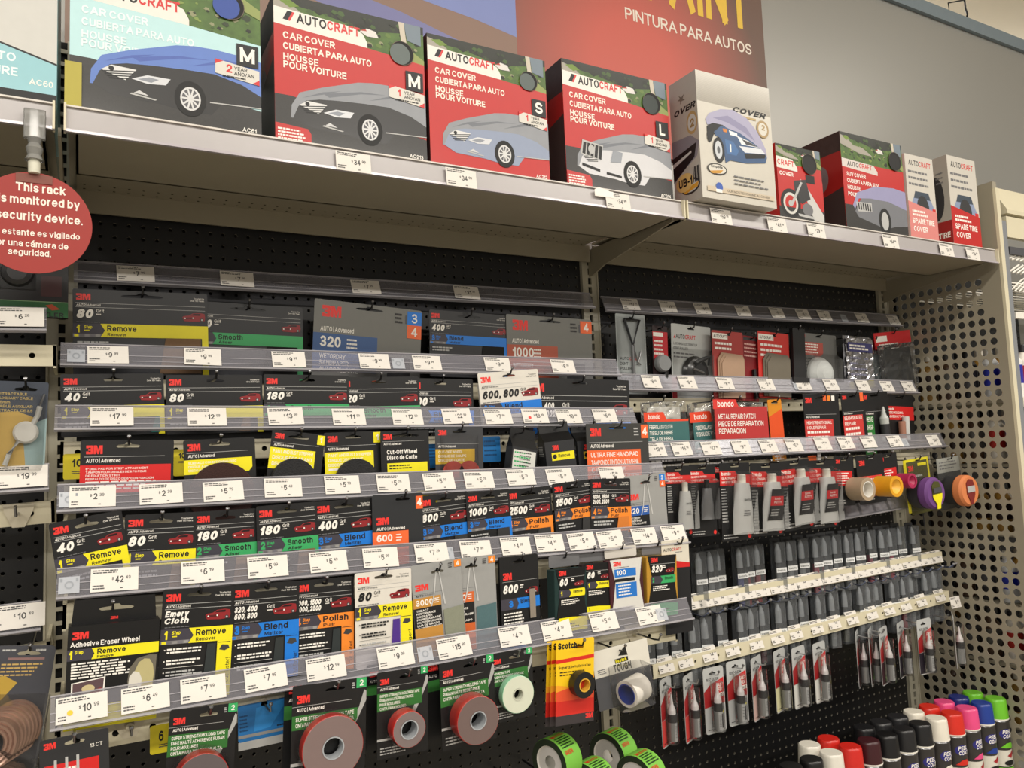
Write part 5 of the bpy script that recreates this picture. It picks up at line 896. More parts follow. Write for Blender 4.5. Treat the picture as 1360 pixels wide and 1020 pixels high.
# ---- tubes row
def tubecard(K_, H, sd, label, body, cap, tw, tl_, lab=None, x=0, z=.5, dark=False):
    w = K_[3]; t = hang(K_, H, 'tube_pack', label, 'tube', sd, 'right3', 'filler and putty tubes', hk=.35)
    b = MB(); card_mesh(b, w, H, CARD, slot_hole(w/2, .35, w*.3), .05); A = art(b, w, H); A.poly([(0, .2), (.5, .2), (.58, .3), (1, .3), (1, .55), (0, .55)], M('#cc2a28', .42)); A.text('bondo', .06, .22, .085, WT, bold=.02, fit=.3); A.text('GLAZING PUTTY', .06, .34, .06, WT, bold=.012, fit=.6); A.text('MASTIC DE FINITION', .06, .44, .06, WT, bold=.012, fit=.7); A.lines(.03, .62, .2, 12, .07, .03, LGREY, .3); A.lines(.05, H/w-.16, .5, 2, .07, .03, LGREY); A.disc(.9, H/w-.1, .06, RED3, n=10); b.build('printed_card', t)
    b = MB(); n = 14; R0 = tw*.3; vs = []
    ring = [(0., tw/2, .03), (.08, tw/2, .06), (.45, tw*.47, R0*.55), (.92, R0, R0*.9), (1., R0*.86, R0*.86)]
    for v, a, c in ring:
        for i in range(n): q = 2*math.pi*i/n; vs.append((x+a*math.cos(q), -.42+c*math.sin(q), z+v*tl_))
    fs = [(j*n+i, j*n+(i+1) % n, (j+1)*n+(i+1) % n, (j+1)*n+i) for j in range(len(ring)-1) for i in range(n)]
    b.add(vs, fs, body, True); b.add(vs[-n:], [tuple(range(n))], body); b.add(vs[:n], [tuple(range(n))[::-1]], body)
    if lab:
        cc = [(0, .03), (.08, .06), (.45, R0*.55), (.92, R0*.9), (1., R0*.86)]
        def fr(xx, yy, l):
            v = .86-yy/tl_; i = max(q for q in range(4) if cc[q][0] <= max(v, 0)); a, c_ = cc[i], cc[i+1]; q = a[1]+(c_[1]-a[1])*(v-a[0])/(c_[0]-a[0]); wd = 1-.3*v
            return (x+(xx-tw*.36)*wd*1.15, -.42-q*.98-.03-l, z+v*tl_)
        A = Art(b, (0, 0, 0), S=tw*.72, fn=fr); lab(A)
    b.build('tube', t)
    b = MB(); b.lathe([(R0*.5, 0), (R0*.5, .75), (R0*.44, .85)], cap, 16, (x, -.42, z+tl_), 'z'); b.build('tube_cap', t)
    blister(t, x-tw/2-.15, x+tw/2+.15, -1.45, -.02, z-.15, z+tl_+1.1); return t
WTUBE = M('#c9cac8', .4); DT = M('#232325', .4)
def lw(A): A.text('Spot Putty', .3, .4, .12, INK, bold=.01, fit=.6); A.lines(.35, 1.0, .5, 3, .1, .04, MGREY)
def ld(A):
    for i in range(6): A.rect(.04, .02+i*.24, .96, .02+(i+1)*.24, DT); A.k -= 1
    A.k += 1
    for i in range(2): A.rect(.04, .34+i*.22, .92, .34+(i+1)*.22, M('#c4282c', .42)); A.k -= 1
    A.k += 1; A.text('bondo', .3, .4, .1, WT, fit=.4); A.text('PUTTY', .28, .56, .11, WT, bold=.02, fit=.5); A.lines(.15, .95, .6, 3, .12, .05, LGREY)
tubecard((49.35, -9.20, -20.79, 3.05, -1.24), 6.6, 'the small white tube', 'small white tube on a black and red card, leftmost of the tubes', WTUBE, OFFW, 1.88, 3.6, lw, .35, .6)
tubecard((52.31, -9.10, -20.78, 3.28, -1.25), 6.9, 'the small grey tube', 'small grey crimped tube with a black cap on a black card', M('#77787a', .35, .3), BLK, 1.6, 3.0, None, .1, 1.6)
tubecard((56.13, -8.00, -20.87, 1.61, -2.51), 7.0, 'the half hidden tube', 'tube card half hidden behind the large white tube', M('#6c6d70', .4), BLK, 1.0, 4, None, .1, .6)
tubecard((55.90, -9.40, -20.79, 4.05, -1.42), 7.6, 'the large white tube', 'large white tube with a white cap on a black and red card', WTUBE, OFFW, 2.75, 5.0, lw, .45, .6)
tubecard((60.25, -9.20, -20.98, 4.38, -2.48), 7.3, 'the first dark tube', 'white tube with dark label and red block, left of three', WTUBE, OFFW, 3.00, 4.9, ld, .35, .5)
tubecard((64.42, -9.10, -21.01, 4.53, 1.60), 7.2, 'the second dark tube', 'white tube with dark label and red block, middle of three', WTUBE, OFFW, 3.00, 4.9, ld, .4, .5)
tubecard((68.70, -9.00, -21.11, 4.27, -0.21), 7.2, 'the third dark tube', 'white tube with dark label and red block, right of three', WTUBE, OFFW, 2.88, 4.9, ld, .35, .5)
def reel(K_, H, sd, label, r, th, outer, inner, rx, hub=None, txt=RED, yaw=35):
    w = K_[3]; t = hang(K_, H, 'tape_reel_pack', label, 'tape', sd, 'right3', hk=.4)
    b = MB(); card_mesh(b, w, H, CARD, slot_hole(w/2, .4, w*.3), .05); A = art(b, w, H); A.text('3M', .1, .12, .12, RED3, bold=.045, fit=.2); A.poly([(0, .5), (.9, .5), (.9, .98), (.05, 1.02)], txt); A.lines(.1, .56, .65, 5, .085, .035, WT); A.lines(.1, H/w-.2, .5, 2, .08, .04, LGREY); b.build('printed_card', t)
    b = MB(); b.lathe([(r*.7, 0), (r, 0), (r, -th), (r*.7, -th), (r*.7, 0)], M(outer, .35, coat=.2), 32, (rx, -.3, H*.34), 'y', False, False); b.build('tape_reel', t)
    b = MB()
    if inner: b.lathe([(r*.7, -th+.1), (1e-6, -th*.5)], M(inner, .4), 28, (rx, -.3, H*.34), 'y', False, False)
    else: b.lathe([(r*.69, -th-.02), (r*.62, -th-.02), (r*.62, -.05)], WHITE, 28, (rx, -.3, H*.34), 'y', False, False)
    b.build('reel_core', t); return t
reel((73.13, -8.90, -20.80, 3.22, -2.24), 5.4, 'the tan tape reel', 'tan tape reel on a dark card with red label', 1.25, 1.9, '#a8947a', None, .9)
reel((76.46, -9.10, -20.93, 4.70, 1.93), 5.4, 'the yellow tape reel', 'bright yellow tape reel on a dark card with red label', 1.15, 2.2, '#e0a018', '#e8b848', .7, txt=M('#dc4038', .42))
reel((81.03, -8.50, -20.94, 3.43, 3.67), 5.0, 'the red tape reel', 'crimson tape reel end peeking out behind the yellow reel', .85, 1.6, '#a82450', '#a82450', 1.3)
K_ = (85.85, -8.30, -21.82, 4.81, 4.08); w = K_[3]; H = 6.2; t = hang(K_, H, 'polishing_disc_pack', 'yellow framed clamshell with a purple foam polishing disc', 'disc pack', 'the purple polishing disc', 'right3', hk=.3)
b = MB(); card_mesh(b, w, H, YEL, None, .05); A = art(b, w, H); A.rect(.1, .06, .93, 1.35, M('#4b4a1e', .5)); A.text('3M', .16, .16, .14, RED3, bold=.045, fit=.2); A.rect(.55, .12, .9, .19, YEL); A.lines(.16, .4, .7, 2, .12, .05, LGREY); A.rect(.12, .62, .55, .74, M('#b8322c')); A.rect(.5, 1.35, .55, 1.9, INK); b.build('printed_card', t)
b = MB(); b.lathe([(1.7, 0), (1.8, -.4), (1.8, -1.4)], M('#2c2a2e', .6), 36, (DXP, -.2, 2.3), 'y', False, False); b.lathe([(1.75, -1.4), (1.82, -1.6), (1.82, -2.3), (1.6, -2.6), (1e-6, -2.6)], M('#6b4080', .7), 36, (DXP, -.2, 2.3), 'y', False, False); pd = b.build('polishing_disc', t)
b = MB(); b.prism([(-.9, 1.2), (-.3, 1.75), (.6, 1.6), (1.0, .6), (.9, -.6), (.5, -1.4), (.35, -2.1), (-.35, -2.1), (-.3, -1.4), (-.9, -.4)], -2.90, -2.84, M('#4a4a1c', .5), fn=lambda a, c, e: (a*.9+DXP, e, c*.8+2.3)); b.prism([(-.95, .0), (1.0, .0), (.9, -.6), (.5, -1.4), (.35, -2.1), (-.35, -2.1), (-.3, -1.4), (-.9, -.5)], -2.95, -2.89, YEL, fn=lambda a, c, e: (a*.9+DXP, e, c*.8+2.2)); b.prism([(-.8, .1), (.9, .1), (.9, .8), (-.8, .8)], -3.0, -2.94, DGREY, fn=lambda a, c, e: (a*.9+DXP, e, c*.8+2.3)); b.build('disc_label', pd)
blister(t, -w/2-.1, w/2+.1, -.5, -.08, .1, H+.6)
K_ = (91.76, -8.60, -21.89, 4.63, 3.40); w = K_[3]; t = hang(K_, 6.2, 'polishing_disc_pack', 'white topped clamshell with an orange foam polishing disc', 'disc pack', 'the orange polishing disc', 'right3', hk=.3)
b = MB(); card_mesh(b, w, 6.2, M('#3a3b3a', .5), None, .05); A = art(b, w, 6.2); A.rect(0, 0, 1, .38, M('#a9aaa2', .5)); A.lines(.1, .1, .8, 3, .08, .03, MGREY); A.disc(.4, .8, .1, RED, .3, 16); b.build('printed_card', t)
b = MB(); b.lathe([(1.6, 0), (1.75, -.4), (1.75, -1.4)], M('#262628', .6), 36, (DXO, -.2, 2.3), 'y', False, False); b.lathe([(1.7, -1.4), (1.85, -1.6), (1.85, -2.3), (1.65, -2.6), (1e-6, -2.6)], M('#d9824e', .7), 36, (DXO, -.2, 2.3), 'y', False, False); pd = b.build('polishing_disc', t)
b = MB(); b.prism([(-.9, 1.2), (-.3, 1.75), (.6, 1.6), (1.0, .6), (.9, -.6), (.5, -1.4), (.3, -2.0), (-.3, -2.0), (-.4, -1.4), (-.9, -.4)], -2.90, -2.84, M('#7e2a26', .5), fn=lambda a, c, e: (a*.85+DXO, e, c*.8+2.3)); b.prism([(-.8, -.2), (.9, -.2), (.9, .7), (-.8, .7)], -2.95, -2.89, LGREY, fn=lambda a, c, e: (a*.85+DXO, e, c*.8+2.3)); b.build('disc_label', pd)
blister(t, -w/2-.1, w/2+.1, -.5, -.08, .1, 6.8)
x, y, z, w, tl = (74.34, -7.00, -28.00, 13.69, 2.21)
t = thing('label_strip', 'short clear grey label strip under the yellow tape reel', 'label strip', (x, y, z), (-20, -tl, 0)); b = MB(); b.box(0, w, -.02, .02, 0, 1.5, STRIP); b.box(0, w, -.15, .1, -.1, .05, LIP); b.build('strip_body', t)
for i in range(5): pricetag(x+1.6+i*(w-3)/4.2, y+.2, z+.15+math.tan(math.radians(tl))*(1.6+i*(w-3)/4.2), ['5.99', '5.99', '6.99', '7.99', '6.99'][i], BN['d'], -20, 2.0, 1.25, roll=-tl)

# ---- touch-up pens on two rails
def rail(K_, label):
    x, y, z, w, tl = K_; t = thing('pen_rail', label, 'rail', (x, y, z), (0, -tl, 0)); b = MB(); n = int(w/1.5); holed_plate(b, 0, 0, n, 1, w/n, 1.15, .15, .1, CREAML, 8); b.box(0, w, 0, .6, 1.15, 1.25, CREAML); b.box(0, w, 0, .6, -.1, 0, CREAML); b.box(0, w, .3, .35, 0, 1.15, BLK); b.build('rail_bar', t)
    for q in (.2, w-.4):
        b = MB(); b.box(q, q+.2, .1, -y-.3, -.1, 1.2, CREAM_SHADE); b.build('rail_arm', t)
    return t
RE = (54.65, -6.00, -35.17, 40.77, 0.59); RF = (48.96, -6.20, -40.83, 47.02, 1.53)
rail(RE, 'cream rail carrying the upper row of price tags among the paint pens'); rail((RF[0], RF[1], RF[2], 95.9-RF[0], RF[4]), 'cream rail with spaced price tags above the blister carded pens')
def on(Kk, x): return Kk[2]+math.tan(math.radians(Kk[4]))*(x-Kk[0])
for u_ in (55.17, 56.25, 58.18, 60.16, 62.09, 64.15, 66.28, 68.34, 70.21, 72.24, 74.33, 76.33, 78.24, 80.34, 82.35, 84.26, 86.35, 88.50, 90.53, 92.47, 94.28):
    pricetag(min(u_, 95.2), -6.25, on(RE, u_)+.04, '15.99', BN['e'], -20, 2.02, 1.5, roll=-RE[4])
for i, u_ in enumerate((50.53, 52.98, 56.12, 59.17, 62.55, 65.62, 68.44, 71.74, 74.56, 77.58, 80.98, 84.09, 87.18, 90.21, 93.93)):
    pricetag(u_, -6.45, on(RF, u_)+.3, '12.99' if i in (2, 5, 6, 7, 8, 13) else '9.99', BN['f'], -20, 1.85, 1.4, roll=-RF[4])
k = (94.72, -39.28)
pricetag(k[0]-1.0, -8.4, k[1]-.5, '9.99', BN['f'], -10, 1.9, 1.3, note='price tag on a wire before the perforated panel, above the lone clear pen')
GR = M('#c4c7ca', .4); GRD = M('#3a3b3e', .5); GRL = M('#e4e6e6', .5)
PENS = {}
def pen(col, x, y, z, label, grp, yaw):
    if col in PENS: t = copy_tree(PENS[col])
    else:
        t = thing('touch_up_pen', '', 'paint pen', (0, 0, 0))
        b = MB(); b.box(-.62, .62, -.02, .04, 0, 6.6, GRD); b.box(-.25, .25, -.05, -.02, 6.1, 6.35, BLK); b.build('backing_card', t)
        b = MB(); b.lathe([(.36, 0), (.36, .2), (.33, 1.3), (.14, 1.85), (.07, 2.0)], GR, 12, (0, -.45, 4.1), 'z'); b.build('pen_cap', t)
        b = MB(); b.box(-.62, .62, -1.05, -1.01, 3.1, 3.6, GRL); A = Art(b, (-.62, -1.05, 3.6), S=1.24); A.text('Scratch Fix', .08, .14, .16, INK, bold=.02, fit=.8); wb = b.build('white_band', t)
        b = MB(); b.lathe([(.36, 0), (.36, 3.2), (.2, 3.3), (.2, 4.1)], None, 12, (0, -.45, .2), 'z', mats=[M(col, .4), GRD, GRD]); A = Art(b, (-.2, -.83, 2.2), S=.4); A.lines(.0, .0, .9, 8, .4, .16, LGREY); b.build('pen_barrel', t)
        b = MB(); b.box(-.62, .62, -1.0, -.03, .05, 6.3, PENSHELL); wb.parent = b.build('clamshell', t)
        PENS[col] = t
    t.location = W3(x, y, z); t.rotation_euler = (0, 0, math.radians(yaw)); t['label'] = label; t['group'] = grp; return t
GY = '#8e9090'
P1 = [(56.10, GY), (57.83, GY), (59.08, GY), (61.74, '#3c3f8e'), (62.93, '#a02a34'), (64.70, '#b0242c'), (67.43, GY), (69.41, GY), (71.66, '#a8a9a6'), (73.26, '#b82a44'), (75.12, GY), (77.02, GY), (78.44, '#77797a'), (80.80, '#55575a'), (83.11, '#c23a58'), (84.76, '#6a3a44'), (86.58, '#d03050'), (88.74, '#8a8c8c'), (90.65, '#a8aaaa')]
P2 = [(49.05, GY), (50.73, GY), (52.73, GY), (54.70, GY), (56.70, GY), (58.86, '#77797a'), (61.19, GY), (63.03, GY), (64.90, '#8a4a4e'), (66.94, '#77797a'), (68.90, GY), (70.91, GY), (73.09, '#77797a'), (75.57, GY), (78.13, '#8a8a7a'), (80.12, '#a8aaaa'), (81.86, GY), (83.61, GY), (85.97, '#77797a'), (88.25, '#a8343c'), (90.30, GY), (92.24, GY), (94.52, GY), (96.52, GY)]
CN = {GY: 'grey', '#3c3f8e': 'blue', '#a02a34': 'dark red', '#b0242c': 'red', '#a8a9a6': 'silver', '#b82a44': 'crimson', '#77797a': 'dark grey', '#55575a': 'charcoal', '#c23a58': 'rose', '#6a3a44': 'plum', '#d03050': 'pinkish red', '#8a8c8c': 'mid grey', '#a8aaaa': 'pale grey', '#8a4a4e': 'brownish red', '#8a8a7a': 'olive grey', '#a8343c': 'brick red'}
PORD = 'first second third fourth fifth sixth seventh eighth ninth tenth eleventh twelfth thirteenth fourteenth fifteenth sixteenth seventeenth eighteenth nineteenth twentieth twenty-first twenty-second twenty-third twenty-fourth'.split()
def pens(lst, zf, rn, grp):
    for i, (x, c) in enumerate(lst):
        lb = '%s labelled touch-up pen, %s, %s from the left' % (CN[c], rn, PORD[i])
        x = min(x, 95.2); pen(c, x, -5.0+(i % 3)*.25, zf(x)-6.6, lb, grp+', '+CN[c], random.uniform(-7, 7)-12)
z1a, z1b = (56.13, -29.41), (90.69, -29.59); z2a, z2b = (52.77, -35.99), (94.58, -35.39)
pens(P1, lambda x: z1a[1]+(z1b[1]-z1a[1])*(x-z1a[0])/(z1b[0]-z1a[0]), 'behind the upper tag rail', 'pens of the upper row')
pens(P2, lambda x: z2a[1]+(z2b[1]-z2a[1])*(x-z2a[0])/(z2b[0]-z2a[0]), 'between the tagged rails', 'pens of the lower row')
def bhook(x, y, z, ln, label):
    t = thing('peg_hook', label, 'hook', (x, y, z)); b = MB(); b.tube([(-.35, 0, 0), (-.35, -ln*.9, -.1), (-.2, -ln, .0), (.3, -ln-.2, .35)], .07, M('#3b4154', .3, .6)); b.ball((.3, -ln-.2, .35), .15, SILV, 8); b.build('rod', t)
for i, (x, c) in enumerate(P2):
    if i > 2: o = bhook(min(x, 95), -6.0, on(RE, x)-.35, 1.6, 'dark wire hook under upper tag rail, %s from the left' % ['first', 'second', 'third', 'fourth', 'fifth', 'sixth', 'seventh', 'eighth', 'ninth', 'tenth', 'eleventh', 'twelfth', 'thirteenth', 'fourteenth', 'fifteenth', 'sixteenth', 'seventeenth', 'eighteenth', 'nineteenth', 'twentieth', 'twenty first'][i-3])
# ---- blister carded rust pens
RUSTB = M('#9a1f22', .42)
RPN = [0]
def rustpen(K_, H, label, low, yaw=0, sd=None):
    x, y, z, w, tl = K_; w = 2.65; ca = math.cos(math.radians(yaw)); sa = math.sin(math.radians(yaw))
    t = hang((x, y, z, w*ca, 0), H, 'blister_pen_pack', label, 'paint pen', sd, 'rust', 'carded paint pens on the lowest hooks', yaw=yaw)
    b = MB(); card_mesh(b, w, H, M('#b9bbba', .4, coat=.3), slot_hole(w*.45, .6, w*.36), .05, r=.3); A = art(b, w, H); u = H/w
    A.text('RUST-OLEUM', .14, .38, .1, INK, bold=.03, fit=.6)
    A.poly([(0, u*.42), (0, u*.36), (.35, u*.25), (.98, .45), (.98, u*.57), (0, u*.6)], RUSTB); A.poly([(.58, .55), (.98, .42), (.98, u*.56), (.62, u*.56)], M('#c8262a', .42))
    A.text('FAST', .62, .62, .13, WT, bold=.03, it=.2, fit=.33); A.text('FIX', .68, .78, .13, WT, bold=.03, it=.2, fit=.24); A.lines(.66, .97, .3, 2, .05, .025, WT); A.rect(.64, u*.41, .98, u*.47, WT); A.text('2 in 1', .67, u*.42, .1, INK, bold=.02, fit=.28)
    A.rect(0, u*.6, 1, u-.06, low); A.disc(.78, u*.7, .14, M('#d6cc3a'), .07); A.lines(.64, u*.62, .3, 2, .05, .025, MGREY); A.lines(.1, u*.93, .7, 1, .05, .03, INK)
    b.build('printed_card', t)
    bx = -.05*w if w > 2 else 0
    b = MB(); b.lathe([(.42, .55), (.42, 2.3)], M('#8f9090', .35, .4), 18, (bx, -.55, 0), 'z'); A = Art(b, (0, 0, 0), S=.6, fn=lambda xx, yy, l: (bx+(.425+l)*math.sin((xx-.3)/.42), -.55-(.425+l)*math.cos((xx-.3)/.42), 2.25-yy)); A.rect(.0, .0, 1., 2.75, M('#b4b5b5', .4)); A.rect(.55, .3, 1, 2.5, M('#2a2a2c', .4)); A.text('COLOR MATCH', .52, 2.4, .2, INK, rot=-90, fit=1.8); A.lines(.1, .4, .4, 8, .24, .1, MGREY); b.build('bottle', t)
    b = MB(); b.lathe([(.44, 2.3), (.44, 3.0), (.4, 3.05)], M('#2b2b2d', .4), 18, (bx, -.55, 0), 'z'); b.build('collar', t)
    b = MB(); b.lathe([(.38, 3.05), (.36, 3.4), (.18, 3.9), (.1, 4.5), (.05, 4.85)], M('#d9d4d4', .25, coat=.4), 16, (bx, -.55, 0), 'z'); b.build('clear_tip', t)
    b = MB(); b.rbox(bx-.6, bx+.6, -1.05, -.03, .35, 5.0, BLIS, .4, 3); b.build('clear_blister', t)
    t.location.y += w/2*sa*IN
    xx, zz = PRODUCTS[-1][1], PRODUCTS[-1][2]; PRODUCTS.pop()
    hook(xx-.2, -6.1, zz-.55, 1.9, sd, SILV, rise=.35, label='silver peg hook with a carded pen, %s from the left on the lower rail' % PORD[RPN[0]]); RPN[0] += 1
LOW = {'r': M('#c8413e', .42), 'g': M('#a3a4a4', .42), 'p': M('#c2a39c', .42), 'y': M('#cfcba0', .42), 'w': M('#d2d2cc', .42), 'd': M('#26202a', .42), 'm': M('#3a2026', .42)}
for (kk, H, lo, yw, lb) in (
    ((49.02, -7.00, -40.93, 1.39, 19.56), 6.25, 'r', 27, 'carded paint pen turned edge-on with red lower card, leftmost'),
    ((51.87, -7.00, -41.08, 1.42, 16.55), 6.25, 'r', 27, 'carded paint pen turned edge-on with red lower card, second from left'),
    ((54.38, -7.00, -40.73, 2.96, -3.95), 6.25, 'g', 0, 'grey carded paint pen with a yellow oval, left of the overlapping two'),
    ((57.64, -6.80, -40.66, 2.67, -1.40), 6.25, 'g', 0, 'grey carded paint pen with a yellow oval, right of the overlapping two'),
    ((60.83, -7.00, -40.84, 1.93, 4.14), 6.25, 'p', 22, 'half turned carded paint pen with a pinkish lower card'),
    ((64.07, -7.00, -40.61, 2.32, -3.30), 6.25, 'y', 18, 'carded paint pen with a cream yellow lower card'),
    ((66.73, -7.00, -40.72, 2.75, -2.36), 6.25, 'w', 12, 'carded paint pen with a white lower card, left of the pair'),
    ((69.95, -7.00, -40.75, 2.62, -0.03), 6.25, 'w', 12, 'carded paint pen with a white lower card, right of the pair'),
    ((77.58, -6.50, -40.69, 1.82, 2.17), 6.25, 'm', 30, 'dark carded paint pen at the left of the far cluster'),
    ((78.72, -7.30, -40.54, 1.73, 5.58), 6.25, 'm', 30, 'carded paint pen turned sideways, second in the far cluster'),
    ((79.47, -8.10, -40.34, 3.05, -0.38), 6.25, 'm', 18, 'carded paint pen with plum lower card in the far cluster'),
    ((84.20, -7.00, -40.62, 2.36, -1.77), 6.25, 'd', 20, 'carded paint pen with dark lower card, right in the far cluster'),
    ((86.09, -8.20, -40.26, 4.12, -4.29), 6.25, 'd', 0, 'carded paint pen alone in front of the perforated panel, black lower card'),
    ((91.59, -9.20, -40.33, 2.41, 0.61), 6.25, 'w', 36, 'lone clear packed pen turned sideways before the perforated panel')):
    rustpen(kk, H, lb, LOW[lo], yw, 'the '+lb)

# ================================================================ aerosol cans
CX = [61.3+2.86*i for i in range(13)]
FC = ['#141415', '#141415', '#dcd8cc', '#c9251c', '#3a1218', '#101012', '#1c1c1e', '#19191b', '#e2dccd', '#cf2a1c', '#e04a82', '#1c3a8e', '#6fc02c']
BC = [None, None, '#dcd8cc', '#c9251c', None, '#19191b', '#232325', '#232325', '#e2dccd', '#cf2a1c', '#e04a82', '#1c2a72', '#6fc02c']
FN = ['black', 'black', 'white', 'red', 'maroon', 'glossy black', 'black', 'black', 'cream white', 'red', 'pink', 'blue', 'lime green']
def can(x, y, col, front, label):
    t = thing('spray_can', label, 'spray can', (x, y, -60), (0, 0, random.uniform(-8, 8)), 'spray paint cans on the bottom deck')
    dk = M('#3b3836', .35, .2, noise=.4, scale=40); r = 1.22
    b = MB(); b.lathe([(r-.08, 0), (r, .1), (r, 2.6), (r, 4.4), (r, 7.6), (r-.1, 7.75), (r-.2, 7.8)], None, 28, mats=[STEEL, M('#2a282a', .35, .2), OFFW if front else dk, dk, STEEL, STEEL])
    def cy(xx, yy, l): return ((r+l)*math.sin(xx/r-.15), -(r+l)*math.cos(xx/r-.15), 7.5-yy)
    A = Art(b, (0, 0, 0), S=1, fn=cy)
    A.disc(-.1, 1.25, .8, M('#2b2a7a', .4), .55, 20); A.text('PEEL', -.55, .82, .42, WT, bold=.03, it=.2, fit=1.15); A.text('COAT', -.5, 1.32, .42, WT, bold=.03, it=.2, fit=1.25)
    A.poly([(-.9, 2.8), (-.2, 2.3), (.4, 2.25), (.9, 2.6), (.7, 2.9)], M(col, .4)); 
    A.poly([(-.2, 3.7), (.6, 3.2), (.9, 3.2), (.3, 4.0)], M('#a02028', .4)); A.disc(.1, 4.5, .7, INK, .3); A.rect(-1.2, 5.0, 1.2, 5.3, M(col, .4))
    b.build('can_body', t)
    b = MB(); b.lathe([(r-.02, 7.7), (r+.04, 7.75), (r+.04, 7.88), (r-.1, 7.9)], WHITE, 28, (0, 0, 0), 'z', False, False); b.build('collar_ring', t)
    b = MB(); m = M(col, .38, coat=.15); n = 32; vs = []
    prof = [(1.24, 7.86), (1.2, 8.3), (1.12, 9.7), (1.07, 9.9), (1.0, 9.97)]
    for r_, h in prof:
        for i in range(n):
            a = 2*math.pi*i/n; dd = abs(((a+math.pi*.5+.35+math.pi) % (2*math.pi))-math.pi); q = r_-(.12 if dd < .32 and h > 8.5 else 0); vs.append((q*math.cos(a), q*math.sin(a), h))
    b.add(vs, [(j*n+i, j*n+(i+1) % n, (j+1)*n+(i+1) % n, (j+1)*n+i) for j in range(len(prof)-1) for i in range(n)], m, True); b.add(vs[-n:], [tuple(range(n))], m); b.build('cap', t)
for i, x in enumerate(CX):
    if FC[i]: can(x, -10.9, FC[i], True, {0: 'black capped spray can, leftmost at the bottom edge', 1: 'black capped spray can second from the left at the bottom edge', 6: 'matt black capped spray can, front row, right of the glossy black one', 7: 'matt black capped spray can, front row, next to the cream cap', 2: 'white capped spray can in front, left of the first red cap', 3: 'red capped spray can in front, left of the maroon cap', 9: 'red capped spray can in front, left of the pink cap', 8: 'cream capped spray can in the front row between black and red'}.get(i, '%s capped spray can in the front row' % FN[i]))
    if BC[i]: can(x, -8.25, BC[i], False, {5: 'black capped spray can in the back row, behind the glossy black one', 6: 'dark capped spray can in the back row, middle of the three dark', 7: 'dark capped spray can in the back row, beside the cream cap', 2: 'white capped spray can in the back row at the left', 3: 'red capped spray can in the back row behind the first red cap', 9: 'red capped spray can in the back row, behind the right red cap', 8: 'cream capped spray can in the back row'}.get(i, '%s capped spray can in the back row' % FN[i]))
b = MB(); b.box(-47, 96.8, -16, -.8, -60.6, -60, CREAM); b.box(-47, 96.8, -16, -15.6, FLOOR_Z, -60, CREAM); o = b.build('base_deck', loc=(0, 0, 0)); tag(o, 'beige bottom deck under the spray cans', 'shelf')

# ================================================================ green tape rolls, bottom
def roll(x, y, z, r, wd, label, yaw=18):
    t = thing('masking_tape_roll', label, 'tape', (x, y, z-r), (0, 0, yaw), 'green masking tape rolls'); g = M('#79bd46', .42)
    b = MB(); b.lathe([(r-.02, -wd/2), (r, -wd/2+.03), (r, wd/2-.03), (r-.02, wd/2)], g, 40, (0, 0, r), 'x', False, False)
    def cy(xx, yy, l): a = yy/r; return (xx-wd/2, -(r+l)*math.sin(a-.35), r+(r+l)*math.cos(a-.35))
    A = Art(b, (0, 0, 0), S=1, fn=cy); A.text('3M', .18, .55, .3, M('#d0431f'), bold=.04, fit=.4); A.text('SCOTCH', .65, .55, .3, M('#c84a1c'), bold=.04, fit=1.0); A.lines(.2, 1.0, 1.5, 5, .22, .11, M('#1f3a18')); A.text('GREEN', .2, 2.2, .3, M('#d0431f'), bold=.03, fit=.9); b.build('tape_roll', t)
    b = MB(); b.lathe([(r-.02, -wd/2-.01), (r-.5, -wd/2-.01)], M('#1c2a16', .6), 40, (0, 0, r), 'x', False, False); b.lathe([(r-.5, wd/2+.01), (r-.02, wd/2+.01)], M('#1c2a16', .6), 40, (0, 0, r), 'x', False, False); b.build('roll_side', t)
    b = MB(); b.lathe([(r-.5, -wd/2-.02), (r-.56, -wd/2+.05), (r-.56, wd/2), (r-.5, wd/2)], M('#d8d4cc', .6), 36, (0, 0, r), 'x', False, False); b.lathe([(r-.56, -wd/2+.12), (.5, -wd/2+.12)], M('#c9c6c2', .5), 36, (0, 0, r), 'x', False, False); b.build('paper_core', t)
RP = [((33.76, -42.72), 1.75, -13, 'green masking tape roll with printed barcodes, left of the group'), ((40.68, -44.45), 1.85, -10.8, 'green masking tape roll standing highest, in front of the slotted post'), ((40.59, -44.99), 1.8, -14.6, 'green masking tape roll in front at the right of the group'), ((36.21, -44.75), 1.75, -14, 'plain green tape roll at the bottom edge between the others')]
for (p, r, y, lb) in RP: roll(p[0], y, p[1], r, 1.9, lb)
t = thing('wire_rack', 'black wire prongs behind the green masking tape rolls', 'rack', ((35.17, -42.57)[0], -.3, (35.17, -42.57)[1]-4.2)); b = MB()
for q in (-3.5, -.5, 2.5, 6): b.tube([(q, 0, -.9), (q, -15.5, -1.2), (q, -15.9, -.6)], .1, WIRE)
b.tube([(-3.5, -15.2, -1.2), (6, -15.2, -1.2)], .1, WIRE); b.build('prongs', t)
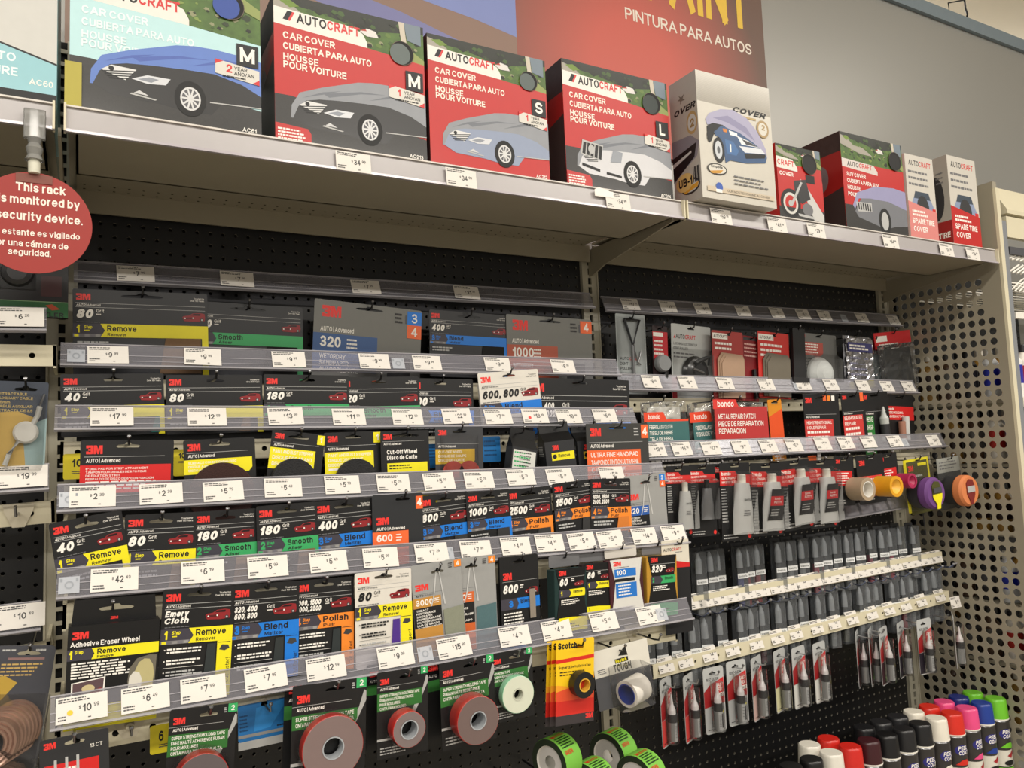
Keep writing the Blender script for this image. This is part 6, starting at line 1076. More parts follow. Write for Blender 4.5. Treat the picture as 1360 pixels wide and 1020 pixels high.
# ================================================================ car cover boxes on the top shelf
ACR = M('#bd1a16', .4, coat=.2); ASPH = M('#2c2b2a', .45, coat=.3, noise=.3, scale=300); HEDGE = M('#4c6a2c', .5, coat=.25, noise=.5, scale=60); PALEB = M('#b9dfe2', .4, coat=.3)
def big_car(A, cover, body, yb, glass=M('#d8d8d6', .3), lamp=True, upright=False):
    """three quarter car under a half drawn cover; x 0..1 of the face, heights measured up from yb"""
    P = lambda pts: [(x, yb-h) for x, h in pts]
    A.poly(P([(.11, .10), (.2, .055), (.316, .05), (.44, .045), (.55, .03), (.72, .03), (.78, .11), (1, .12), (1, .3), (.8, .32), (.5, .32), (.22, .27), (.12, .18)]), body)
    A.poly(P([(.096, .10), (.102, .182), (.153, .27), (.296, .33), (.53, .41), (.63, .426), (.735, .43), (.9, .42), (1, .405), (1, .19), (.89, .245), (.735, .28), (.58, .275), (.40, .262), (.275, .248), (.194, .226), (.143, .18), (.11, .10)]), cover)
    sh = M('#70747c', .45) if cover is not CBLUE else M('#4a62ae', .45)
    A.poly(P([(.30, .29), (.55, .35), (.72, .36), (.55, .335), (.34, .272)]), sh); A.poly(P([(.6, .3), (.8, .38), (.97, .37), (.8, .355)]), sh); A.poly(P([(.17, .24), (.3, .3), (.42, .33), (.3, .285)]), sh)
    A.poly(P([(.15, .19), (.2, .225), (.325, .22), (.27, .15)]), glass)
    for i in range(4): A.poly(P([(.155+i*.012, .185-i*.011), (.32-i*.012, .212-i*.016), (.32-i*.012, .206-i*.016), (.155+i*.012, .179-i*.011)]), INK)
    A.disc(.2, yb-.205, .014, INK, n=10)
    if lamp: A.poly(P([(.3, .165), (.38, .2), (.5, .2), (.475, .16), (.38, .15)]), M('#d4d6da', .25)); A.poly(P([(.33, .168), (.39, .19), (.44, .185), (.4, .16)]), M('#8a8f98', .3)); A.poly(P([(.31, .085), (.34, .105), (.39, .08)]), M('#c8c8c8', .3)); A.poly(P([(.29, .075), (.42, .06), (.43, .066), (.3, .084)]), LGREY)
    if upright:
        A.poly(P([(.13, .20), (.15, .31), (.34, .29), (.31, .17)]), LGREY)
        for i in range(5): A.poly(P([(.145+i*.036, .205-i*.006), (.16+i*.036, .295-i*.003), (.186+i*.036, .292-i*.003), (.172+i*.036, .20-i*.006)]), INK)
        A.disc(.23, yb-.245, .03, LGREY, .035); A.poly(P([(.4, .17), (.43, .27), (.52, .26), (.5, .18)]), M('#8f949c', .25)); A.poly(P([(.14, .13), (.3, .10), (.3, .08), (.14, .11)]), INK); A.poly(P([(.36, .09), (.5, .075), (.5, .06), (.36, .07)]), INK)
    A.poly(P([(.71, .1), (1, .115), (1, .121), (.71, .107)]), LGREY)
    A.disc(.605, yb-.105, .085, M('#171717', .6), .105); A.disc(.605, yb-.105, .055, M('#55555a', .4), .07); A.ring(.605, yb-.105, .055, M('#d4d4d4', .3), .07, .16)
    for i in range(10):
        a = math.pi*i/5; c, s = math.cos(a), math.sin(a); A.poly([(.605+.05*c-.004*s, yb-.105+.064*s+.005*c), (.605+.05*c+.004*s, yb-.105+.064*s-.005*c), (.605+.006*s, yb-.105-.006*c), (.605-.006*s, yb-.105+.006*c)], M('#d4d4d4', .3))
CBLUE = M('#5c7cc4', .42, noise=.08, scale=30); CGREY = M('#8d9096', .42, noise=.12, scale=30)
def carton(name, x, w, h, d, y, label, draw, body, side=None, z=2.86, cat='box', hole=None):
    t = thing(name, label, cat, (x+w/2, y, z)); b = MB()
    b.box(-w/2, w/2, 0, d, 0, h, body); A = Art(b, (-w/2, 0, h), S=w, l0=2); draw(A, h/w)
    if side: B = Art(b, (-w/2, d, h), (0, -1, 0), (0, 0, -1), (-1, 0, 0), S=d, l0=2); side(B, h/d)
    b.build('box_body', t)
    if hole:
        b = MB(); hx, hy, hr, c = hole; b.lathe([(hr*w*1.04, -.115), (hr*w, -.12)], M('#6a5a4c'), 28, (-w/2+hx*w, 0, h-hy*w), 'y', False, False); b.lathe([(hr*w, -.12), (1e-6, -.115)], M('#1a1a1a', .7), 28, (-w/2+hx*w, 0, h-hy*w), 'y', False, False); b.lathe([(hr*w*.9, -.125), (1e-6, -.125)], c, 28, (-w/2+hx*w-.05*w*.3, 0, h-hy*w-.12*hr*w), 'y', False, False); b.build('hand_hole', t)
    return t
GREENS = [M(c, .5, coat=.2) for c in ('#2c3a1e', '#5f7a34', '#3f5a26', '#7d9246', '#1a2014', '#8d8f6a')]
def garden(A, u, top=0, bot=.3):
    A.rect(0, top, 1, bot, HEDGE); A.poly([(0, top), (1, top), (1, .05), (.6, .12), (.3, .07), (0, .05)], M('#1f241c', .5, coat=.3)); rg = random.Random(5)
    for i in range(110):
        x, y, r = rg.uniform(.03, .97), rg.uniform(top+.03, bot-.03), rg.uniform(.008, .028)
        A.poly([(x-r, y), (x-r*.3, y-r*.8), (x+r*.7, y-r*.6), (x+r, y+.2*r), (x+r*.2, y+r*.7)], GREENS[int(rg.random()*6)] if y > .1 else GREENS[[0, 4, 2][i % 3]]); A.k -= .88
    A.k += 1
    A.poly([(0, .03), (.1, .05), (.2, .12), (.35, .13), (.5, .2), (.3, .2), (0, .13)], M('#a39e92', .5, coat=.3)); A.poly([(.03, .045), (.1, .03), (.16, .06), (.1, .08)], M('#6f8a35', .5)); A.poly([(.55, .13), (.6, .1), (.66, .11), (.68, .15), (.6, .155)], M('#d8d4d0', .4)); A.poly([(.55, .125), (.59, .105), (.6, .12)], M('#b03a2c'))
    A.poly([(.86, .0), (.98, .0), (.98, .14), (.88, .12)], M('#6b7a86', .4)); A.poly([(.82, 0), (.86, 0), (.88, .18), (.84, .15)], M('#c8bfae', .5)); A.poly([(.86, .16), (1, .24), (1, .3), (.9, .26)], M('#8f9a58'))
def acb(letter, code, cover, body, yrs='1', field=None, corner=True, dy=0., dm=0.):
    f = field or ACR
    def draw(A, u):
        garden(A, u, 0, .3+dy)
        A.poly([(0, .2+dy), (.6, .235+dy), (1, .27+dy), (1, u), (0, u)], f)
        A.poly([(0, .09+dy), (.5, .115+dy), (.57, .145+dy), (.6, .2+dy), (.6, .235+dy), (0, .2+dy)], M('#e6e2da', .4, coat=.3))
        A.poly([(.055, .165+dy), (.085, .105+dy), (.115, .107+dy), (.085, .168+dy)], INK); A.poly([(.085, .168+dy), (.115, .107+dy), (.13, .108+dy), (.1, .17+dy)], RED)
        A.text('AUTO', .14, .11+dy, .062, INK, bold=.03, fit=.19); A.text('CRAFT', .335, .11+dy, .062, RED, bold=.03, fit=.215)
        for i, s in enumerate(('CAR COVER', 'CUBIERTA PARA AUTO', 'HOUSSE', 'POUR VOITURE')): A.text(s, .055, [.245, .315, .385, .435][i]+dy, .045, M('#efe6d8', .4) if not field else M('#e2f2f2', .4), bold=.03, fit=[.33, .57, .22, .4][i])
        if corner or field: A.poly([(0, u-.3), (.1, u-.3), (1, u-.16), (1, u), (0, u)], ASPH)
        big_car(A, cover, body, u-.06, lamp=letter != 'L', upright=letter == 'L')
        if corner: A.poly([(0, u-.115), (.2, u-.1), (.22, u-.07), (.22, u), (0, u)], ACR); A.lines(.015, u-.085, .17, 4, .02, .011, WT)
        A.rect(.86, .335+dm, .985, .47+dm, INK); A.text(letter, .922, .355+dm, .09, WT, bold=.03, al='c'); A.O = A.O-Vector((0, 0, dm*A.S))
        A.poly([(.74, .455), (.99, .485), (.99, .575), (.74, .54)], M('#d6d2c8', .35)); A.poly([(.74, .455), (.785, .46), (.74, .485)], RED); A.poly([(.99, .575), (.95, .568), (.99, .54)], RED)
        A.text(yrs, .80, .475, .05, RED, bold=.03); A.text('YEAR', .845, .482, .022, INK, bold=.01); A.text('ANO/AN', .845, .512, .022, INK, bold=.01); A.lines(.78, .545, .17, 1, .02, .008, INK); A.O = A.O+Vector((0, 0, dm*A.S))
        A.text(code, .97, u-.045, .026, WT, bold=.02, al='r')
    return draw
def acside(B, u):
    B.rect(0, .12, 1, u, M('#8e1a18', .4, coat=.3)); B.rect(0, 0, 1, .35, M('#2c2a28', .5, noise=.5, scale=60)); B.disc(.55, .75, .16, M('#6d6d70', .4), .24); B.poly([(0, u-.55), (1, u-.75), (1, u), (0, u)], ASPH)
carton('car_cover_box', -11.6, 11.5, 14.5, 9, -14.6, 'pale blue car cover box at the left edge above the round red sign', lambda A, u: (A.poly([(0, 0), (1, 0), (1, u), (0, u)], M('#c9c8c2', .4, coat=.3)), A.poly([(.0, 0), (1, 0), (1, u-.62), (.0, u-.5)], CBLUE), A.poly([(.0, u-.5), (1, u-.22), (1, u), (0, u)], M('#8fc3cc', .4, coat=.3)), A.poly([(.0, u-.5), (1, u-.22), (1, u-.21), (0, u-.49)], INK), A.text('UTO', .70, u-.24, .045, M('#e2f2f2'), bold=.03), A.text('TURE', .68, u-.165, .045, M('#e2f2f2'), bold=.03), A.text('AC60', .985, u-.12, .032, WT, bold=.02, al='r'), A.rect(0, u-.05, 1, u, INK)), PALEB)
carton('car_cover_box', .55, 11.25, 11.6, 10, -14.4, 'light blue car cover box with size M and a black sedan picture', acb('M', 'AC61', CBLUE, M('#161618', .35, coat=.4), '2', PALEB, corner=False, dy=.19, dm=.14), PALEB, hole=(.82, .25, .085, M('#2c4a9a', .5)))
carton('car_cover_box', 12.7, 11.1, 10.6, 8, -14.4, 'red car cover box with size M and a black sedan under a grey cover', acb('M', 'AC213', CGREY, M('#1c1c1e', .35, coat=.4)), ACR, acside, hole=(.84, .22, .08, M('#66706e', .6)))
carton('car_cover_box', 24.1, 10.5, 10.3, 8, -14.4, 'red car cover box with size S and a silver blue hatchback picture', acb('S', 'AC212', CGREY, M('#8b97b0', .35, coat=.4), corner=False), ACR, acside, hole=(.84, .2, .075, M('#5e6866', .6)))
carton('car_cover_box', 36.25, 11.3, 10.95, 8.2, -14.4, 'red car cover box with size L and a white saloon picture', acb('L', 'AC214', CGREY, M('#cfcfd2', .35, coat=.4)), ACR, acside, hole=(.83, .2, .085, M('#39413f', .6)))
UBW = M('#cbc6ba', .3, coat=.45)
def ub(A, u):
    A = Art(A.mb, A.O, S=A.S, V=(0, 0, -u/1.53), l0=2)
    for i in range(26): A.rect(0, .01+i*.014, 1, .016+i*.014, M('#bdb8ae', .3, coat=.45))
    A.text('COVER', .93, .345, .065, INK, bold=.04, it=.3, al='r', fit=.46); A.rect(.47, .44, .78, .465, M('#b8a070'))
    A.poly([(0.09, 0.582), (0.145, 0.5), (0.298, 0.421), (0.462, 0.394), (0.65, 0.458), (0.797, 0.606), (0.891, 0.797), (0.908, 0.908), (0.806, 0.842), (0.563, 0.695), (0.375, 0.643), (0.184, 0.621), (0.11, 0.649)], M('#a3a0bb', .4)); A.poly([(0.19, 0.549), (0.389, 0.481), (0.639, 0.578), (0.753, 0.733), (0.6, 0.644), (0.382, 0.569)], M('#8683a4', .4))
    A.poly([(0.103, 0.664), (0.184, 0.612), (0.313, 0.611), (0.391, 0.649), (0.273, 0.705), (0.189, 0.749), (0.149, 0.841), (0.103, 0.821)], INK); A.poly([(0.192, 0.72), (0.297, 0.62), (0.391, 0.64), (0.534, 0.662), (0.719, 0.748), (0.855, 0.834), (0.902, 0.909), (0.876, 0.979), (0.612, 1.029), (0.389, 1.031), (0.322, 1.071), (0.312, 0.928), (0.267, 0.778), (0.211, 0.759)], M('#1f4a78', .35, coat=.3)); A.poly([(0.331, 0.781), (0.442, 0.79), (0.513, 0.894), (0.475, 0.959), (0.348, 0.951)], M('#2f639a', .35, coat=.3))
    A.poly([(0.498, 0.707), (0.655, 0.743), (0.794, 0.8), (0.553, 0.805)], M('#dfe2e6', .3)); A.poly([(0.56, 0.734), (0.686, 0.758), (0.779, 0.794), (0.619, 0.793)], M('#2a2c30', .3)); A.poly([(0.519, 0.829), (0.825, 0.809), (0.881, 0.865), (0.593, 0.898)], M('#d6dae0', .3)); A.poly([(0.582, 0.911), (0.887, 0.87), (0.869, 0.921), (0.602, 0.972)], INK); A.poly([(0.31, 0.655), (0.374, 0.652), (0.361, 0.695), (0.316, 0.691)], M('#d08030')); A.poly([(0.39, 0.66), (0.501, 0.677), (0.507, 0.72), (0.407, 0.715)], M('#e6e8ea', .3)); A.poly([(0.391, 0.828), (0.41, 0.83), (0.408, 0.926), (0.388, 0.93)], WT)
    A.disc(0.241, 0.931, .075, M('#17181a', .5), .155, 26); A.disc(0.238, 0.929, .048, M('#c4c8cc', .3), .11, 22); A.disc(0.238, 0.929, .02, M('#55585c'), .045); A.disc(0.126, 0.78, .03, M('#17181a'), .075)
    A.disc(0.867, 0.554, .085, M('#a58a5c', .4), .11, 24); A.disc(0.867, 0.554, .062, OFFW, .08, 22); A.text('2', 0.873, 0.496, .07, M('#a58a5c'), bold=.04, al='c')
    A.disc(0.202, 1.169, .13, M('#2a2624'), .068, 24); A.disc(0.202, 1.169, .115, OFFW, .055, 22); A.poly([(0.104, 1.204), (0.282, 1.169), (0.246, 1.214), (0.134, 1.231)], M('#c8902c')); A.text('EmpiRe', 0.199, 1.127, .03, INK, bold=.03, al='c', fit=.15)
    A.lines(.42, 1.21, .48, 3, .045, .016, MGREY); A.rect(.06, 1.385, .96, 1.445, M('#cbbca4')); A.disc(0.216, 1.388, .045, M('#3a5cae'), .06); A.rect(.17, 1.41, .25, 1.45, WT); A.text('OUR MOST ECONOMICAL COVER', .32, 1.398, .03, INK, fit=.58)
def ubs(B, u):
    B = Art(B.mb, B.O, (0, -1, 0), (0, 0, -u/3.3), (-1, 0, 0), S=B.S, l0=2); u = 3.3
    B.rect(0, 0, 1, u, M('#a7a29a', .35, coat=.3)); B.poly([(.35, .42), (.45, .5), (.55, .45), (.5, .55), (.58, .62), (.46, .6), (.4, .68), (.4, .58), (.3, .54), (.4, .52)], M('#6a6258')); B.text('OVER', .15, .78, .16, INK, bold=.05, it=.25, fit=.8); B.disc(.78, 1.3, .2, M('#a58a5c'), .3); B.disc(.78, 1.3, .15, LGREY, .22); B.text('2', .78, 1.2, .22, M('#8a7040'), bold=.04, al='c')
    B.poly([(0, 1.55), (.7, 1.6), (1, 1.85), (.9, 2.2), (0, 2.6)], M('#7b7880', .4)); B.poly([(0, 2.0), (.9, 1.85), (.8, 2.2), (0, 2.65)], INK); B.poly([(0, 2.15), (.7, 2.0), (.7, 2.06), (0, 2.26)], LGREY)
    B.disc(.6, 2.9, .35, M('#2a2624'), .2); B.disc(.6, 2.9, .29, LGREY, .15); B.poly([(.3, 2.95), (.9, 2.85), (.85, 2.98), (.4, 3.05)], M('#c8902c')); B.disc(.4, u-.55, .32, M('#c8a868'), .24); B.text('UB-1', .18, u-.66, .22, INK, bold=.04, fit=.5); 
    for i in range(5): B.rect(.72+i*.05, u-.85, .74+i*.05+.02*(i % 2), u-.45, INK)
carton('car_cover_box', 49.15, 9.2, 11.7, 3.6, -16.5, 'tall white car cover box jutting over the shelf edge', ub, UBW, ubs)
def moto(A, u):
    garden(A, u); A.poly([(0, .38), (.6, .42), (1, .5), (1, u), (0, u)], ACR); A.poly([(0, .2), (.35, .22), (.45, .34), (.45, .4), (0, .38)], M('#e6e2da', .4, coat=.3)); A.text('CRAFT', .02, .245, .09, RED, bold=.02, fit=.36); A.text('COVER', .05, .43, .06, WT, bold=.03, fit=.3)
    A.rect(0, u-.2, 1, u, ASPH); A.poly([(.5, .5), (.62, .6), (.98, u-.15), (.98, u-.02), (.75, u-.05), (.6, .8)], M('#c9c8c4', .35)); A.poly([(.35, .55), (.62, .5), (.7, .8), (.5, .9), (.36, .8)], M('#2a2a2c', .4)); A.ring(.25, u-.26, .22, M('#1a1a1a'), .23, .3); A.ring(.25, u-.26, .16, M('#d4d2cc', .3), .17, .25); A.disc(.25, u-.26, .05, LGREY); A.poly([(.25, u-.26), (.5, .55), (.54, .56), (.3, u-.24)], LGREY); A.disc(.62, u-.2, .12, M('#77777a', .3), .1); A.poly([(.4, u-.12), (.75, u-.1), (.75, u-.06), (.42, u-.08)], LGREY); A.rect(.62, .42, .82, .55, INK)
carton('car_cover_box', 61.1, 6.5, 7.65, 7, -14.4, 'small red box with a motorcycle picture', moto, ACR, None, hole=(.72, .24, .16, M('#1a1a1a', .6)))
def suv(A, u):
    garden(A, u); A.poly([(0, .36), (.55, .38), (.8, .44), (.8, .62), (1, .66), (1, u), (0, u)], ACR); A.poly([(0, .28), (.5, .3), (.56, .36), (.56, .4), (0, .37)], M('#d8cfc8', .3, coat=.4)); A.text('AUTO', .08, .305, .05, INK, bold=.02, fit=.18); A.text('CRAFT', .27, .305, .05, RED, bold=.02, fit=.2)
    for i, s in enumerate(('SUV COVER', 'CUBIERTA PARA SUV', 'HOUSSE', 'POUR VUS')): A.text(s, .06, .42+i*.07, .042, WT, bold=.03, fit=[.3, .5, .2, .26][i])
    A.rect(0, u-.26, 1, u, ASPH); P = lambda pts: [(x, u-h) for x, h in pts]
    A.poly(P([(.15, .2), (.2, .14), (.5, .08), (.62, .05), (.8, .1), (1, .12), (1, .4), (.3, .4)]), M('#77797f', .35, coat=.3)); A.poly(P([(.12, .26), (.2, .4), (.5, .5), (.8, .52), (1, .5), (1, .3), (.7, .36), (.4, .36), (.22, .34), (.15, .22)]), M('#9694b8', .4)); A.poly(P([(.17, .3), (.42, .31), (.42, .22), (.2, .2)]), LGREY)
    for i in range(6): A.poly(P([(.2+i*.036, .295), (.218+i*.036, .296), (.225+i*.036, .225), (.207+i*.036, .22)]), INK)
    A.disc(.62, u-.14, .1, M('#171717'), .14); A.disc(.62, u-.14, .06, LGREY, .1)
carton('car_cover_box', 70.9, 10.25, 10.5, 6.0, -14.4, 'red cover box with a grey jeep style vehicle, shiny top', suv, ACR, acside, hole=(.86, .2, .1, M('#141414', .6)))
def tire(c):
    def f(A, u):
        A.poly([(0, 0), (1, 0), (1, u), (0, u)], M('#cfcac0', .35, coat=.35)); A.text('AUTO', .12, .12, .12, INK, bold=.02, fit=.36); A.text('CRAFT', .49, .12, .12, RED, bold=.02, fit=.42); A.lines(.08, .36, .75, 3, .14, .05, MGREY)
        A.poly([(.2, 1.0), (.28, .82), (.75, .82), (.82, 1.0)], M('#3a4654', .4)); A.poly([(.1, 1.15), (.2, .98), (.82, .98), (.92, 1.15), (.95, 1.5), (.1, 1.5)], M('#8a97b4', .35)); A.rect(.05, 1.16, .18, 1.26, RED); A.rect(.85, 1.16, .97, 1.26, RED); A.disc(.52, 1.2, .22, M('#2b2b2d', .5), .3, 26); A.poly([(.08, 1.46), (.97, 1.46), (.95, 1.58), (.1, 1.58)], M('#6f7a90', .35))
        A.poly([(0, u-.85), (1, u-.68), (1, u), (0, u)], c); A.lines(.12, u-.66, .6, 2, .08, .045, WT); A.text('SPARE TIRE', .1, u-.48, .12, WT, bold=.03, fit=.78); A.text('COVER', .12, u-.30, .12, WT, bold=.03, fit=.5)
    return f
def tires(B, u):
    B.rect(0, 0, 1, u, M('#a8a39a', .4)); B.disc(.1, 2.6, .55, M('#2b2b2d'), 1.4); B.rect(0, u-1.6, 1, u, M('#9a1c1a', .4)); B.text('TIRE', .1, u-.9, .35, WT, bold=.03, fit=.75); B.lines(.2, 1.0, .6, 3, .3, .1, MGREY)
carton('tire_cover_box', 81.65, 5.1, 9.75, 3, -14.4, 'small white and pink spare tire cover box, left of the two', tire(M('#d98580', .4, coat=.3)), M('#cfcac0', .35))
carton('tire_cover_box', 89.6, 5.6, 10.8, 1.9, -14.4, 'small white and red spare tire cover box at the right end', tire(ACR), M('#cfcac0', .35), tires)
# tags on the shelf channel
for (x, pr, bl) in ((17.78, '34.99', 0), (26.07, '34.99', 0), (40.57, '34.99', 0), (52.19, '59.99', 0), (59.37, '41.99', 0), (64.84, '29.99', 0), (76.39, '54.99', 0), (86.21, '24.99', 0), (91.23, '24.99', 0)):
    pricetag(x, -15.62, .98, pr, 'top shelf edge', -8, 2.5, 1.45)
b = MB(); b.box(0, 1.9, 0, .02, 0, .55, WT); b.add([(0, -.01, .55), (.5, -.01, .75), (1.4, -.01, .6), (1.9, -.01, .4), (1.9, -.01, 0), (0, -.01, .1)], [(5, 4, 3, 2, 1, 0)], WT); o = b.build('torn_label', loc=(38.22, -15.5, 1.9)); tag(o, 'torn white paper scrap on the shelf edge below the size L box', 'label')
b = MB(); b.box(0, .9, 0, .04, 0, 3.0, M('#b3a84a', .6)); o = b.build('yellow_sticker', loc=(.3, -14.62, 2.75)); tag(o, 'yellow paper slip at the left end of the light blue box', 'label')

# ================================================================ left edge bay
t = thing('hanging_sign', 'round red sign about a monitored rack, hung from the shelf edge', 'sign', (-1.14, -15.5, -7.6)); D = 2.94
b = MB(); b.lathe([(1e-6, 0), (D, 0), (D, .06), (1e-6, .06)], M('#9c2a22', .5), 64, (0, 0, D), 'y', False, False); A = Art(b, (-D, 0, 2*D)); LT = M('#f2e6da', .5)
for s, x, y, h, f in (('This rack', 2.04, .68, .5, 2.47), ('is monitored by', 1.22, 1.42, .5, 4.01), ('security device.', 1.11, 2.36, .5, 4.27)): A.text(s, x, y-.02, h, LT, bold=.025, fit=f)
for s, x, y, f in (('El estante es vigilado', .97, 3.38, 4.27), ('por una cámara de', .93, 4.02, 3.73), ('seguridad.', 1.72, 4.52, 2.08)): A.text(s, x, y, .36, LT, bold=.014, fit=f)
b.build('disc', t)
b = MB(); b.box(-.9, .9, -.05, -.01, 5.25, 5.75, clear('tape_film', '#d8b0a8', '#c08a80', .4, .8)); b.build('clear_tape', t)
t = thing('sign_clip', 'clear plastic clip hanging from the shelf edge, holding the round sign', 'clip', (-1.15, -15.6, -1.25)); b = MB(); CL = clear('clear_clip', '#e0e0e0', '#c9c9c4', .35, 1.0, .1)
b.rbox(-.55, .55, -.2, .2, 1.5, 3.2, CL, .15); b.lathe([(.5, .2), (.35, .5), (.45, .9), (.3, 1.2), (.4, 1.5)], CL, 14); b.build('clear_body', t); b = MB(); b.lathe([(.3, -.55), (.32, .1), (.2, .25)], M('#d8d6c4', .5), 12); b.build('cream_tip', t)
def lstrip(K_, label): x, y, z, w, tl = K_; return strip(K_, '', label)
LN = 'the left edge bay'
LS = [((-5.79, -6.50, -9.74, 5.03, 1.66), '6.28', -2.39, 'clear label strip at the left edge under the green banded pack'), ((-5.44, -8.00, -20.19, 4.95, 0.77), '19.99', -2.06, 'clear label strip at the left edge under the cable pack'), ((-5.19, -9.00, -28.73, 4.36, 0.31), '10.49', -2.10, 'clear label strip at the left edge above the copper coil pack')]
for k, pr, tx, lb in LS:
    strip(k, '', lb); pricetag(tx, k[1]-.02, k[2]+k[3]*math.tan(math.radians(k[4]))+.32, pr, LN, -24, 3.0, 1.5, roll=-k[4], note='price tag $%s at the left edge, %s' % (pr, lb.split('edge ')[1]))
for k, q, lb in (((-5.93, -5.00, -11.69, 5.72, 0.51), 1, 'cream punched bar at the left edge above the cable pack'), ((-5.69, -5.50, -22.40, 5.49, 1.91), 1, 'cream punched bar with a bare hook, left edge below the $19.99 tag'), ((-5.43, -6.50, -31.53, 5.12, 3.30), 1, 'cream punched bar at the left edge above the copper coil pack')):
    bar(k, lb)
k = (-4.33, -5.20, -7.97, 4.78, -2.02); w = k[3]; t = thing('boxed_pack', 'dark pack with a green band half hidden by the round sign', 'pack', (k[0]+w/2, k[1], k[2]-.4)); b = MB(); b.box(-w/2, w/2, 0, .6, 0, 6.6, M('#121113', .4)); A = Art(b, (-w/2, 0, 6.6), S=w); h = 6.6/w; A.rect(0, h-.22, 1, h, M('#1f5a2c', .45)); A.rect(0, h-.225, 1, h-.215, M('#7a9a70')); A.poly([(.72, h-.17), (.8, h-.19), (.9, h-.12), (.8, h-.1)], M('#a8401c')); A.text('TLER', .7, h-.07, .07, INK, bold=.04, fit=.25); A.rect(.66, h-.6, .92, h-.3, M('#3a1a1c', .4)); b.build('printed_card', t)
b = MB(); b.lathe([(.6, -.4), (.9, -.3), (1.0, 0)], M('#1c1c1f', .3), 20, (-.6, 0, 3.0), 'y', True, False); b.build('dark_product', t); blister(t, -w/2+.3, w*.1, -.8, -.02, 1.8, 5.8)
k = (-3.91, -7.40, -12.95, 3.34, -2.09); w = k[3]; H = 6.0
t = hang(k, H, 'cable_pack', 'clear pack with a white retractable audio cable at the left edge', 'cable pack', 'the retractable cable pack', 'left', hk=.5, hx=.62)
b = MB(); card_mesh(b, w, H, M('#3c4350', .4), slot_hole(w*.62, .5, 1.3), .05); A = art(b, w, H); u = H/w; A.poly([(0, .62), (.5, .58), (.8, .7), (1, .95), (1, u), (0, u)], M('#b8984a', .5)); A.poly([(.6, .9), (1, .7), (1, u), (.7, u)], M('#8fa7a8', .4)); 
for i, s in enumerate(('RETRACTABLE', 'AUXILIARY CABLE', '3.5mm', 'CABLE AUXILIAR', 'RETRACTIL DE 3,5')): A.text(s, .15, .22+i*.08, .05, M('#cdb36a', .5), bold=.01, fit=min(.6, .045*len(s)))
b.build('printed_card', t)
b = MB(); b.lathe([(1e-6, -.5), (.6, -.5), (.72, -.35), (.72, -.1)], M('#cfcdc6', .3, coat=.3), 26, (.55, 0, 2.7), 'y', False, False); b.build('cable_reel', t)
b = MB(); b.tube([(.9, -.3, 3.2), (1.15, -.3, 3.8), (1.25, -.3, 4.4)], .16, M('#b9b9b4', .3)); b.tube([(1.25, -.3, 4.4), (1.45, -.3, 5.2)], .07, STEEL); b.tube([(.2, -.3, 2.2), (-.3, -.3, 1.3), (-.5, -.3, .6)], .15, M('#b9b9b4', .3)); b.build('cable_plug', t)
blister(t, -w/2+.2, w/2-.1, -.9, -.02, .2, 5.2)
k = (-3.25, -11.60, -28.73, 3.37, -8.01); w = k[3]; H = 6.4
t = hang(k, H, 'wire_pack', 'clear blister pack of coiled copper coloured wire, lower left', 'wire pack', 'the copper wire pack', 'left', hk=.45, hx=.6)
b = MB(); card_mesh(b, w, H, M('#44454c', .4), slot_hole(w*.6, .45, 1.2), .05, r=.25); A = art(b, w, H); A.rect(.3, .2, .85, .24, M('#8a6a68')); A.lines(.22, .3, .62, 4, .06, .025, M('#c2a260')); A.poly([(0, .55), (.3, .5), (.5, .62), (.3, .9), (0, .95)], M('#b8973c')); A.lines(.2, .06, .25, 1, .03, .03, LGREY); A.lines(.7, .06, .2, 1, .03, .03, LGREY); b.build('printed_card', t)
cop = M('#b4907e', .26, .55); b = MB()
for i in range(7):
    pts = [(.25-i*.13+ (1.25-.03*i)*math.cos(2*math.pi*j/28), -.4-i*.27, 1.9-i*.05+(1.45-.03*i)*math.sin(2*math.pi*j/28)) for j in range(29)]; b.tube(pts, .14, cop, 7)
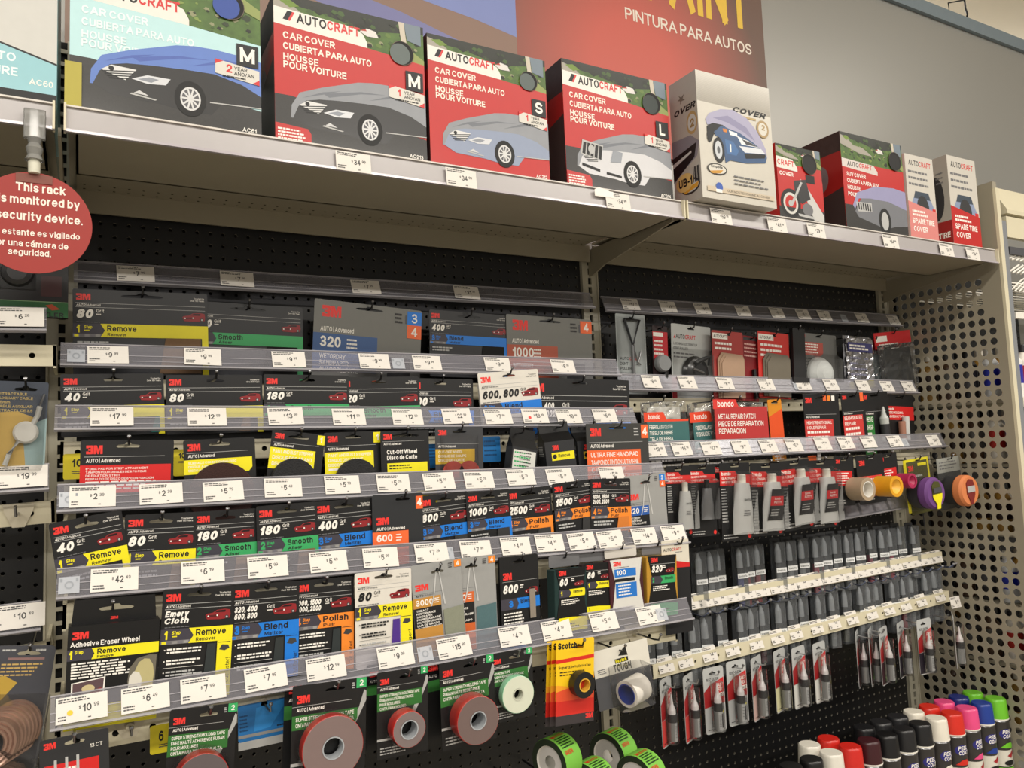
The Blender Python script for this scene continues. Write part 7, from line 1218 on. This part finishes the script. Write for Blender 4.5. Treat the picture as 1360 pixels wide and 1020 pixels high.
for i in range(3):
    pts = [(-.6+(1.05-.22*i)*math.cos(2*math.pi*j/28), -2.25, 1.6+(1.25-.25*i)*math.sin(2*math.pi*j/28)) for j in range(29)]; b.tube(pts, .13, cop, 7)
b.build('wire_coil', t)
b = MB(); b.rbox(-1.9, 1.8, -2.6, -.03, .2, 3.7, BLIS, .5, 3); b.build('clear_blister', t)
hp = (-2.56, -21.05); t = thing('peg_hook', 'bare peg hook with a cream base plate at the left edge', 'hook', (hp[0]+.3, -5.6, hp[1]-.5)); b = MB(); b.tube([(0, 0, 0), (0, -2.6, 0), (0, -3.1, .6)], .1, STEEL); b.build('rod', t); b = MB(); b.prism([(-.9, .6), (.9, .6), (.8, .1), (.35, -.9), (-.35, -.9), (-.8, .1)], -.14, -.02, M('#cfc6ae', .45), fn=lambda a, c, e: (a, e, c)); b.build('base_plate', t)

# ================================================================ labels for the price tags: price, strip, and the pack each one sits by
byrow = {RN[1]: ('row1', 'above'), RN[2]: ('row1', 'below'), RN[3]: ('row2', 'below'), RN[4]: ('row3', 'below'), RN[5]: ('row4', 'below'), RN[6]: ('row5', 'below'), BN['a']: ('right1', 'above'), BN['b']: ('right1', 'below'), BN['c']: ('right2', 'below')}
ORD = ['first', 'second', 'third', 'fourth', 'fifth', 'sixth', 'seventh', 'eighth', 'ninth', 'tenth', 'eleventh', 'twelfth', 'thirteenth', 'fourteenth', 'fifteenth', 'sixteenth', 'seventeenth', 'eighteenth', 'nineteenth', 'twentieth', 'twenty first', 'twenty second']
rows = {}
for T in TAGS: rows.setdefault(T[3], []).append(T)
seen = set()
for rn, L in rows.items():
    L.sort(key=lambda q: q[1])
    for i, (o, x, z, r, pr, note) in enumerate(L):
        if note: o['label'] = note; continue
        lb = None
        if rn in byrow:
            row, wd_ = byrow[rn]; c = min((p for p in PRODUCTS if p[3] == row), key=lambda p: abs(p[1]-x), default=None)
            if c and abs(c[1]-x) < 4.5: lb = 'price tag $%s %s %s, %s' % (pr, wd_, c[0], rn)
        if lb is None or lb in seen: lb = 'price tag $%s, %s from the left, %s' % (pr, ORD[i], rn)
        seen.add(lb); o['label'] = lb
